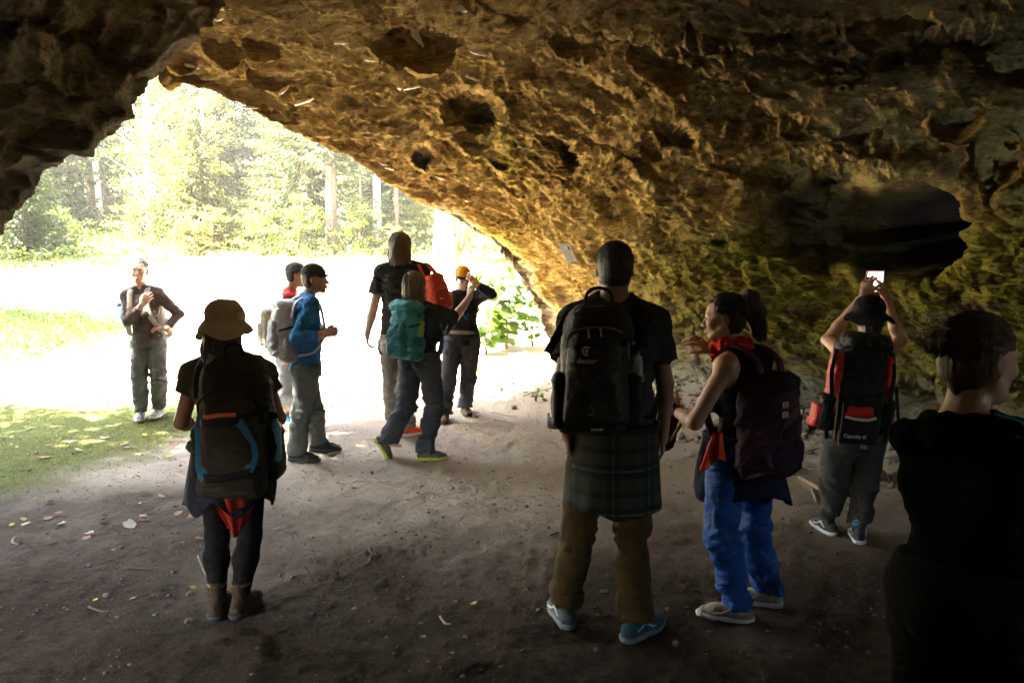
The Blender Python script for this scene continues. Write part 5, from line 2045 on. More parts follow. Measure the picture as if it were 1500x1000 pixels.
def hair_shell(J, t, mat, grow=.012, res=.006, front=.055, low=-.02, extra=None, amp=.006, f=(60, 60, 8), seed=1, name='hair', band=.03, back_low=None, crown=None):
    """scalp hair: cranium shell with the face left free; extra(F, W, R, s) adds bun, tail, long fall"""
    s = J.get('hs', 1.0) * J['s']
    R, c = J['HF'], J['H']
    W = lambda x, y, z: c + (R[0] * x + R[1] * y + R[2] * z) * s
    lo, hi = bbox([W(x, y, z) for x in (-.12, .12) for y in (-.24, .12) for z in (-.34, .2)], .02)
    F = Field(lo, hi, res)
    g = grow
    F.ell(W(0, -.014, .044), R, (A(.075, .096, .080) + g) * s, .01)
    F.ell(W(0, -.030, -.005), R, (A(.068, .072, .075) + g) * s, .02)
    # free the face: cut a slanted plane from brow line down to in front of the ear
    Cc = Field(lo, hi, res)
    Cc.F[:] = F.F
    # region in front of the hairline
    x, y, z = F.xyz((slice(None),) * 3)
    dx, dy, dz = x - np.float32(c[0]), y - np.float32(c[1]), z - np.float32(c[2])
    fy = (dx * R[1][0] + dy * R[1][1] + dz * R[1][2]) / s
    uz = (dx * R[2][0] + dy * R[2][1] + dz * R[2][2]) / s
    line = np.where(uz > .035, front + (uz - .035) * -.1, .012 + (uz - .035) * .45)
    line = np.maximum(line, -.035)
    cutv = (fy - line)
    above = (uz - .098 + (fy - .03) * .35)        # keep the crown
    reg = np.minimum(cutv, -above)
    F.F = np.maximum(F.F, reg.astype(np.float32) * s)
    bl = low if back_low is None else back_low
    F.F = np.maximum(F.F, ((bl - uz - .55 * np.clip(-fy, -.05, .08) + 0.0) * s).astype(np.float32)) if True else F.F
    if extra:
        extra(F, W, R, s)
    if crown is not None:
        F.F = np.maximum(F.F, ((uz - crown) * s).astype(np.float32))
    if amp:
        def fn(p):
            q = (p - c) @ R.T
            return -amp * fbm(q * A(*f), 3, seed)
        F.ripple(fn, band)
    return fpart(name, F, mat, t)


def bucket_hat(J, t, mat, tilt=0.0, r=.100, h=.105, brim=.062, base=.045, slope=.045, name='bucket_hat', seed=2, roll=0.0):
    s = J.get('hs', 1.0) * J['s']
    R, c = J['HF'], J['H']
    prof = []
    z0 = base
    for i in range(17):            # domed crown from the top centre down to the band
        a = i / 16 * math.pi / 2
        prof.append((r * 1.02 * math.sin(a) ** .82, z0 + h * max(0, math.cos(a)) ** .72))
    for i in range(1, 9):
        a = i / 8
        prof.append((r * 1.02 + brim * a, z0 - slope * a - .012 * a * a))
    m = 48
    V_ = []
    for (q, z) in prof:
        for k in range(m):
            an = 2 * math.pi * k / m
            out = max(0, q - r * 1.02) / brim
            zz = z + out * .020 * math.sin(3 * an + seed) + out * roll * max(0, math.cos(an - .6)) ** 3
            wob = 1 + .02 * math.sin(5 * an + z * 60 + seed) + .012 * float(math.sin(9 * an + z * 90))
            V_.append((q * 0.93 * wob * math.cos(an), q * 1.1 * wob * math.sin(an) - .012, zz))
    V_ = np.array(V_)
    V_ = V_ + .004 * np.stack([vnoise(V_ * 28, seed), vnoise(V_ * 28, seed + 1), vnoise(V_ * 28, seed + 2)], -1)
    ct, st = math.cos(tilt), math.sin(tilt)
    V_ = V_ @ np.array([[1, 0, 0], [0, ct, st], [0, -st, ct]])
    Vw = c + (V_ * s) @ R
    n = len(prof)
    F_ = []
    for i in range(n - 1):
        for k in range(m):
            k2 = (k + 1) % m
            F_.append((i * m + k, (i + 1) * m + k, (i + 1) * m + k2, i * m + k2))
    o = part(name, Vw, F_, mat, t)
    md = o.modifiers.new('thickness', 'SOLIDIFY')
    md.thickness = .004
    md.offset = 0
    # band seam
    ring = V_[16 * m:17 * m]
    Vr = c + (ring * A(1.02, 1.02, 1) * s) @ R
    v, f = tube(np.concatenate([Vr, Vr[:1]]), .0022, 5, False)
    part('hat_seam', v, f, mat, t)
    return o


def baseball_cap(J, t, mat, mat2=None, tilt=0.0, bill=.075, name='cap', visor_mat=None, backstrap=True):
    s = J.get('hs', 1.0) * J['s']
    R0, c = J['HF'], J['H']
    ct, st = math.cos(tilt), math.sin(tilt)
    R = np.array([R0[0], R0[1] * ct + R0[2] * st, R0[2] * ct - R0[1] * st])
    W = lambda x, y, z: c + (R[0] * x + R[1] * y + R[2] * z) * s
    lo, hi = bbox([W(x, y, z) for x in (-.11, .11) for y in (-.13, .13) for z in (.0, .17)], .015)
    F = Field(lo, hi, .005)
    F.ell(W(0, -.010, .046), R, A(.088, .108, .096) * s, .01)
    F.cut(W(0, .06, .036), -R[2] + R[1] * -.10)
    # seams between the panels
    def fn(p):
        q = (p - c) @ R.T
        an = np.arctan2(q[:, 1] + .01, q[:, 0])
        return .0022 * np.exp(-((np.abs(((an + math.pi / 6) % (math.pi / 3)) - math.pi / 6)) / .045) ** 2) + .002 * vnoise(p * 30, 4)
    F.ripple(fn, .02)
    v, f = F.mesh()
    if mat2 is not None:
        o = part(name, v, f, mat, t)
        o.data.materials.append(mat2)
        fc_ = (v[f].mean(1) - c) @ R.T
        sel = fc_[:, 1] > -.005 * s
        o.data.polygons.foreach_set('material_index', sel.astype(np.int32))
    else:
        o = part(name, v, f, mat, t)
    # visor
    V_ = []
    m, k = 15, 6
    for i in range(m):
        a = math.radians(18 + 144 * i / (m - 1))
        for j in range(k):
            e = j / (k - 1)
            x = math.cos(a) * (.083 - .002 * e)
            y = math.sin(a) * .098 - .010 + e * bill * math.sin(a) ** .6
            z = .040 - .10 * x * x * 20 * .1 - .012 * e - 1.6 * x * x * (.4 + e)
            V_.append(W(x, y, z))
    F_ = [(i * k + j, (i + 1) * k + j, (i + 1) * k + j + 1, i * k + j + 1) for i in range(m - 1) for j in range(k - 1)]
    b = part('cap_visor', np.array(V_), F_, visor_mat or mat, t)
    md = b.modifiers.new('thickness', 'SOLIDIFY')
    md.thickness = .004
    v, f = tube([W(0, -.010, .137), W(0, -.010, .143)], .006, 8)
    part('cap_button', v, f, visor_mat or mat, t)
    return o


def watch(W_, E, t, mat, r=.034):
    d = nrm(E - W_)
    a = nrm(np.cross(d, A(0, 0, 1)))
    b = np.cross(d, a)
    p = W_ + d * .025
    ring = [p + (a * math.cos(x) + b * math.sin(x)) * r for x in np.linspace(0, 2 * math.pi, 21)]
    v, f = ribbon(ring, d, .022, .006, 40)
    part('wristband', v, f, mat, t)


def text_on(txt, size, origin, ex, ey, nn, mat, parent, name, target=None, bold=0.0, shear=0):
    """flat lettering laid on a surface: origin = lower left, ex right, ey up, nn out of the surface"""
    cu = bpy.data.curves.new(name, 'FONT')
    cu.body = txt
    cu.size = size
    cu.offset = bold
    cu.shear = shear
    cu.resolution_u = 3
    ob = bpy.data.objects.new('tmp_text', cu)
    COL.objects.link(ob)
    dg = bpy.context.evaluated_depsgraph_get()
    me_ = bpy.data.meshes.new_from_object(ob.evaluated_get(dg))
    bpy.data.objects.remove(ob)
    bpy.data.curves.remove(cu)
    vs = np.array([v.co[:] for v in me_.vertices])
    fs = [tuple(p.vertices) for p in me_.polygons]
    bpy.data.meshes.remove(me_)
    w = origin + vs[:, :1] * ex + vs[:, 1:2] * ey
    if target is not None:
        w = np.array([target(p, nn) for p in w])
    part(name, w + nn * .0025, fs, mat, parent, False)


def conform(o):
    """returns a function dropping a point onto object o from outside"""
    base = np.array((o.matrix_world if o.parent is None else (o.parent.matrix_basis @ o.matrix_basis)).translation)
    me_ = o.data
    n = len(me_.vertices)
    co = np.empty(n * 3, dtype=np.float32)
    me_.vertices.foreach_get('co', co)
    co = co.reshape(-1, 3) + base
    bv = BVHTree.FromPolygons([tuple(v) for v in co], [tuple(p.vertices) for p in me_.polygons])

    def fn(p, nn):
        r = bv.ray_cast(Vector(p + nn * .3), Vector(-nn))
        return np.array(r[0]) if r[0] is not None else p
    return fn


def foot_joints(u, v, g=None, h=.095, Y=None):
    """ankle joint above the shoe whose sole centre shows at (u, v)"""
    p = hit(u, v) if Y is None else P(u, v, Y)
    return A(p[0], p[1], p[2] + h)


def strands(J, t, mat, n, mode, tgt=(0, -.9, .35), length=-.14, lift=.012, seed=1, rad=.0011, face=.052, wave=.004, name='hair_strands', ext_pts=None):
    """fine locks over the moulded scalp: 'to' combs them towards a point on the head, 'fall' lets them hang"""
    s = J.get('hs', 1.0) * J['s']
    R, c = J['HF'], J['H']
    r = np.random.RandomState(seed)
    rad3 = A(.075, .096, .080)
    cen = A(0, -.014, .044)
    out = []
    tg = nrm(tgt)
    k = 0
    while k < n:
        d = nrm(r.normal(0, 1, 3))
        p0 = cen + d * (rad3 + lift)
        if mode == 'to':
            if p0[1] > face + r.uniform(-.006, .004) or p0[2] < -.03 - p0[1] * .3 or (p0[2] < .04 and p0[1] > .010):
                continue
            m = 9
            pts = []
            side = r.normal(0, .05)
            for i in range(m):
                e = i / (m - 1) * r.uniform(.85, 1.0)
                q = nrm(d * (1 - e) + tg * e + np.cross(d, tg) * side * math.sin(e * 3.14))
                pts.append(cen + q * (rad3 + lift + .003 * math.sin(e * 3.14) + r.uniform(0, .0015)))
            if ext_pts is not None and r.rand() < .35:
                o = r.normal(0, .008, 3)
                for x in ext_pts:
                    o = o * 1.02 + r.normal(0, .0025, 3)
                    pts.append(A(*x) + o)
        else:
            if d[2] < .15:
                continue
            az = math.atan2(d[1], d[0])
            if math.sin(az) > .55 and abs(d[0]) < .6:
                continue
            pts = [p0]
            cur = d.copy()
            for i in range(4):
                cur = nrm(cur + A(math.cos(az) * .5, math.sin(az) * .5, -.45))
                pts.append(cen + cur * (rad3 + lift + .002))
            hx, hy = pts[-1][0], pts[-1][1]
            zz = pts[-1][2]
            L_ = length + r.uniform(-.02, .03)
            for i in range(1, 6):
                e = i / 5
                pts.append(A(hx * (1.02 + .05 * e) + r.normal(0, wave), hy * (1.0 + .10 * e) + r.normal(0, wave), zz + (L_ - zz) * e))
        pts = np.array(pts)
        w = c + (pts * s) @ R
        v, f = tube(catmull(w, 12 if ext_pts is None else 16), rad * r.uniform(.7, 1.5), 3, False)
        out.append((v, f))
        k += 1
    v, f = join(out)
    o = part(name, v, f, mat, t)
    o['kind'] = 'stuff'
    return o


def stubble(J, t, mat, n, L=.006, seed=2):
    """short cropped hair standing off the scalp"""
    s = J.get('hs', 1.0) * J['s']
    R, c = J['HF'], J['H']
    r = np.random.RandomState(seed)
    d = unit(r.normal(0, 1, (n * 2, 3)))
    p = A(0, -.014, .044) + d * (A(.075, .096, .080) + .005)
    k = (p[:, 1] < .050) & (p[:, 2] > -.035 - p[:, 1] * .2) & ~((p[:, 2] < .04) & (p[:, 1] > .012))
    p, d = p[k][:n], d[k][:n]
    q = unit(d + r.normal(0, .35, d.shape) + A(0, .1, -.25))
    sd = unit(np.cross(q, r.normal(0, 1, d.shape)))
    V_ = np.stack([p - sd * .0009, p + sd * .0009, p + q * L * r.uniform(.6, 1.5, (len(p), 1))], 1).reshape(-1, 3)
    w = c + (V_ * s) @ R
    o = part('stubble', w, np.arange(len(w)).reshape(-1, 3), mat, t, False)
    o['kind'] = 'stuff'
# ---------------------------------------------------------------- people
SK_WARM = skin('skin warm', (.52, .30, .19))
SK_PALE = skin('skin pale', (.62, .42, .32))
SK_TAN = skin('skin tan', (.34, .19, .12))
BLACK = cloth('black cloth', (.008, .0075, .008), .9)
BLACKP = cloth('black nylon', (.009, .009, .009), .65, spec=.2)
CHAR = cloth('charcoal cloth', (.045, .045, .048))
SLATE = cloth('slate trousers', (.060, .070, .085))
PLASTIC = plain('black plastic', (.02, .02, .02), .35)
METAL = plain('steel', (.5, .5, .5), .3, 1.0)
GUMW = plain('white rubber', (.62, .62, .60), .6)
GUMD = plain('dark rubber', (.03, .03, .03), .7)
t_people = time.time()


def person(J, label, s, skinm, **kw):
    J['s'] = s
    b = (J['AL'] + J['AR']) / 2
    base = A(b[0], b[1], min(J['AL'][2], J['AR'][2]) - .09)
    J['base'] = base
    t = empty('person', base, label, 'person')
    body(J, t, skinm, **kw)
    return t


def hem_wrap(J, t, mat, name, top, bottom, a0, a1, inf=.035, flare=.06, seed=0, amp=.018, ragged=.03, label=None):
    """garment tied round the waist; angles in degrees, 90 = front, 270 = back"""
    ms, mh, side, up, fwd, hs = torso_frame(J)
    s = J['s']
    r = np.random.RandomState(seed)
    m, n = 56, 26
    V_ = []
    for i in range(m):
        a = math.radians(a0 + (a1 - a0) * i / (m - 1))
        rg = bottom + ragged * float(vnoise(A(math.cos(a) * 2, math.sin(a) * 2, seed), 3))
        for j in range(n):
            e = j / (n - 1)
            z = top * (1 - e) - rg * e
            fold = amp * (.25 + e) * (float(vnoise(A(a * 3.2, e * .9, seed), 5)) + .5 * float(vnoise(A(a * 8, e * 1.5, seed), 6)))
            rx = (.165 * s + inf + flare * e * .5 + fold)
            ry = (.120 * s + inf + .032 + flare * e + fold)
            V_.append(mh + side * math.cos(a) * rx + fwd * math.sin(a) * ry + A(0, 0, z))
    F_ = [(i * n + j, i * n + j + 1, (i + 1) * n + j + 1, (i + 1) * n + j) for i in range(m - 1) for j in range(n - 1)]
    o = part(name, np.array(V_), F_, mat, t, True, label)
    md = o.modifiers.new('thickness', 'SOLIDIFY')
    md.thickness = .006
    # rolled sleeves knotted round the waist
    ring = [mh + up * (top + .005) + side * math.cos(x) * (.172 * s + inf) + fwd * math.sin(x) * (.146 * s + inf) for x in np.linspace(0, 2 * math.pi, 17)]
    v, f = tube(catmull(ring, 40), .019, 8, False)
    v = v + .006 * np.stack([vnoise(v * 30, 3), vnoise(v * 30, 4), vnoise(v * 30, 5)], -1)
    part('tied_sleeves', v, f, mat, t)
    return o


class Pack:
    def __init__(self, label, c, out, up, cat='backpack', name='backpack'):
        self.out = nrm(out)
        self.side = nrm(np.cross(self.out, up))
        self.up = np.cross(self.side, self.out)
        # seen from behind (looking along -out) side points to the viewer's ... kept right-handed: side x out = up
        self.c = np.asarray(c, float)
        self.R = np.array([self.side, self.out, self.up])
        self.t = empty(name, self.c, label, cat)

    def W(self, x, y, z):
        return self.c + self.side * x + self.out * y + self.up * z

    def box(self, name, x, y, z, hx, hy, hz, mat, r=.03, res=.007, taper=0, belly=0, amp=.005, more=None, parent=None, seed=0, k=.02):
        F = Field(self.W(x, y, z) - (hx + hy + hz + .06), self.W(x, y, z) + (hx + hy + hz + .06), res)
        ext_ = np.abs(self.R.T) @ A(hx * 1.25, hy * 1.2 + abs(belly), hz * 1.1) + .05
        F = Field(self.W(x, y, z) - ext_, self.W(x, y, z) + ext_, res)
        F.box(self.W(x, y, z), self.R, A(hx, hy, hz), r, k, taper=taper, belly=belly)
        if more:
            more(F)
        if amp:
            F.ripple(folds(amp, (10, 10, 15), seed))
        return fpart(name, F, mat, parent or self.t)

    def line(self, name, pts, rad, mat, parent=None, n=20, sides=6):
        v, f = tube(catmull([self.W(*p) for p in pts], n), rad, sides)
        return part(name, v, f, mat, parent or self.t)

    def strip(self, name, pts, w, th, mat, wdir=None, parent=None, n=20, on=None):
        wd = self.side if wdir is None else wdir
        q = np.array([self.W(*p) for p in pts])
        if on:
            q = catmull(q, 14)
            fs = [conform(o) for o in on]
            d = np.array([max(float((f_(p, self.out) - p) @ self.out) if np.linalg.norm(f_(p, self.out) - p) > 1e-9 else -.05 for f_ in fs) for p in q])
            for _ in range(3):
                d = np.maximum(d, (np.roll(d, 1) + np.roll(d, -1)) / 2 if False else d)
            q = q + self.out * (d + th * .35)[:, None]
        v, f = ribbon(q, wd, w, th, n if not on else 28)
        return part(name, v, f, mat, parent or self.t)


UP = A(0, 0, 1)


def hand(d, p, curl=.35, **k):
    return dict(d=A(*d), p=A(*p), curl=curl, **k)


# ======================================================= standing man seen from behind, centre right
def man_center():
    Y = 3.62
    J = dict(H=P(900, 396, Y), N=P(899, 440, Y - .02), SL=P(842, 472, Y), SR=P(957, 472, Y), HL=P(866, 655, Y), HR=P(930, 655, Y),
             KL=P(844, 782, Y + .02), KR=P(926, 788, Y + .0), AL=foot_joints(827, 918), AR=foot_joints(930, 934))
    J['EL'] = ext(J['SL'], 823, 562, .30, False)
    J['WL'] = ext(J['EL'], 831, 632, .245, True)
    J['ER'] = ext(J['SR'], 974, 562, .30, True)
    J['WR'] = ext(J['ER'], 971, 636, .245, True)
    J['FL'], J['FR'] = nrm(A(-.22, 1, 0)), nrm(A(.72, .7, 0))
    J['HF'] = frame(A(.03, 1, -.02))
    J['handL'] = hand((.05, .12, -1), (1, .1, 0), .4)
    J['handR'] = hand((-.03, .15, -1), (-1, .1, 0), .4)
    J['neck'] = 1.12
    t = person(J, 'cropped black haired man seen from behind, plaid shirt tied round his waist', 1.02, SK_TAN, res=.0065)
    shirt(J, t, cloth('dark grey tee', (.038, .039, .040), .9), sleeve=.62, hem=.10, inf=.016, res=.008, loose=.014, amp=.008, name='t_shirt', seed=3)
    tr = cloth('olive brown trousers', (.070, .045, .016), .85)
    trousers(J, t, tr, inf=.012, res=.0075, amp=.013, flare=.018, seed=5, hem=-.012)
    gr, bl = cloth('shoe grey mesh', (.10, .12, .13), .8), cloth('shoe blue mesh', (.035, .085, .11), .7)
    sol = plain('pale grey sole', (.20, .22, .22), .7)
    shoe(J['AL'], J['AL'][2] - .095, J['FL'], t, gr, sol, 1.06, laces=BLACK, res=.005, accent=plain('white shoe trim', (.6, .6, .6), .5), label='grey walking shoe seen from the heel')
    shoe(J['AR'], J['AR'][2] - .095, J['FR'], t, bl, sol, 1.06, laces=BLACK, res=.005, accent=plain('pale blue shoe trim', (.35, .55, .62), .5), label='blue grey walking shoe turned outwards')
    hair_shell(J, t, hair_mat('cropped black hair', (.010, .008, .007)), grow=.006, res=.0055, front=.055, low=-.045, amp=.001, f=(40, 40, 40))
    stubble(J, t, MATS['cropped black hair'], 5200)
    # plaid
    m, nt, b = _nt('plaid flannel')
    tc = _n(nt, 'ShaderNodeTexCoord')
    sp = _n(nt, 'ShaderNodeSeparateXYZ')
    nt.links.new(tc.outputs['Object'], sp.inputs[0])

    def bands(sock, sc_, off, stops):
        mm = _n(nt, 'ShaderNodeMath', operation='MULTIPLY_ADD')
        nt.links.new(sock, mm.inputs[0])
        mm.inputs[1].default_value = sc_
        mm.inputs[2].default_value = off
        fr = _n(nt, 'ShaderNodeMath', operation='FRACT')
        nt.links.new(mm.outputs[0], fr.inputs[0])
        r = _ramp(nt, fr.outputs[0], stops)
        r.color_ramp.interpolation = 'CONSTANT'
        return r.outputs[0]
    hz = bands(sp.outputs['Z'], 5.2, .2, [(0, (.034, .036, .018)), (.30, (.007, .010, .018)), (.44, (.075, .070, .026)), (.50, (.007, .010, .018)), (.62, (.034, .037, .020)), (.86, (.010, .015, .020))])
    vx = bands(sp.outputs['X'], 6.0, .35, [(0, (.85, .85, .8)), (.35, (.35, .4, .45)), (.5, (1.3, 1.3, .8)), (.56, (.35, .4, .45)), (.7, (.9, .9, .85))])
    nt.links.new(_mix(nt, 1, hz, vx, 'MULTIPLY'), b.inputs['Base Color'])
    b.inputs['Roughness'].default_value = .95
    hem_wrap(J, t, m, 'plaid_shirt_round_waist', .10, .265, 150, 400, .034, .035, 4, .012, .02)
    watch(J['WL'], J['EL'], t, PLASTIC, .036)
    # backpack
    ms, mh, side, up, fwd, hs = torso_frame(J)
    oc = cloth('black brown pack nylon', (.013, .011, .008), .6, spec=.3)
    pk = Pack('large black hiking backpack with small pale bird logo', P(872, 540, Y - .245), -fwd, up)
    # side points: out = towards the camera, so side = out x up points to screen left; use negative x for right
    sg = np.sign(pk.side[0])
    X = lambda x: x * sg
    main = pk.box('main_bag', 0, -.01, -.01, .148, .10, .265, oc, .07, .0065, .10, .02, .007, seed=3, k=.03)
    top = pk.box('top_compartment', X(.01), .03, .19, .135, .085, .095, oc, .06, .0065, .2, .02, .006, seed=4)
    fp = pk.box('front_pocket', X(-.012), .088, -.03, .120, .055, .205, cloth('front pocket nylon', (.016, .013, .009), .55, spec=.3), .05, .0065, .12, .015, .006, seed=6)
    pk.box('side_pocket', X(.155), .0, -.13, .035, .075, .12, BLACKP, .03, .007, .1, 0, .006, seed=8)
    pk.box('side_pocket', X(-.155), .0, -.13, .03, .07, .12, BLACKP, .03, .007, .1, 0, .006, seed=9)
    zipm = plain('grey zip', (.16, .15, .13), .45)
    pk.line('zip', [(X(-.125), .095, .10), (X(-.115), .12, .165), (X(-.03), .135, .187), (X(.06), .135, .180), (X(.115), .11, .14), (X(.13), .09, .03)], .0045, zipm)
    pk.line('zip', [(X(-.12), .06, .20), (X(-.08), .095, .255), (X(.02), .10, .272), (X(.11), .075, .24)], .0045, zipm)
    for x_, z_ in ((-.045, .18), (.005, .185)):
        pk.line('zip_pull', [(X(x_), .14, z_), (X(x_ + .004), .145, z_ - .035)], .004, plain('pale zip pull', (.5, .47, .40), .4))
    pk.line('seam', [(X(-.10), .13, .03), (X(-.07), .145, -.06), (X(-.025), .150, -.15), (X(-.02), .145, -.19)], .003, zipm)
    pk.line('seam', [(X(.085), .13, .03), (X(.055), .145, -.06), (X(.02), .150, -.14)], .003, zipm)
    pk.line('carry_handle', [(X(-.045), .0, .27), (X(-.035), .01, .325), (X(.01), .015, .345), (X(.06), .01, .325), (X(.07), 0, .27)], .008, BLACKP)
    pk.strip('strap_tail', [(X(-.11), -.02, .24), (X(-.16), .01, .15), (X(-.205), .02, .07)], .035, .004, BLACKP)
    pk.strip('compression_strap', [(X(.135), .02, .12), (X(.16), .02, .10), (X(.165), -.05, .07)], .02, .004, BLACKP, pk.up)
    pk.box('buckle', X(.150), .045, .115, .012, .006, .008, plain('pale buckle', (.6, .6, .58), .4), .003, .003, 0, 0, 0)
    pk.strip('reflective_tab', [(X(-.045), .148, -.170), (X(.015), .150, -.170)], .007, .003, plain('reflective tab', (.40, .33, .15), .4), pk.up)
    pk.strip('reflective_tab', [(X(-.03), .125, -.237), (X(.02), .126, -.237)], .010, .003, plain('reflective tab', (.40, .33, .15), .4), pk.up)
    # lettering and small round bird emblem
    lm = plain('logo print', (.42, .40, .33), .6)
    tgt = conform(fp)
    ex = pk.side * sg
    text_on('deuter', .030, pk.W(X(-.092), .2, .043), ex, pk.up, pk.out, lm, pk.t, 'logo_lettering', tgt, .0006)
    o_ = pk.W(X(-.052), .2, .092)
    q1 = []
    for r0, r1, a0, a1 in ((.012, .0195, 40, 300), (.0, .0075, 0, 360)):
        vv3, ff3 = [], []
        for k in range(21):
            a = math.radians(a0 + (a1 - a0) * k / 20)
            for r_ in (r0, r1):
                vv3.append(tgt(o_ + ex * math.cos(a) * r_ + pk.up * math.sin(a) * r_, pk.out) + pk.out * .0025)
        ff3 = [(2 * k, 2 * k + 1, 2 * k + 3, 2 * k + 2) for k in range(20)]
        q1.append((np.array(vv3), ff3))
    v, f = join(q1)
    part('logo_emblem', v, f, lm, pk.t, False)
    straps(J, pk.t, BLACKP, .06, .030)
    pk.strip('hip_belt', [(X(-.15), -.02, -.24), (X(-.19), -.09, -.25), (X(-.19), -.2, -.25)], .05, .012, BLACKP, pk.up)
    pk.strip('hip_belt', [(X(.15), -.02, -.24), (X(.20), -.09, -.25), (X(.21), -.2, -.25)], .05, .012, BLACKP, pk.up)
    # folded cloth in the side net
    q = pk.W(X(.165), .03, .02)
    b_ = empty('grey_cloth', q, 'grey folded cloth sticking out of the side pocket of the large black backpack', 'cloth')
    F = Field(q - .09, q + .09, .006)
    F.cap(q - pk.up * .05, q + pk.up * .055 + ex * .01, .030, .010, .01, ex, 1.1)
    F.ripple(folds(.010, (30, 30, 14), 3))
    fpart('cloth', F, cloth('grey rag', (.30, .32, .34)), b_)
    return J


# ======================================================= person in bucket hat and leggings, lower left
def hiker_left():
    Y = 3.84
    J = dict(H=P(330, 480, Y), N=P(334, 522, Y - .02), SL=P(285, 548, Y), SR=P(384, 546, Y), HL=P(313, 668, Y), HR=P(366, 668, Y),
             KL=P(318, 785, Y + .05), KR=P(366, 786, Y + .05), AL=foot_joints(320, 902), AR=foot_joints(354, 906))
    J['EL'] = ext(J['SL'], 266, 618, .265, True)
    J['WL'] = ext(J['EL'], 286, 622, .20, True)
    J['ER'] = ext(J['SR'], 408, 612, .265, True)
    J['WR'] = ext(J['ER'], 378, 628, .20, True)
    J['FL'], J['FR'] = nrm(A(-.15, 1, 0)), nrm(A(.12, 1, 0))
    J['HF'] = frame(A(-.05, 1, -.05))
    J['handL'] = hand((.8, .5, .25), (.2, .2, 1), .7)
    J['handR'] = hand((-.8, .5, .2), (-.2, .2, 1), .7)
    t = person(J, 'person in brown bucket hat and black leggings, back to us', .93, SK_TAN, female=True, res=.007)
    shirt(J, t, cloth('dark olive tee', (.085, .072, .040), .9), sleeve=.35, hem=.08, inf=.013, female=True, loose=.012, amp=.006, name='t_shirt', seed=13)
    trousers(J, t, cloth('black leggings', (.008, .006, .006), .85), inf=.007, res=.0075, amp=.0015, seed=15, hem=.0, female=True, snug=True, name='leggings')
    bt, sl = cloth('brown boot suede', (.055, .035, .020), .9), GUMD
    for q in 'LR':
        sh = shoe(J['A' + q], J['A' + q][2] - .095, J['F' + q], t, bt, sl, 1.0, high=.055, laces=plain('yellow lace', (.35, .22, .04), .6), res=.0055)
        ring = [J['A' + q] + A(math.cos(a) * .040, math.sin(a) * .040, .062) for a in np.linspace(0, 6.283, 17)]
        v, f = tube(ring, .009, 6, False)
        part('boot_collar', v, f, cloth('ochre lining', (.22, .12, .03)), sh)
    bucket_hat(J, t, cloth('brown hat felt', (.55, .44, .30), .9, var=.15), tilt=-.03, r=.103, h=.108, brim=.044, base=.040, slope=.072, roll=.035)

    def fall(F, W, R, s):
        F.cap(W(0, -.07, .0), W(0, -.075, -.12), .070 * s, .075 * s, .03, R[0], 1.25)
        F.cap(W(0, -.075, -.12), W(.0, -.085, -.28), .055 * s, .030 * s, .03, R[0], 1.7)
        F.cap(W(.06, -.03, -.03), W(.075, -.02, -.17), .024 * s, .012 * s, .02)
        F.cap(W(-.06, -.03, -.03), W(-.07, -.02, -.16), .024 * s, .012 * s, .02)
    hair_shell(J, t, hair_mat('long dark hair', (.022, .014, .008)), grow=.010, low=-.5, extra=fall, amp=.007, crown=.012)
    hem_wrap(J, t, cloth('black jacket', (.016, .014, .022), .8), 'jacket_round_waist', .06, .205, 120, 420, .034, .055, 14, .020, .07)
    # red cloth hanging behind the thighs
    ms, mh, side, up, fwd, hs = torso_frame(J)
    V_, F_ = [], []
    m, n = 22, 20
    for i in range(m):
        a = i / (m - 1) * 2 - 1
        for j in range(n):
            e = j / (n - 1)
            w = .125 * (1 - .58 * e ** 2.2) + .002
            zb = .335 - .09 * a * a * (1 if e > .0 else 0)
            V_.append(mh + side * (a * w + .035 + .02 * e) - fwd * (.262 - .11 * e - .05 * a * a + .012 * math.sin(a * 9 + e * 2) + .015 * math.sin(a * 4)) + A(0, 0, -.02 - zb * e))
    F_ = [(i * n + j, i * n + j + 1, (i + 1) * n + j + 1, (i + 1) * n + j) for i in range(m - 1) for j in range(n - 1)]
    o = part('red_cloth_at_waist', np.array(V_), F_, cloth('dark red cloth', (.30, .022, .012), .8), t)
    md = o.modifiers.new('thickness', 'SOLIDIFY')
    md.thickness = .012
    # backpack
    base = cloth('brown grey pack', (.036, .029, .020), .8, spec=.15)
    dk = BLACKP
    blue = cloth('blue pack panel', (.035, .13, .22), .6)
    pk = Pack('brown grey backpack with blue side panels and an orange stripe', P(347, 617, Y - .235), -fwd, up)
    sg = np.sign(pk.side[0])
    X = lambda x: x * sg
    mb = pk.box('main_bag', 0, -.02, 0, .165, .11, .305, base, .09, .0075, .12, .02, .008, seed=13, k=.03)
    fp = pk.box('front_pocket', X(.005), .095, -.085, .135, .060, .205, cloth('grey pocket cloth', (.045, .036, .026), .8), .055, .007, .16, .02, .007, seed=14)
    bp = pk.box('bottom_pocket', X(.0), .085, -.275, .155, .060, .055, cloth('grey pocket cloth', (.045, .036, .026), .8), .05, .0075, 0, .01, .006, seed=15)
    for sx in (-1, 1):
        pk.box('side_pocket', X(sx * .168), -.01, -.14, .032, .075, .13, dk, .03, .0075, .05, 0, .006, seed=16 + sx)
    pk.strip('blue_panel', [(X(-.118), .125, .055), (X(-.135), .142, -.01), (X(-.125), .152, -.09), (X(-.112), .150, -.17), (X(-.09), .14, -.23)], .045, .006, blue, on=[mb, fp, bp])
    pk.strip('blue_panel', [(X(.065), .150, .035), (X(.095), .150, -.02), (X(.120), .150, -.09), (X(.118), .150, -.15), (X(.10), .15, -.19)], .042, .006, blue, on=[mb, fp, bp])
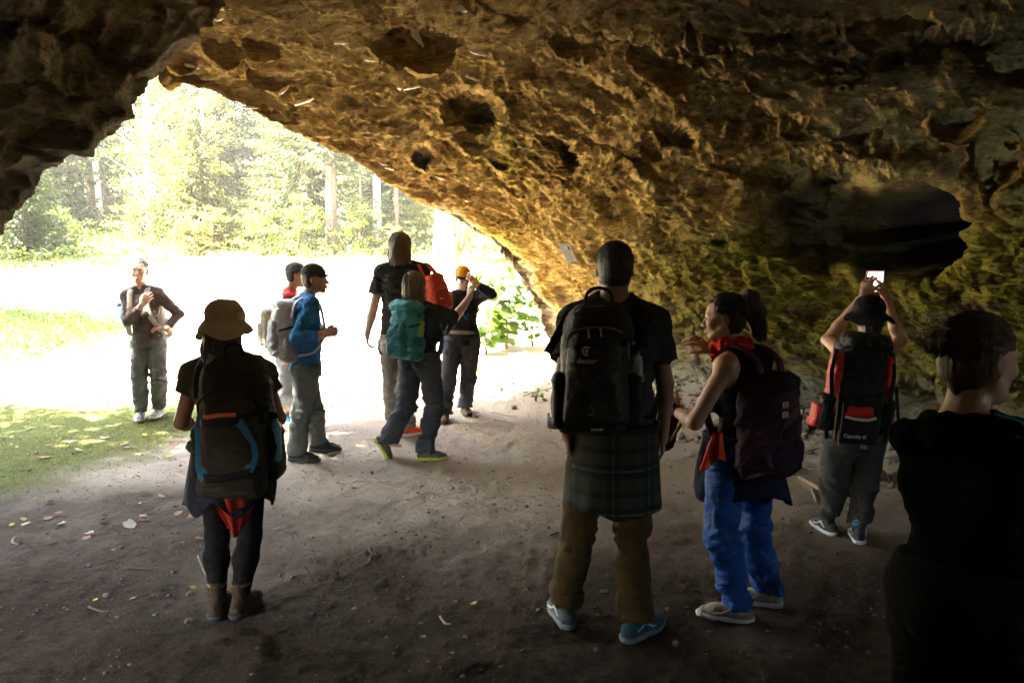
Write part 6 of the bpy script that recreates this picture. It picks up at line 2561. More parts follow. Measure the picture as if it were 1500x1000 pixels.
    pk.strip('orange_stripe', [(X(-.082), .145, .050), (X(-.02), .152, .060), (X(.055), .150, .062)], .018, .006, plain('orange tape', (.75, .16, .03), .6), pk.up, on=[mb, fp, bp])
    pk.strip('compression_strap', [(X(-.13), .13, .015), (X(-.03), .170, .022), (X(.07), .168, .040), (X(.15), .10, .075)], .036, .008, dk, pk.up, on=[mb, fp, bp])
    pk.strip('compression_strap', [(X(-.13), .13, -.215), (X(-.03), .168, -.222), (X(.07), .165, -.205), (X(.15), .10, -.185)], .036, .008, dk, pk.up, on=[mb, fp, bp])
    pk.line('zip', [(X(-.14), .08, .02), (X(-.13), .10, .11), (X(-.03), .115, .165), (X(.06), .115, .165), (X(.14), .09, .09), (X(.15), .08, .0)], .005, dk)
    pk.line('carry_handle', [(X(-.04), .0, .30), (X(-.03), .01, .35), (X(.03), .01, .35), (X(.04), .0, .30)], .008, dk)
    straps(J, pk.t, dk, .055, .028)
    # teal bottle in the right pocket
    q = pk.W(X(.180), .03, -.08)
    b_ = empty('drinking_bottle', q, 'teal bottle in the right side pocket of the brown grey backpack', 'bottle')
    v, f = tube([q - pk.up * .10, q - pk.up * .09, q + pk.up * .06, q + pk.up * .085, q + pk.up * .10], [.02, .030, .030, .018, .016], 16)
    part('flask', v, f, plain('teal plastic', (.05, .22, .24), .35), b_)
    v, f = tube([q + pk.up * .10, q + pk.up * .13], [.019, .019], 12)
    part('lid', v, f, dk, b_)
    # pale yellow snack held in the left hand
    hp = J['WL'] + nrm(J['handL']['d']) * .09 + A(0, -.02, .03)
    b_ = empty('snack_cup', hp, 'small yellow cup in the hand of the person with the bucket hat', 'cup')
    v, f = tube([hp + A(0, 0, -.045), hp + A(0, 0, .03), hp + A(0, 0, .033)], [.022, .030, .026], 16)
    part('cup', v, f, plain('yellow cup', (.55, .50, .18), .5), b_)
    return J


# ======================================================= woman in blue trousers, right of centre
def woman_blue():
    Y = 3.86
    J = dict(H=P(1062, 467, Y), N=P(1079, 512, Y + .01), SL=P(1064, 537, Y - .13), SR=P(1120, 526, Y + .15), HL=P(1066, 664, Y - .08), HR=P(1106, 664, Y + .08),
             KL=P(1056, 782, Y - .12), KR=P(1104, 780, Y + .05), AL=foot_joints(1079, 915), AR=foot_joints(1122, 894))
    J['EL'] = ext(J['SL'], 1018, 618, .28, False)
    J['WL'] = ext(J['EL'], 990, 602, .205, True)
    J['ER'] = ext(J['SR'], 1082, 590, .27, True)
    J['WR'] = ext(J['ER'], 1042, 512, .23, True)
    J['FL'], J['FR'] = nrm(A(-.93, .32, 0)), nrm(A(-.93, .30, 0))
    J['HF'] = frame(A(-.93, .34, -.05))
    J['handL'] = hand((-.4, .2, .45), (.5, .85, 0), .75)
    J['handR'] = hand((-.75, .0, .5), (-.2, .6, -.6), .45, spread=.5)
    t = person(J, 'woman in bright blue trousers and red scarf with dark ponytail facing left', .945, SK_WARM, female=True, res=.006)
    eyes_and_mouth(J, t, smile=1)
    shirt(J, t, cloth('black top', (.007, .006, .007), .9), sleeve=0.0, hem=.04, inf=.009, res=.007, female=True, loose=.006, amp=.004, name='tank_top', seed=23)
    trousers(J, t, cloth('bright blue trousers', (.004, .062, .26), .6, spec=.3), inf=.011, res=.0075, amp=.014, flare=.016, baggy=.004, seed=25, hem=.008, female=True)
    bg, ws = cloth('beige knit', (.30, .26, .20), .9), plain('off white sole', (.66, .64, .58), .6)
    for q in 'LR':
        shoe(J['A' + q], J['A' + q][2] - .095, J['F' + q], t, bg, ws, .98, laces=plain('grey lace', (.35, .33, .30), .7), res=.005, accent=plain('pinkish shoe letter', (.45, .33, .28), .5))

    def tail(F, W, R, s):
        F.cap(W(0, -.095, .085), W(0, -.125, .105), .030 * s, .036 * s, .02)
        F.cap(W(0, -.13, .105), W(.0, -.155, .03), .040 * s, .046 * s, .02)
        F.cap(W(0, -.155, .03), W(.0, -.150, -.08), .046 * s, .020 * s, .02)
        F.cap(W(0, -.150, -.05), W(.01, -.165, -.12), .020 * s, .006 * s, .02)
        F.cap(W(-.07, .005, .03), W(-.074, .0, -.03), .008 * s, .004 * s, .008)
    hair_shell(J, t, hair_mat('dark brown ponytail hair', (.035, .018, .010), (.12, .06, .03)), grow=.007, res=.005, front=.050, low=-.075, extra=tail, amp=.006, seed=4)
    strands(J, t, MATS['dark brown ponytail hair'], 800, 'to', (0, -.85, .45), lift=.010, seed=4, rad=.0010, face=.050, ext_pts=[(0, -.12, .105), (0, -.165, .06), (0, -.185, -.02), (.005, -.175, -.10)])
    # scarf
    ms, mh, side, up, fwd, hs = torso_frame(J)
    F = Field(J['N'] - .17, J['N'] + .17, .0055)
    nb = J['N'] + up * .012
    ring = [nb + (side * math.cos(a) * .082 + fwd * (math.sin(a) * .078 + .028)) * 1.0 + up * (.024 - .030 * max(0, math.sin(a))) for a in np.linspace(0, 6.283, 17)]
    for i in range(16):
        F.cap(ring[i], ring[i + 1], .021, .021, .012, up, 1.25)
    F.cap(ring[4], ring[4] + fwd * .02 - up * .07, .020, .008, .01)
    F.ripple(folds(.010, (24, 24, 30), 4))
    fpart('scarf', F, cloth('red scarf', (.60, .020, .012), .75), t)
    hem_wrap(J, t, cloth('navy jacket', (.012, .018, .036), .75), 'jacket_round_waist', .085, .20, 60, 330, .030, .055, 24, .022, .06)
    # orange red cloth tucked in at the hip
    V_, m, n = [], 14, 14
    pz = J['HL'] * .5 + J['HR'] * .5
    for i in range(m):
        a = i / (m - 1)
        for j in range(n):
            e = j / (n - 1)
            V_.append(P(1044 + a * 14 + e * (a * 26 - 20), 634 + 54 * e - 16 * a * e + 5 * math.sin(a * 7) * e, Y - .19 - .015 * math.sin(a * 11) * (.4 + e) - .03 * e))
    F_ = [(i * n + j, i * n + j + 1, (i + 1) * n + j + 1, (i + 1) * n + j) for i in range(m - 1) for j in range(n - 1)]
    o = part('orange_cloth_at_hip', np.array(V_), F_, cloth('orange red cloth', (.72, .065, .018), .7), t)
    md = o.modifiers.new('thickness', 'SOLIDIFY')
    md.thickness = .008
    watch(J['WL'], J['EL'], t, PLASTIC, .030)
    # backpack
    pur = cloth('purple pack', (.040, .013, .034), .7, spec=.3)
    purd = cloth('dark purple pack', (.024, .010, .021), .7)
    out = nrm(A(.78, -.62, 0))
    pk = Pack('dark purple backpack sagging on the back of the woman in blue trousers', P(1121, 624, Y - .12), out, up)
    pk.box('main_bag', 0, -.0, -.0, .155, .115, .250, pur, .09, .0075, .16, .04, .010, seed=33, k=.03)
    pk.box('front_pocket', 0, .085, -.06, .125, .06, .165, purd, .055, .0075, .2, .02, .010, seed=34)
    pk.box('lid', 0, .02, .215, .125, .10, .045, purd, .04, .0075, .2, .02, .008, seed=35)
    pk.line('zip', [(-.12, .11, -.02), (-.10, .145, .08), (0, .165, .115), (.10, .145, .08), (.12, .11, -.02)], .004, PLASTIC)
    lg = plain('pinkish leather tab', (.34, .20, .15), .6)
    for z_ in (.01, -.035):
        q = P(1152, 592 if z_ > 0 else 602, Y - .35)
        pk.box('leather_tab', *((pk.R @ (P(1151, 593, Y - .33) - pk.c)) + A(0, 0, z_ - .01)), .022, .008, .014, lg, .004, .004, 0, 0, 0)
    straps(J, pk.t, pur, .060, .026, low=.40)
    # bag with ochre edge held in the left hand
    a_, b_2 = P(985, 596, J['WL'][1] + .02), P(972, 655, J['WL'][1] + .02)
    t2 = empty('cloth_bag', (a_ + b_2) / 2, 'dark floppy cloth bag with an ochre edge held by the woman in blue trousers', 'bag')
    F = Field(np.minimum(a_, b_2) - .12, np.maximum(a_, b_2) + .12, .006)
    F.cap(a_, b_2 + A(.01, 0, .03), .030, .040, .01, A(0, 1, 0), 1.6, 1.8)
    F.ripple(folds(.010, (20, 20, 14), 5))
    fpart('cloth', F, cloth('dark olive bag cloth', (.060, .035, .015)), t2)
    v, f = tube(catmull([P(1003, 612, a_[1] - .06), P(992, 630, a_[1] - .075), P(980, 648, a_[1] - .07), P(969, 660, a_[1] - .05), P(963, 655, a_[1])], 20), .008, 6)
    part('ochre_edge', v, f, plain('ochre cord', (.46, .27, .06), .6), t2)
    # withered sprig between her fingers
    q = J['WL'] + nrm(J['handL']['d']) * .10
    t3 = empty('dry_sprig', q, 'dry dark sprig held between the fingers of the woman in blue trousers', 'sprig')
    for k, (du, dv) in enumerate([(18, -6), (6, -16), (26, 6), (-6, -18)]):
        u0, v0 = proj(q)
        v, f = tube(catmull([q, (q + P(u0 + du * .6, v0 + dv, q[1])) / 2 + A(0, 0, .012), P(u0 + du, v0 + dv, q[1] - .02)], 8), [.004] * 4 + [.0025] * 4, 5)
        part('stalk', v, f, M_TWIGD, t3)
    return J


# ======================================================= person photographing the rock, right
def photographer_right():
    Y = 5.0
    J = dict(H=P(1272, 464, Y + .03), N=P(1266, 500, Y), SL=P(1232, 516, Y), SR=P(1303, 514, Y), HL=P(1231, 638, Y), HR=P(1275, 638, Y),
             KL=P(1220, 712, Y + .02), KR=P(1266, 715, Y - .02), AL=foot_joints(1212, 783), AR=foot_joints(1257, 792))
    J['EL'] = ext(J['SL'], 1212, 498, .255, True)
    J['WL'] = ext(J['EL'], 1266, 432, .235, True)
    J['ER'] = ext(J['SR'], 1318, 500, .255, True)
    J['WR'] = ext(J['ER'], 1296, 432, .235, True)
    J['FL'], J['FR'] = nrm(A(-.12, 1, 0)), nrm(A(.28, 1, 0))
    J['HF'] = frame(A(.02, 1, .10))
    J['handL'] = hand((.25, .1, 1), (.6, .7, 0), .5)
    J['handR'] = hand((-.25, .1, 1), (-.6, .7, 0), .5)
    t = person(J, 'person in a black bucket hat and grey joggers lifting a phone towards the rock wall', .95, SK_WARM, female=True, res=.007)
    shirt(J, t, cloth('light grey tank top', (.34, .35, .37), .9), sleeve=0.0, hem=.06, inf=.012, female=True, loose=.010, amp=.006, name='tank_top', seed=43)
    trousers(J, t, cloth('grey joggers', (.055, .053, .047), .95), inf=.012, res=.008, amp=.012, flare=.0, baggy=.010, seed=45, hem=-.035, female=True, cuff=True, top=.06)
    for q in 'LR':
        ring = J['A' + q]
        v, f = tube([ring + A(0, 0, -.02), ring + A(0, 0, .045)], [.040, .043], 14)
        part('sock', v, f, cloth('blue sock', (.05, .16, .24)), t)
        shoe(J['A' + q], J['A' + q][2] - .095, J['F' + q], t, cloth('black and white shoe mesh', (.05, .055, .065), .7), GUMW, .98, laces=GUMW, res=.0055, accent=GUMW)
    bucket_hat(J, t, cloth('black hat cotton', (.010, .010, .012), .95), tilt=-.05, r=.100, h=.110, brim=.062, base=.035, slope=.045, seed=5)

    def fall(F, W, R, s):
        F.cap(W(0, -.07, .0), W(0, -.08, -.16), .055 * s, .040 * s, .03, R[0], 1.3)
    hair_shell(J, t, hair_mat('black long hair', (.012, .009, .008)), grow=.008, low=-.5, extra=fall, crown=.012)
    ms, mh, side, up, fwd, hs = torso_frame(J)
    red = cloth('red pack cloth', (.52, .018, .012), .6, spec=.4)
    pk = Pack('tall black and red trekking backpack worn below the raised phone', P(1251, 574, Y - .24), -fwd, up)
    sg = np.sign(pk.side[0])
    X = lambda x: x * sg
    pk.box('main_bag', X(.01), -.01, .03, .150, .115, .30, BLACKP, .08, .008, .10, .02, .009, seed=51, k=.03)
    pk.box('lid', X(.02), .02, .31, .130, .11, .05, BLACKP, .04, .008, .15, .02, .008, seed=52)
    for sx in (-1, 1):
        pk.box('side_panel', X(sx * .15 + .01), .03, .06, .028, .06, .18, red, .025, .007, .1, 0, .006, seed=53 + sx)
        pk.box('belt_pocket', X(sx * .200), .0, -.15, .042, .065, .075, red, .035, .007, .15, 0, .010, seed=55 + sx)
        pk.strip('side_webbing', [(X(sx * .165), .08, .26), (X(sx * .185), .09, .12), (X(sx * .175), .10, -.02), (X(sx * .19), .10, -.16), (X(sx * .17), .09, -.28)], .024, .008, BLACKP)
        pk.box('belt_padding', X(sx * .175), .03, -.12, .045, .07, .11, BLACKP, .035, .007, 0, 0, .010, seed=65 + sx)
    pk.box('lower_bag', X(0), .04, -.20, .135, .085, .095, BLACKP, .05, .008, 0, .02, .006, seed=57)
    pk.box('red_pouch', X(-.005), .115, -.10, .085, .022, .035, red, .018, .006, .1, .01, .004, seed=58)
    pk.strip('cream_piping', [(X(-.095), .132, -.132), (X(-.03), .142, -.142), (X(.04), .142, -.142), (X(.09), .132, -.128)], .016, .006, plain('cream tape', (.55, .50, .36), .6), pk.up)
    lb = pk.box('label_flap', X(-.005), .125, -.235, .115, .022, .060, BLACKP, .018, .006, 0, .0, .0, seed=59)
    text_on('Capacity 6l', .030, pk.W(X(-.098), .3, -.253), pk.side * sg, pk.up, pk.out, plain('white print', (.62, .62, .60), .6), pk.t, 'flap_lettering', conform(lb), .0008)
    pk.strip('dangling_strap', [(X(.25), .0, .05), (X(.27), .01, -.08), (X(.30), .0, -.20)], .020, .005, BLACKP)
    pk.line('cord', [(X(-.145), .12, .0), (X(-.15), .14, -.12), (X(-.145), .13, -.30)], .005, plain('ochre cord2', (.18, .13, .05), .7))
    pk.line('cord', [(X(-.112), .13, -.05), (X(-.115), .14, -.16), (X(-.112), .13, -.31)], .004, plain('ochre cord2', (.18, .13, .05), .7))
    straps(J, pk.t, BLACKP, .06, .028)
    # phone
    hc = P(1281, 412, (J['WL'][1] + J['WR'][1]) / 2 + .05)
    t2 = empty('phone', hc, 'phone with a lit screen held up above the black bucket hat', 'phone')
    R = frame(A(0, 1, .12))
    F = Field(hc - .1, hc + .1, .004)
    F.box(hc, R, A(.060, .006, .075), .005, 0)
    fpart('phone_case', F, plain('pink phone case', (.42, .08, .10), .4), t2)
    m, nt, b = _nt('phone screen')
    b.inputs['Base Color'].default_value = (.02, .02, .02, 1)
    tc = _n(nt, 'ShaderNodeTexCoord')
    nz = _n(nt, 'ShaderNodeTexNoise', i_Scale=28.0, i_Detail=4.0)
    nt.links.new(tc.outputs['Object'], nz.inputs['Vector'])
    rp = _ramp(nt, nz.outputs[0], [(.35, (.45, .33, .28)), (.6, (.85, .75, .68)), (.75, (.95, .9, .85))])
    nt.links.new(rp.outputs[0], b.inputs['Emission Color'])
    b.inputs['Emission Strength'].default_value = .07
    sc_ = [hc + R[0] * x * .052 + R[2] * z * .066 - R[1] * .0085 for x, z in ((-1, -1), (1, -1), (1, 1), (-1, 1))]
    part('screen', np.array(sc_), [(0, 1, 2, 3)], m, t2, False)
    return J


# ======================================================= person with a bun, near right edge
def person_bun():
    Y = 1.97
    fw = nrm(A(.55, .83, 0))
    sd = np.cross(fw, UP)
    N = P(1409, 622, Y)
    J = dict(H=P(1433, 530, Y + .02), N=N, SL=P(1356, 652, Y + .10), SR=P(1496, 652, Y - .10))
    mh = A(N[0] + .045, N[1] + .0, .895)
    J['HL'], J['HR'] = mh - sd * .085, mh + sd * .085
    J['KL'], J['KR'] = A(J['HL'][0], J['HL'][1] + .02, .47), A(J['HR'][0] + .03, J['HR'][1] + .05, .47)
    J['AL'], J['AR'] = A(J['HL'][0] - .01, J['HL'][1] - .03, .095), A(J['HR'][0] + .04, J['HR'][1] + .02, .095)
    J['EL'] = J['SL'] + A(.09, .12, -.22)
    J['WL'] = J['EL'] + A(.20, .10, .05)
    J['ER'] = J['SR'] + A(.10, .02, -.25)
    J['WR'] = J['ER'] + A(.05, .20, -.04)
    J['FL'], J['FR'] = fw, fw
    J['HF'] = frame(A(.965, .26, -.05))
    J['hs'] = .96
    J['handL'] = hand((.9, .3, .1), (0, .5, -1), .5)
    J['handR'] = hand((.1, .9, .1), (-.3, 0, -1), .5)
    J['neck'] = .95
    t = person(J, 'person with a messy bun and dark top in profile at the right edge', .98, SK_PALE, female=True, res=.0052)
    eyes_and_mouth(J, t)
    top = cloth('black track top', (.005, .005, .006), .95, spec=.05)
    shirt(J, t, top, sleeve=1.9, hem=.10, inf=.008, res=.0075, female=True, loose=.004, amp=.006, name='track_top', seed=73, collar=.0)
    trousers(J, t, BLACK, inf=.02, res=.010, amp=.01, seed=75, hem=.04, female=True)
    for q in 'LR':
        shoe(J['A' + q], J['A' + q][2] - .095, J['F' + q], t, CHAR, GUMW, 1.0, res=.008)
    # hood lying on the back
    ms, mhh, side, up, fwd, hs = torso_frame(J)
    F = Field(N - .28, N + .28, .007)
    F.cap(N - fwd * .055 - side * .10 - up * .035, N - fwd * .055 + side * .08 - up * .035, .050, .045, .02, up, .9)
    F.cap(N - side * .075 - fwd * .02, N + side * .0 - fwd * .085 + up * .0, .036, .036, .02)
    F.cap(N + side * .075 - fwd * .02, N + side * .0 - fwd * .085 + up * .0, .034, .034, .02)
    F.ripple(folds(.010, (14, 14, 14), 6))
    fpart('hood', F, top, t)
    # cyan stripes on the shoulder
    cy = plain('cyan stripe', (.06, .50, .66), .4)
    sh_ = [o for o in t.children if o.name.startswith('track_top')][0]
    tgt = conform(sh_)
    for k in range(3):
        V_, n = [], 14
        for i in range(n + 1):
            e = i / n
            p0 = J['SR'] + (-side * .055 * (1 - e) + side * .07 * e) + fwd * (-.035 + k * .022) + up * .12
            for w_ in (-.006, .006):
                V_.append(tgt(p0 + fwd * w_, up) + up * .002)
        part('shoulder_stripe', np.array(V_), [(2 * i, 2 * i + 1, 2 * i + 3, 2 * i + 2) for i in range(n)], cy, t, False)

    def bun(F, W, R, s):
        F.ell(W(0, -.118, .050), R, A(.026, .026, .030) * s, .015)
        r = np.random.RandomState(5)
        for i in range(9):
            a = i * .698
            F.cap(W(math.cos(a) * .022, -.146, .056 + math.sin(a) * .026), W(math.cos(a + 1.6) * .026, -.162, .056 + math.sin(a + 1.6) * .028), .012 * s, .008 * s, .006)
        F.ell(W(0, -.160, .055), R, A(.026, .022, .028) * s, .01)
        F.cap(W(0, -.080, -.03), W(.01, -.066, -.085), .022 * s, .010 * s, .02)
    hair_shell(J, t, hair_mat('brown pulled back hair', (.10, .050, .022), (.34, .18, .08)), grow=.006, res=.0045, front=.058, low=-.055, extra=bun, amp=.0015, f=(50, 14, 50), seed=6)
    strands(J, t, MATS['brown pulled back hair'], 900, 'to', (0, -1.0, .12), lift=.009, seed=3, rad=.0009, face=.056, ext_pts=[(0, -.125, .05), (0.01, -.15, .06), (-.01, -.17, .05)])
    v, f = tube([A(*(J['H'] + J['HF'][1] * -.105 + J['HF'][2] * (.050 + .033 * math.sin(a)) + J['HF'][0] * .033 * math.cos(a))) for a in np.linspace(0, 6.283, 17)], .0045, 6, False)
    part('hair_tie', v, f, PLASTIC, t)
    # loose strands
    r = np.random.RandomState(9)
    sv = []
    Wd = lambda x, y, z: J['H'] + J['HF'][0] * x + J['HF'][1] * y + J['HF'][2] * z
    for i in range(46):
        a = r.uniform(0, 6.28)
        p0 = Wd(math.cos(a) * .03, -.150, .056 + math.sin(a) * .03)
        p1 = p0 + J['HF'][1] * r.uniform(-.03, .01) + (J['HF'][0] * math.cos(a) + J['HF'][2] * math.sin(a)) * r.uniform(.01, .03)
        p2 = p1 + r.normal(0, .012, 3)
        sv.append(tube(catmull([p0, p1, p2], 6), .0007, 3, False))
    for i in range(60):
        a = r.uniform(-1.2, 1.2)
        y0 = r.uniform(-.09, .05)
        p0 = Wd(math.sin(a) * .082, y0, .055 + math.cos(a) * .078)
        p1 = p0 + (J['HF'][0] * math.sin(a) + J['HF'][2] * math.cos(a)) * r.uniform(.002, .012) + J['HF'][1] * -.02
        sv.append(tube(catmull([p0, p1, p1 + J['HF'][1] * -.03 - (J['HF'][0] * math.sin(a) + J['HF'][2] * math.cos(a)) * .008], 6), .0006, 3, False))
    v, f = join(sv)
    o = part('loose_hair_strands', v, f, MATS['brown pulled back hair'], t)
    o['kind'] = 'stuff'
    return J


# ======================================================= smiling woman outside, far left
def woman_smiling():
    Y = 8.25
    J = dict(H=P(204, 398, Y), N=P(206, 420, Y + .03), SR=P(186, 434, Y + .02), SL=P(231, 431, Y + .02), HR=P(205, 500, Y), HL=P(229, 500, Y),
             KR=P(204, 558, Y - .04), KL=P(233, 558, Y - .02), AR=foot_joints(207, 614), AL=foot_joints(233, 611))
    J['ER'] = P(187, 470, Y - .10)
    J['WR'] = P(207, 448, Y - .235)
    J['EL'] = ext(J['SL'], 262, 460, .275, False)
    J['WL'] = ext(J['EL'], 244, 481, .215, False)
    J['FR'], J['FL'] = nrm(A(.30, -1, 0)), nrm(A(.15, -1, 0))
    J['HF'] = frame(A(.22, -1, -.02))
    J['handR'] = hand((.55, .1, .75), (-.1, 1, -.1), .3)
    J['handL'] = hand((-.9, -.15, .1), (0, .5, -1), .3)
    J['hs'] = 1.06
    t = person(J, 'smiling woman in a dark long sleeved top standing outside, hand on her chest', .985, SK_PALE, female=True, res=.007)
    eyes_and_mouth(J, t, teeth=True, smile=1)
    shirt(J, t, cloth('dark brown grey top', (.085, .062, .060), .85), sleeve=1.85, hem=.07, inf=.008, female=True, loose=.0, amp=.004, name='long_sleeved_top', seed=83, collar=-.03)
    trousers(J, t, cloth('grey hiking trousers', (.12, .13, .135), .8), inf=.008, res=.009, amp=.012, flare=.012, seed=85, hem=.01, female=True, top=.03)
    for q in 'LR':
        shoe(J['A' + q], J['A' + q][2] - .095, J['F' + q], t, cloth('light grey shoe', (.38, .42, .46), .7), GUMW, .98, laces=GUMW, res=.007)
    hair_shell(J, t, hair_mat('dark brown tied hair', (.030, .018, .010)), grow=.005, front=.052, low=-.05, amp=.003)
    strands(J, t, MATS['dark brown tied hair'], 260, 'to', (0, -1, .1), lift=.007, seed=7, rad=.0015, face=.054)
    v, f = ribbon([J['WR'] + (J['WR'] - J['ER']) * -.12 + x for x in [A(math.cos(a) * .030, 0, math.sin(a) * .030) for a in np.linspace(0, 6.283, 17)]], nrm(J['WR'] - J['ER']), .02, .005, 30)
    part('wristwatch', v, f, plain('pale watch', (.6, .6, .62), .4), t)
    ms, mh, side, up, fwd, hs = torso_frame(J)
    pale = cloth('pale grey strap', (.45, .42, .38), .7)
    pk = Pack('pale backpack worn by the smiling woman, mostly hidden behind her', ms - fwd * .20 - up * .26, -fwd, up)
    pk.box('main_bag', 0, 0, 0, .14, .09, .22, pale, .06, .009, .1, .02, .006)
    pk.box('side_pocket', .15, 0, -.10, .035, .06, .10, pale, .03, .009, 0, 0, .004)
    pk.box('side_pocket', -.15, 0, -.10, .035, .06, .10, pale, .03, .009, 0, 0, .004)
    straps(J, pk.t, pale, .055, .020)
    q = P(180, 462, Y - .0)
    b_ = empty('water_bottle', q, 'light blue bottle at the side of the smiling woman', 'bottle')
    dv = nrm(P(172, 443, Y) - P(186, 478, Y))
    v, f = tube([q - dv * .13, q - dv * .12, q + dv * .08, q + dv * .10], [.02, .036, .036, .02], 16)
    part('flask', v, f, plain('light blue plastic', (.25, .55, .68), .3), b_)
    v, f = tube([q + dv * .10, q + dv * .135], [.026, .024], 12)
    part('lid', v, f, plain('cyan lid', (.05, .42, .58), .35), b_)
    return J


# ======================================================= man in blue with cap
def man_blue():
    Y = 6.92
    J = dict(H=P(461, 410, Y), N=P(450, 434, Y + .0), SR=P(456, 448, Y - .17), SL=P(440, 446, Y + .17), HR=P(451, 538, Y - .09), HL=P(444, 538, Y + .09),
             KR=P(441, 606, Y - .10), KL=P(461, 604, Y + .10), AR=foot_joints(436, 677), AL=foot_joints(467, 663))
    J['ER'] = ext(J['SR'], 434, 494, .285, False)
    J['WR'] = ext(J['ER'], 474, 489, .245, False)
    J['EL'] = ext(J['SL'], 449, 492, .285, True)
    J['WL'] = ext(J['EL'], 480, 486, .23, False)
    J['FR'], J['FL'] = nrm(A(.97, -.18, 0)), nrm(A(.95, .0, 0))
    J['HF'] = frame(A(.985, .10, .02))
    J['handR'] = hand((1, .1, .2), (.1, .9, -.2), 1.0)
    J['handL'] = hand((1, -.2, .2), (.1, -.9, -.2), 1.0)
    J['hs'] = 1.03
    t = person(J, 'man in a blue long sleeved shirt and dark cap standing in profile, facing right', 1.0, SK_WARM, res=.007)
    eyes_and_mouth(J, t)
    shirt(J, t, cloth('blue shirt', (.018, .15, .38), .75), sleeve=1.8, hem=.06, inf=.013, loose=.012, amp=.008, name='blue_shirt', seed=93, collar=.02)
    trousers(J, t, cloth('grey green trousers', (.105, .120, .115), .85), inf=.015, res=.009, amp=.012, flare=.018, baggy=.004, seed=95, hem=.02, top=.05)
    for q in 'LR':
        shoe(J['A' + q], J['A' + q][2] - .095, J['F' + q], t, cloth('dark trekking shoe', (.035, .035, .038), .8), GUMD, 1.06, laces=plain('grey lace', (.35, .33, .30), .7), res=.0065)
    hair_shell(J, t, hair_mat('short brown hair', (.06, .035, .02)), grow=.004, front=.045, low=-.05, amp=.002, crown=.05)
    baseball_cap(J, t, cloth('dark grey cap', (.055, .060, .062), .8), tilt=.06)
    ms, mh, side, up, fwd, hs = torso_frame(J)
    gp = cloth('light grey pack', (.48, .50, .54), .55, spec=.4)
    gd = cloth('mid grey pack', (.26, .27, .29), .6)
    pk = Pack('light grey backpack on the man in the blue shirt', P(419, 486, Y - .02), -fwd, up)
    sg = 1
    pk.box('main_bag', 0, 0, 0, .145, .095, .255, gp, .07, .008, .12, .03, .012, seed=4, k=.03)
    pk.box('front_pocket', 0, .085, -.05, .115, .05, .165, gd, .045, .008, .15, .02, .010, seed=5)
    pk.box('lid', 0, .01, .24, .12, .085, .04, gp, .035, .008, .2, .02, .008, seed=6)
    for sx in (-1, 1):
        pk.box('side_pocket', sx * .15, -.01, -.14, .035, .065, .11, gd, .03, .008, .05, 0, .008, seed=7 + sx)
        pk.strip('compression_strap', [(sx * .13, -.07, .06), (sx * .158, .0, .05), (sx * .13, .09, .02)], .018, .005, BLACKP, pk.up)
    straps(J, pk.t, gp, .058, .022)
    pk.line('hanging_cord', [(.12, -.14, -.18), (.13, -.15, -.26), (.12, -.15, -.33)], .008, plain('white webbing', (.6, .6, .6), .6))
    return J


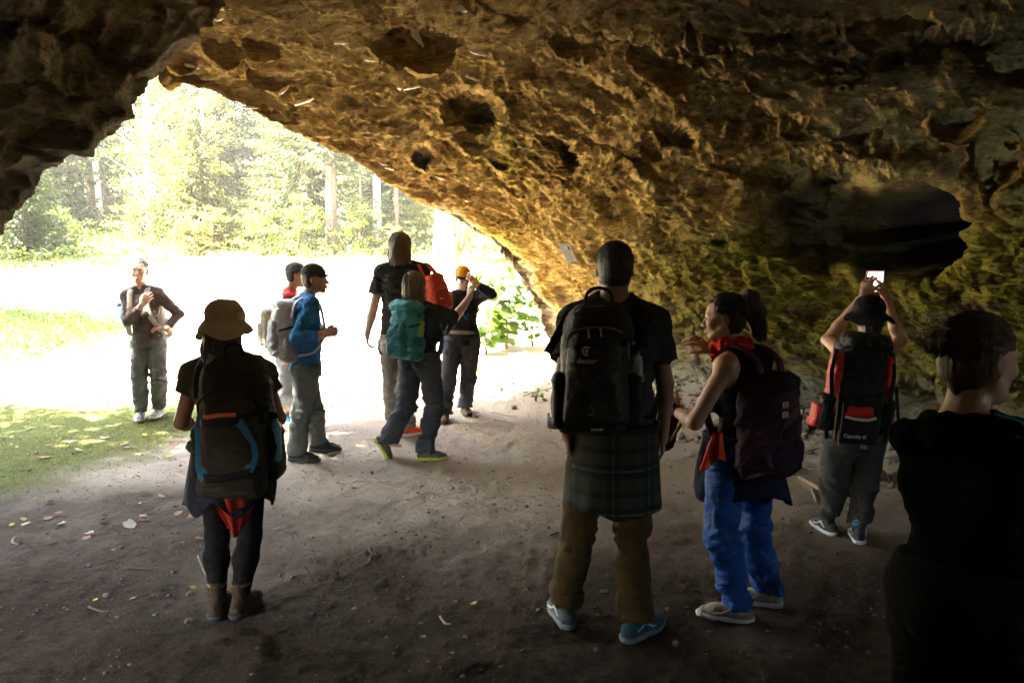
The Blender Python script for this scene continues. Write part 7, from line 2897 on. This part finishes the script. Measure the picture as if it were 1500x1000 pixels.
# ======================================================= man in red behind him
def man_red():
    Y = 7.95
    J = dict(H=P(434, 404, Y), N=P(425, 427, Y), SR=P(424, 440, Y - .16), SL=P(424, 438, Y + .16), HR=P(425, 522, Y - .08), HL=P(428, 522, Y + .08),
             KR=P(420, 574, Y - .06), KL=P(430, 574, Y + .08), AR=foot_joints(417, 619), AL=foot_joints(430, 621))
    J['ER'] = ext(J['SR'], 432, 476, .27, False)
    J['WR'] = ext(J['ER'], 468, 476, .24, False)
    J['EL'] = ext(J['SL'], 436, 478, .27, True)
    J['WL'] = ext(J['EL'], 464, 484, .22, False)
    J['FR'], J['FL'] = nrm(A(.9, -.3, 0)), nrm(A(.95, .1, 0))
    J['HF'] = frame(A(.93, .28, -.06))
    J['handR'] = hand((.35, 0, -1), (-.6, .8, 0), .5)
    J['handL'] = hand((.7, 0, -.7), (-.6, -.8, 0), .5)
    t = person(J, 'man in a red shirt, grey cap and glasses half hidden behind the man in blue', .97, SK_WARM, res=.008)
    eyes_and_mouth(J, t)
    shirt(J, t, cloth('red shirt', (.42, .030, .028), .8), sleeve=.8, hem=.07, inf=.012, loose=.010, res=.009, name='red_shirt', seed=103, collar=.02)
    trousers(J, t, cloth('pale blue grey trousers', (.26, .29, .34), .85), inf=.018, res=.010, amp=.012, flare=.01, seed=105, hem=-.10, top=.05)
    for q in 'LR':
        v, f = tube([J['A' + q] + A(0, 0, -.02), J['A' + q] + A(0, 0, .14)], [.042, .055], 14)
        part('sock', v, f, cloth('striped dark sock', (.05, .03, .04)), t)
        shoe(J['A' + q], J['A' + q][2] - .095, J['F' + q], t, cloth('blue running shoe', (.04, .22, .42), .6), GUMW, 1.0, res=.0075)
    hair_shell(J, t, hair_mat('black short hair', (.012, .010, .009)), grow=.004, front=.045, low=-.05, amp=.002, crown=.05)
    baseball_cap(J, t, cloth('mottled grey cap', (.085, .095, .095), .85, var=.5), tilt=.02, bill=.06)
    s = J['s']
    R, c = J['HF'], J['H']
    W = lambda x, y, z: c + (R[0] * x + R[1] * y + R[2] * z) * s
    g_ = empty('glasses', W(0, .1, .005), 'thin dark rimmed glasses on the man in the red shirt', 'glasses')
    for sx in (-1, 1):
        ring = [W(sx * .032 + .024 * math.cos(a), .104, .004 + .016 * math.sin(a)) for a in np.linspace(0, 6.283, 17)]
        v, f = tube(ring, .0022, 5, False)
        part('rim', v, f, PLASTIC, g_)
        v, f = tube([W(sx * .056, .104, .008), W(sx * .074, .06, .010), W(sx * .080, -.01, .008)], .002, 5)
        part('temple', v, f, PLASTIC, g_)
    v, f = tube([W(-.008, .105, .006), W(.008, .105, .006)], .002, 5)
    part('bridge', v, f, PLASTIC, g_)
    ms, mh, side, up, fwd, hs = torso_frame(J)
    st_ = cloth('beige strap', (.40, .36, .30), .7)
    pk = Pack('beige strapped backpack on the man in the red shirt', ms - fwd * .19 - up * .28, -fwd, up)
    pk.box('main_bag', 0, 0, 0, .13, .08, .20, st_, .06, .010, .1, .02, .006)
    pk.box('front_pocket', 0, .08, -.05, .10, .03, .12, st_, .03, .010, .1, .02, .006)
    straps(J, pk.t, st_, .05, .02)
    return J


# ======================================================= long haired man walking away
def man_long_hair():
    Y = 7.62
    J = dict(H=P(586, 363, Y), N=P(588, 386, Y), SL=P(559, 400, Y), SR=P(618, 398, Y), HL=P(573, 503, Y), HR=P(602, 503, Y),
             KL=P(574, 566, Y + .06), KR=P(594, 572, Y - .02), AL=foot_joints(577, 626), AR=foot_joints(597, 639))
    J['EL'] = ext(J['SL'], 547, 452, .32, True)
    J['WL'] = ext(J['EL'], 538, 489, .27, True)
    J['ER'] = ext(J['SR'], 630, 450, .32, True)
    J['WR'] = ext(J['ER'], 620, 492, .27, True)
    J['FL'], J['FR'] = nrm(A(-.1, 1, 0)), nrm(A(.75, .5, 0))
    J['HF'] = frame(A(.10, 1, -.02))
    J['handL'] = hand((-.05, .25, -1), (1, .2, 0), .55)
    J['handR'] = hand((-.05, .25, -1), (-1, .2, 0), .5)
    J['neck'] = 1.1
    t = person(J, 'tall man with shoulder length brown hair and black T-shirt walking away', 1.08, SK_PALE, res=.0075)
    shirt(J, t, cloth('faded black tee', (.026, .027, .026), .9), sleeve=.6, hem=.10, inf=.014, loose=.014, amp=.008, name='t_shirt', seed=113)
    trousers(J, t, cloth('light grey trousers', (.20, .185, .165), .85), inf=.018, res=.009, amp=.012, flare=.012, seed=115, hem=.01)
    for q in 'LR':
        shoe(J['A' + q], J['A' + q][2] - .095, J['F' + q], t, cloth('orange running shoe', (.72, .095, .020), .6), GUMW, 1.06, laces=GUMW, res=.007)

    def fall(F, W, R, s):
        F.cap(W(0, -.055, .03), W(0, -.060, -.085), .070 * s, .068 * s, .02, R[0], 1.25, 1.35)
        for sx in (-1, 1):
            F.cap(W(sx * .075, -.01, .04), W(sx * .082, -.02, -.10), .026 * s, .020 * s, .02)
        for i in range(7):
            x = -.075 + i * .025
            F.cap(W(x, -.09 + abs(x) * .5, -.07), W(x * 1.15, -.10 + abs(x) * .5, -.135 - .012 * (i % 3)), .017 * s, .008 * s, .01)
    hair_shell(J, t, hair_mat('long brown hair', (.13, .066, .035), (.36, .20, .10)), grow=.016, low=-.5, extra=fall, amp=.010, f=(38, 38, 6))
    strands(J, t, MATS['long brown hair'], 420, 'fall', length=-.13, lift=.020, seed=5, rad=.0022)
    ms, mh, side, up, fwd, hs = torso_frame(J)
    org = cloth('orange red pack', (.66, .060, .014), .6, spec=.35)
    pk = Pack('orange red bag hanging from the right shoulder of the long haired man', P(640, 428, Y - .10), nrm(A(.55, -.84, 0)), nrm(A(-.30, 0, 1)))
    pk.box('main_bag', 0, 0, -.01, .105, .075, .185, org, .05, .0075, .22, .02, .010, seed=3)
    pk.box('front_pocket', 0, .07, -.06, .085, .03, .10, cloth('dark red pocket', (.42, .035, .012), .6), .03, .0075, .15, .01, .006, seed=4)
    pk.line('zip', [(-.07, .075, .06), (0, .095, .09), (.07, .075, .05)], .004, PLASTIC)
    pk.box('logo_patch', .02, .103, -.05, .016, .004, .011, GUMW, .003, .003, 0, 0, 0)
    v, f = ribbon([P(640, 402, Y - .06), P(626, 388, Y - .02), P(616, 386, Y + .04), P(612, 398, Y + .16), P(622, 430, Y + .18)], side, .04, .010)
    part('shoulder_strap', v, f, org, pk.t)
    v, f = ribbon([P(622, 408, Y - .14), P(615, 392, Y - .09), P(612, 386, Y - .0), P(613, 392, Y + .12)], side, .03, .010)
    part('shoulder_strap', v, f, org, pk.t)
    return J


# ======================================================= woman with teal backpack striding right
def woman_teal():
    Y = 6.9
    J = dict(H=P(608, 420, Y), N=P(611, 446, Y), SL=P(601, 457, Y + .11), SR=P(640, 458, Y - .10), HL=P(603, 528, Y + .06), HR=P(628, 528, Y - .06),
             KL=P(597, 592, Y + .02), KR=P(636, 596, Y - .10), AR=foot_joints(624, 677))
    J['AL'] = P(567, 645, Y + .10)
    J['ER'] = ext(J['SR'], 666, 466, .26, True)
    J['WR'] = ext(J['ER'], 688, 434, .225, True)
    J['EL'] = J['SL'] + A(.02, .12, -.24)
    J['WL'] = J['EL'] + A(.10, .15, -.10)
    J['FR'], J['FL'] = nrm(A(.94, .18, 0)), nrm(A(.88, .25, 0))
    J['HF'] = frame(A(.62, .78, -.03))
    J['handR'] = hand((.25, .0, 1), (.5, .6, 0), .35, spread=.5)
    J['handL'] = hand((.5, .5, -.3), (0, 0, -1), .5)
    t = person(J, 'woman with light brown hair and teal backpack striding to the right with one arm raised', .965, SK_PALE, female=True, res=.007)
    shirt(J, t, cloth('navy tee', (.022, .024, .038), .9), sleeve=.85, hem=.10, inf=.012, female=True, loose=.010, amp=.007, name='t_shirt', seed=123)
    trousers(J, t, cloth('dark slate trousers', (.050, .058, .074), .8), inf=.018, res=.0085, amp=.014, flare=.018, baggy=.006, seed=125, hem=.02, female=True)
    yl = plain('yellow green sole', (.50, .52, .06), .5)
    up_ = cloth('grey olive shoe', (.10, .10, .07), .7)
    shoe(J['AR'], J['AR'][2] - .095, J['FR'], t, up_, yl, 1.0, laces=BLACK, res=.0065, label='grey shoe with yellow sole, flat on the ground')
    shoe(J['AL'], 0, J['FL'], t, up_, yl, 1.0, laces=BLACK, res=.0065, pitch=1.02, label='grey shoe with yellow sole, heel lifted in mid stride')

    def fall(F, W, R, s):
        F.cap(W(0, -.055, .03), W(0, -.062, -.09), .066 * s, .064 * s, .02, R[0], 1.2, 1.3)
        for sx in (-1, 1):
            F.cap(W(sx * .070, .0, .04), W(sx * .076, .002, -.10), .022 * s, .018 * s, .02)
        for i in range(7):
            x = -.07 + i * .0235
            F.cap(W(x, -.085 + abs(x) * .5, -.07), W(x * 1.1, -.085 + abs(x) * .5, -.145 - .010 * (i % 3)), .018 * s, .009 * s, .01)
    hair_shell(J, t, hair_mat('light brown hair', (.15, .085, .045), (.34, .22, .12)), grow=.014, low=-.5, extra=fall, amp=.009, f=(38, 38, 6), seed=8)
    strands(J, t, MATS['light brown hair'], 420, 'fall', length=-.14, lift=.018, seed=6, rad=.0022)
    ms, mh, side, up, fwd, hs = torso_frame(J)
    teal = cloth('teal pack cloth', (.035, .27, .30), .6, spec=.35)
    teald = cloth('dark teal pack cloth', (.025, .17, .20), .6)
    pk = Pack('teal backpack with dark teal pockets on the woman striding right', P(596, 486, Y - .12), -fwd, up)
    pk.box('main_bag', 0, 0, 0, .14, .10, .235, teal, .07, .0075, .1, .03, .012, seed=3, k=.03)
    pk.box('lid', 0, .02, .225, .125, .10, .045, teal, .04, .0075, .15, .02, .010, seed=4)
    pk.box('front_pocket', 0, .095, -.06, .110, .045, .145, teald, .04, .0075, .15, .015, .008, seed=5)
    for sx in (-1, 1):
        pk.box('side_pocket', sx * .145, .0, -.13, .03, .065, .10, teald, .028, .0075, .05, 0, .008, seed=6 + sx)
        pk.strip('compression_strap', [(sx * .125, -.06, .09), (sx * .15, .0, .08), (sx * .12, .10, .05)], .016, .005, BLACKP, pk.up)
    pk.strip('pale_tab', [(-.05, .145, .03), (-.05, .148, -.05)], .03, .005, cloth('pale teal tab', (.25, .42, .45), .6))
    pk.box('green_pouch', -.14, -.03, .04, .018, .028, .07, plain('green bottle', (.25, .42, .10), .4), .015, .006, 0, 0, 0)
    pk.strip('hip_belt', [(-.12, -.06, -.19), (-.17, -.17, -.20), (-.14, -.27, -.20)], .04, .010, cloth('beige strap', (.40, .36, .30), .7), pk.up)
    pk.strip('hip_belt', [(.12, -.06, -.19), (.17, -.17, -.20), (.14, -.27, -.20)], .04, .010, cloth('beige strap', (.40, .36, .30), .7), pk.up)
    straps(J, pk.t, teald, .055, .022)
    return J


# ======================================================= person in yellow and black cap
def person_yellow_cap():
    Y = 8.25
    J = dict(H=P(678, 408, Y), N=P(677, 428, Y + .03), SR=P(657, 438, Y), SL=P(699, 436, Y + .02), HR=P(664, 500, Y), HL=P(689, 500, Y),
             KR=P(656, 558, Y - .05), KL=P(686, 556, Y - .02), AR=foot_joints(652, 617), AL=foot_joints(681, 607))
    J['EL'] = ext(J['SL'], 720, 430, .255, False)
    J['WL'] = ext(J['EL'], 697, 416, .225, False)
    J['ER'] = ext(J['SR'], 648, 474, .27, True)
    J['WR'] = ext(J['ER'], 657, 505, .23, False)
    J['FR'], J['FL'] = nrm(A(.0, -1, 0)), nrm(A(.35, -1, 0))
    J['HF'] = frame(A(.38, -.92, -.18))
    J['handL'] = hand((-.45, -.1, .6), (-.3, .9, 0), .6)
    J['handR'] = hand((.2, -.1, -1), (.9, .3, 0), .5)
    t = person(J, 'person in a yellow and black cap facing us with one hand raised to the face', .95, SK_PALE, female=True, res=.0075)
    eyes_and_mouth(J, t, teeth=True, smile=1)
    shirt(J, t, cloth('black hiking jacket', (.022, .022, .026), .7), sleeve=1.85, hem=.03, inf=.012, female=True, loose=.010, amp=.007, name='jacket', seed=133, collar=.02)
    trousers(J, t, cloth('dark blue grey trousers', (.055, .062, .078), .8), inf=.018, res=.009, amp=.014, flare=.014, seed=135, hem=.02, female=True)
    for q in 'LR':
        shoe(J['A' + q], J['A' + q][2] - .095, J['F' + q], t, cloth('brown hiking shoe', (.12, .085, .050), .85), GUMD, .98, laces=plain('grey lace', (.35, .33, .30), .7), res=.007)
    hair_shell(J, t, hair_mat('reddish tied hair', (.10, .05, .025)), grow=.005, front=.045, low=-.05, amp=.003, crown=.05)
    bk = cloth('black cap cotton', (.020, .020, .020), .85)
    baseball_cap(J, t, bk, cloth('yellow cap cotton', (.62, .33, .015), .8), tilt=-.08, visor_mat=bk, bill=.07)
    ms, mh, side, up, fwd, hs = torso_frame(J)
    ring = [mh + up * .10 + side * math.cos(x) * .160 + fwd * math.sin(x) * .120 for x in np.linspace(0, 2 * math.pi, 17)]
    v, f = ribbon(ring, up, .038, .008, 44)
    part('belt', v, f, cloth('beige belt', (.36, .32, .25), .7), t)
    pk = Pack('black backpack on the person in the yellow cap, only its straps and top in view', ms - fwd * .21 - up * .24, -fwd, up)
    pk.box('main_bag', 0, 0, 0, .135, .09, .22, BLACKP, .06, .009, .1, .02, .006)
    pk.box('lid', 0, 0, .21, .12, .09, .04, BLACKP, .035, .009, .1, .02, .006)
    straps(J, pk.t, BLACKP, .055, .022)
    v, f = tube(catmull([ms + fwd * .135 - up * .10 + side * .03, ms + fwd * .150 - up * .16 - side * .01, ms + fwd * .140 - up * .21 - side * .045, ms + fwd * .150 - up * .15 - side * .055], 16), .009, 6)
    part('blue_hose', v, f, plain('blue hose', (.02, .16, .52), .4), pk.t)
    return J


for fn in (man_center, hiker_left, woman_blue, photographer_right, person_bun, woman_smiling, man_blue, man_red, man_long_hair, woman_teal, person_yellow_cap):
    a = time.time()
    fn()
    print(fn.__name__, round(time.time() - a, 2))
print('people', time.time() - t_people)
# ---------------------------------------------------------------- added haze that stands in for veiling lens glare
def haze_box():
    lo, hi = A(-75, -14, -1.3), A(45, 100, 46)
    v = np.array([(x, y, z) for x in (lo[0], hi[0]) for y in (lo[1], hi[1]) for z in (lo[2], hi[2])])
    f = [(0, 1, 3, 2), (4, 6, 7, 5), (0, 4, 5, 1), (2, 3, 7, 6), (0, 2, 6, 4), (1, 5, 7, 3)]
    m = bpy.data.materials.new('air')
    m.use_nodes = True
    nt = m.node_tree
    nt.nodes.clear()
    o = nt.nodes.new('ShaderNodeOutputMaterial')
    p = nt.nodes.new('ShaderNodeVolumePrincipled')
    p.inputs['Color'].default_value = (1, .97, .90, 1)
    p.inputs['Density'].default_value = .0010
    p.inputs['Anisotropy'].default_value = .35
    nt.links.new(p.outputs[0], o.inputs['Volume'])
    link('haze', mesh_from('haze', v, f, m, False), kind='stuff', label='thin haze added in place of a veil of lens glare')


haze_box()
print('script time', time.time() - T0)
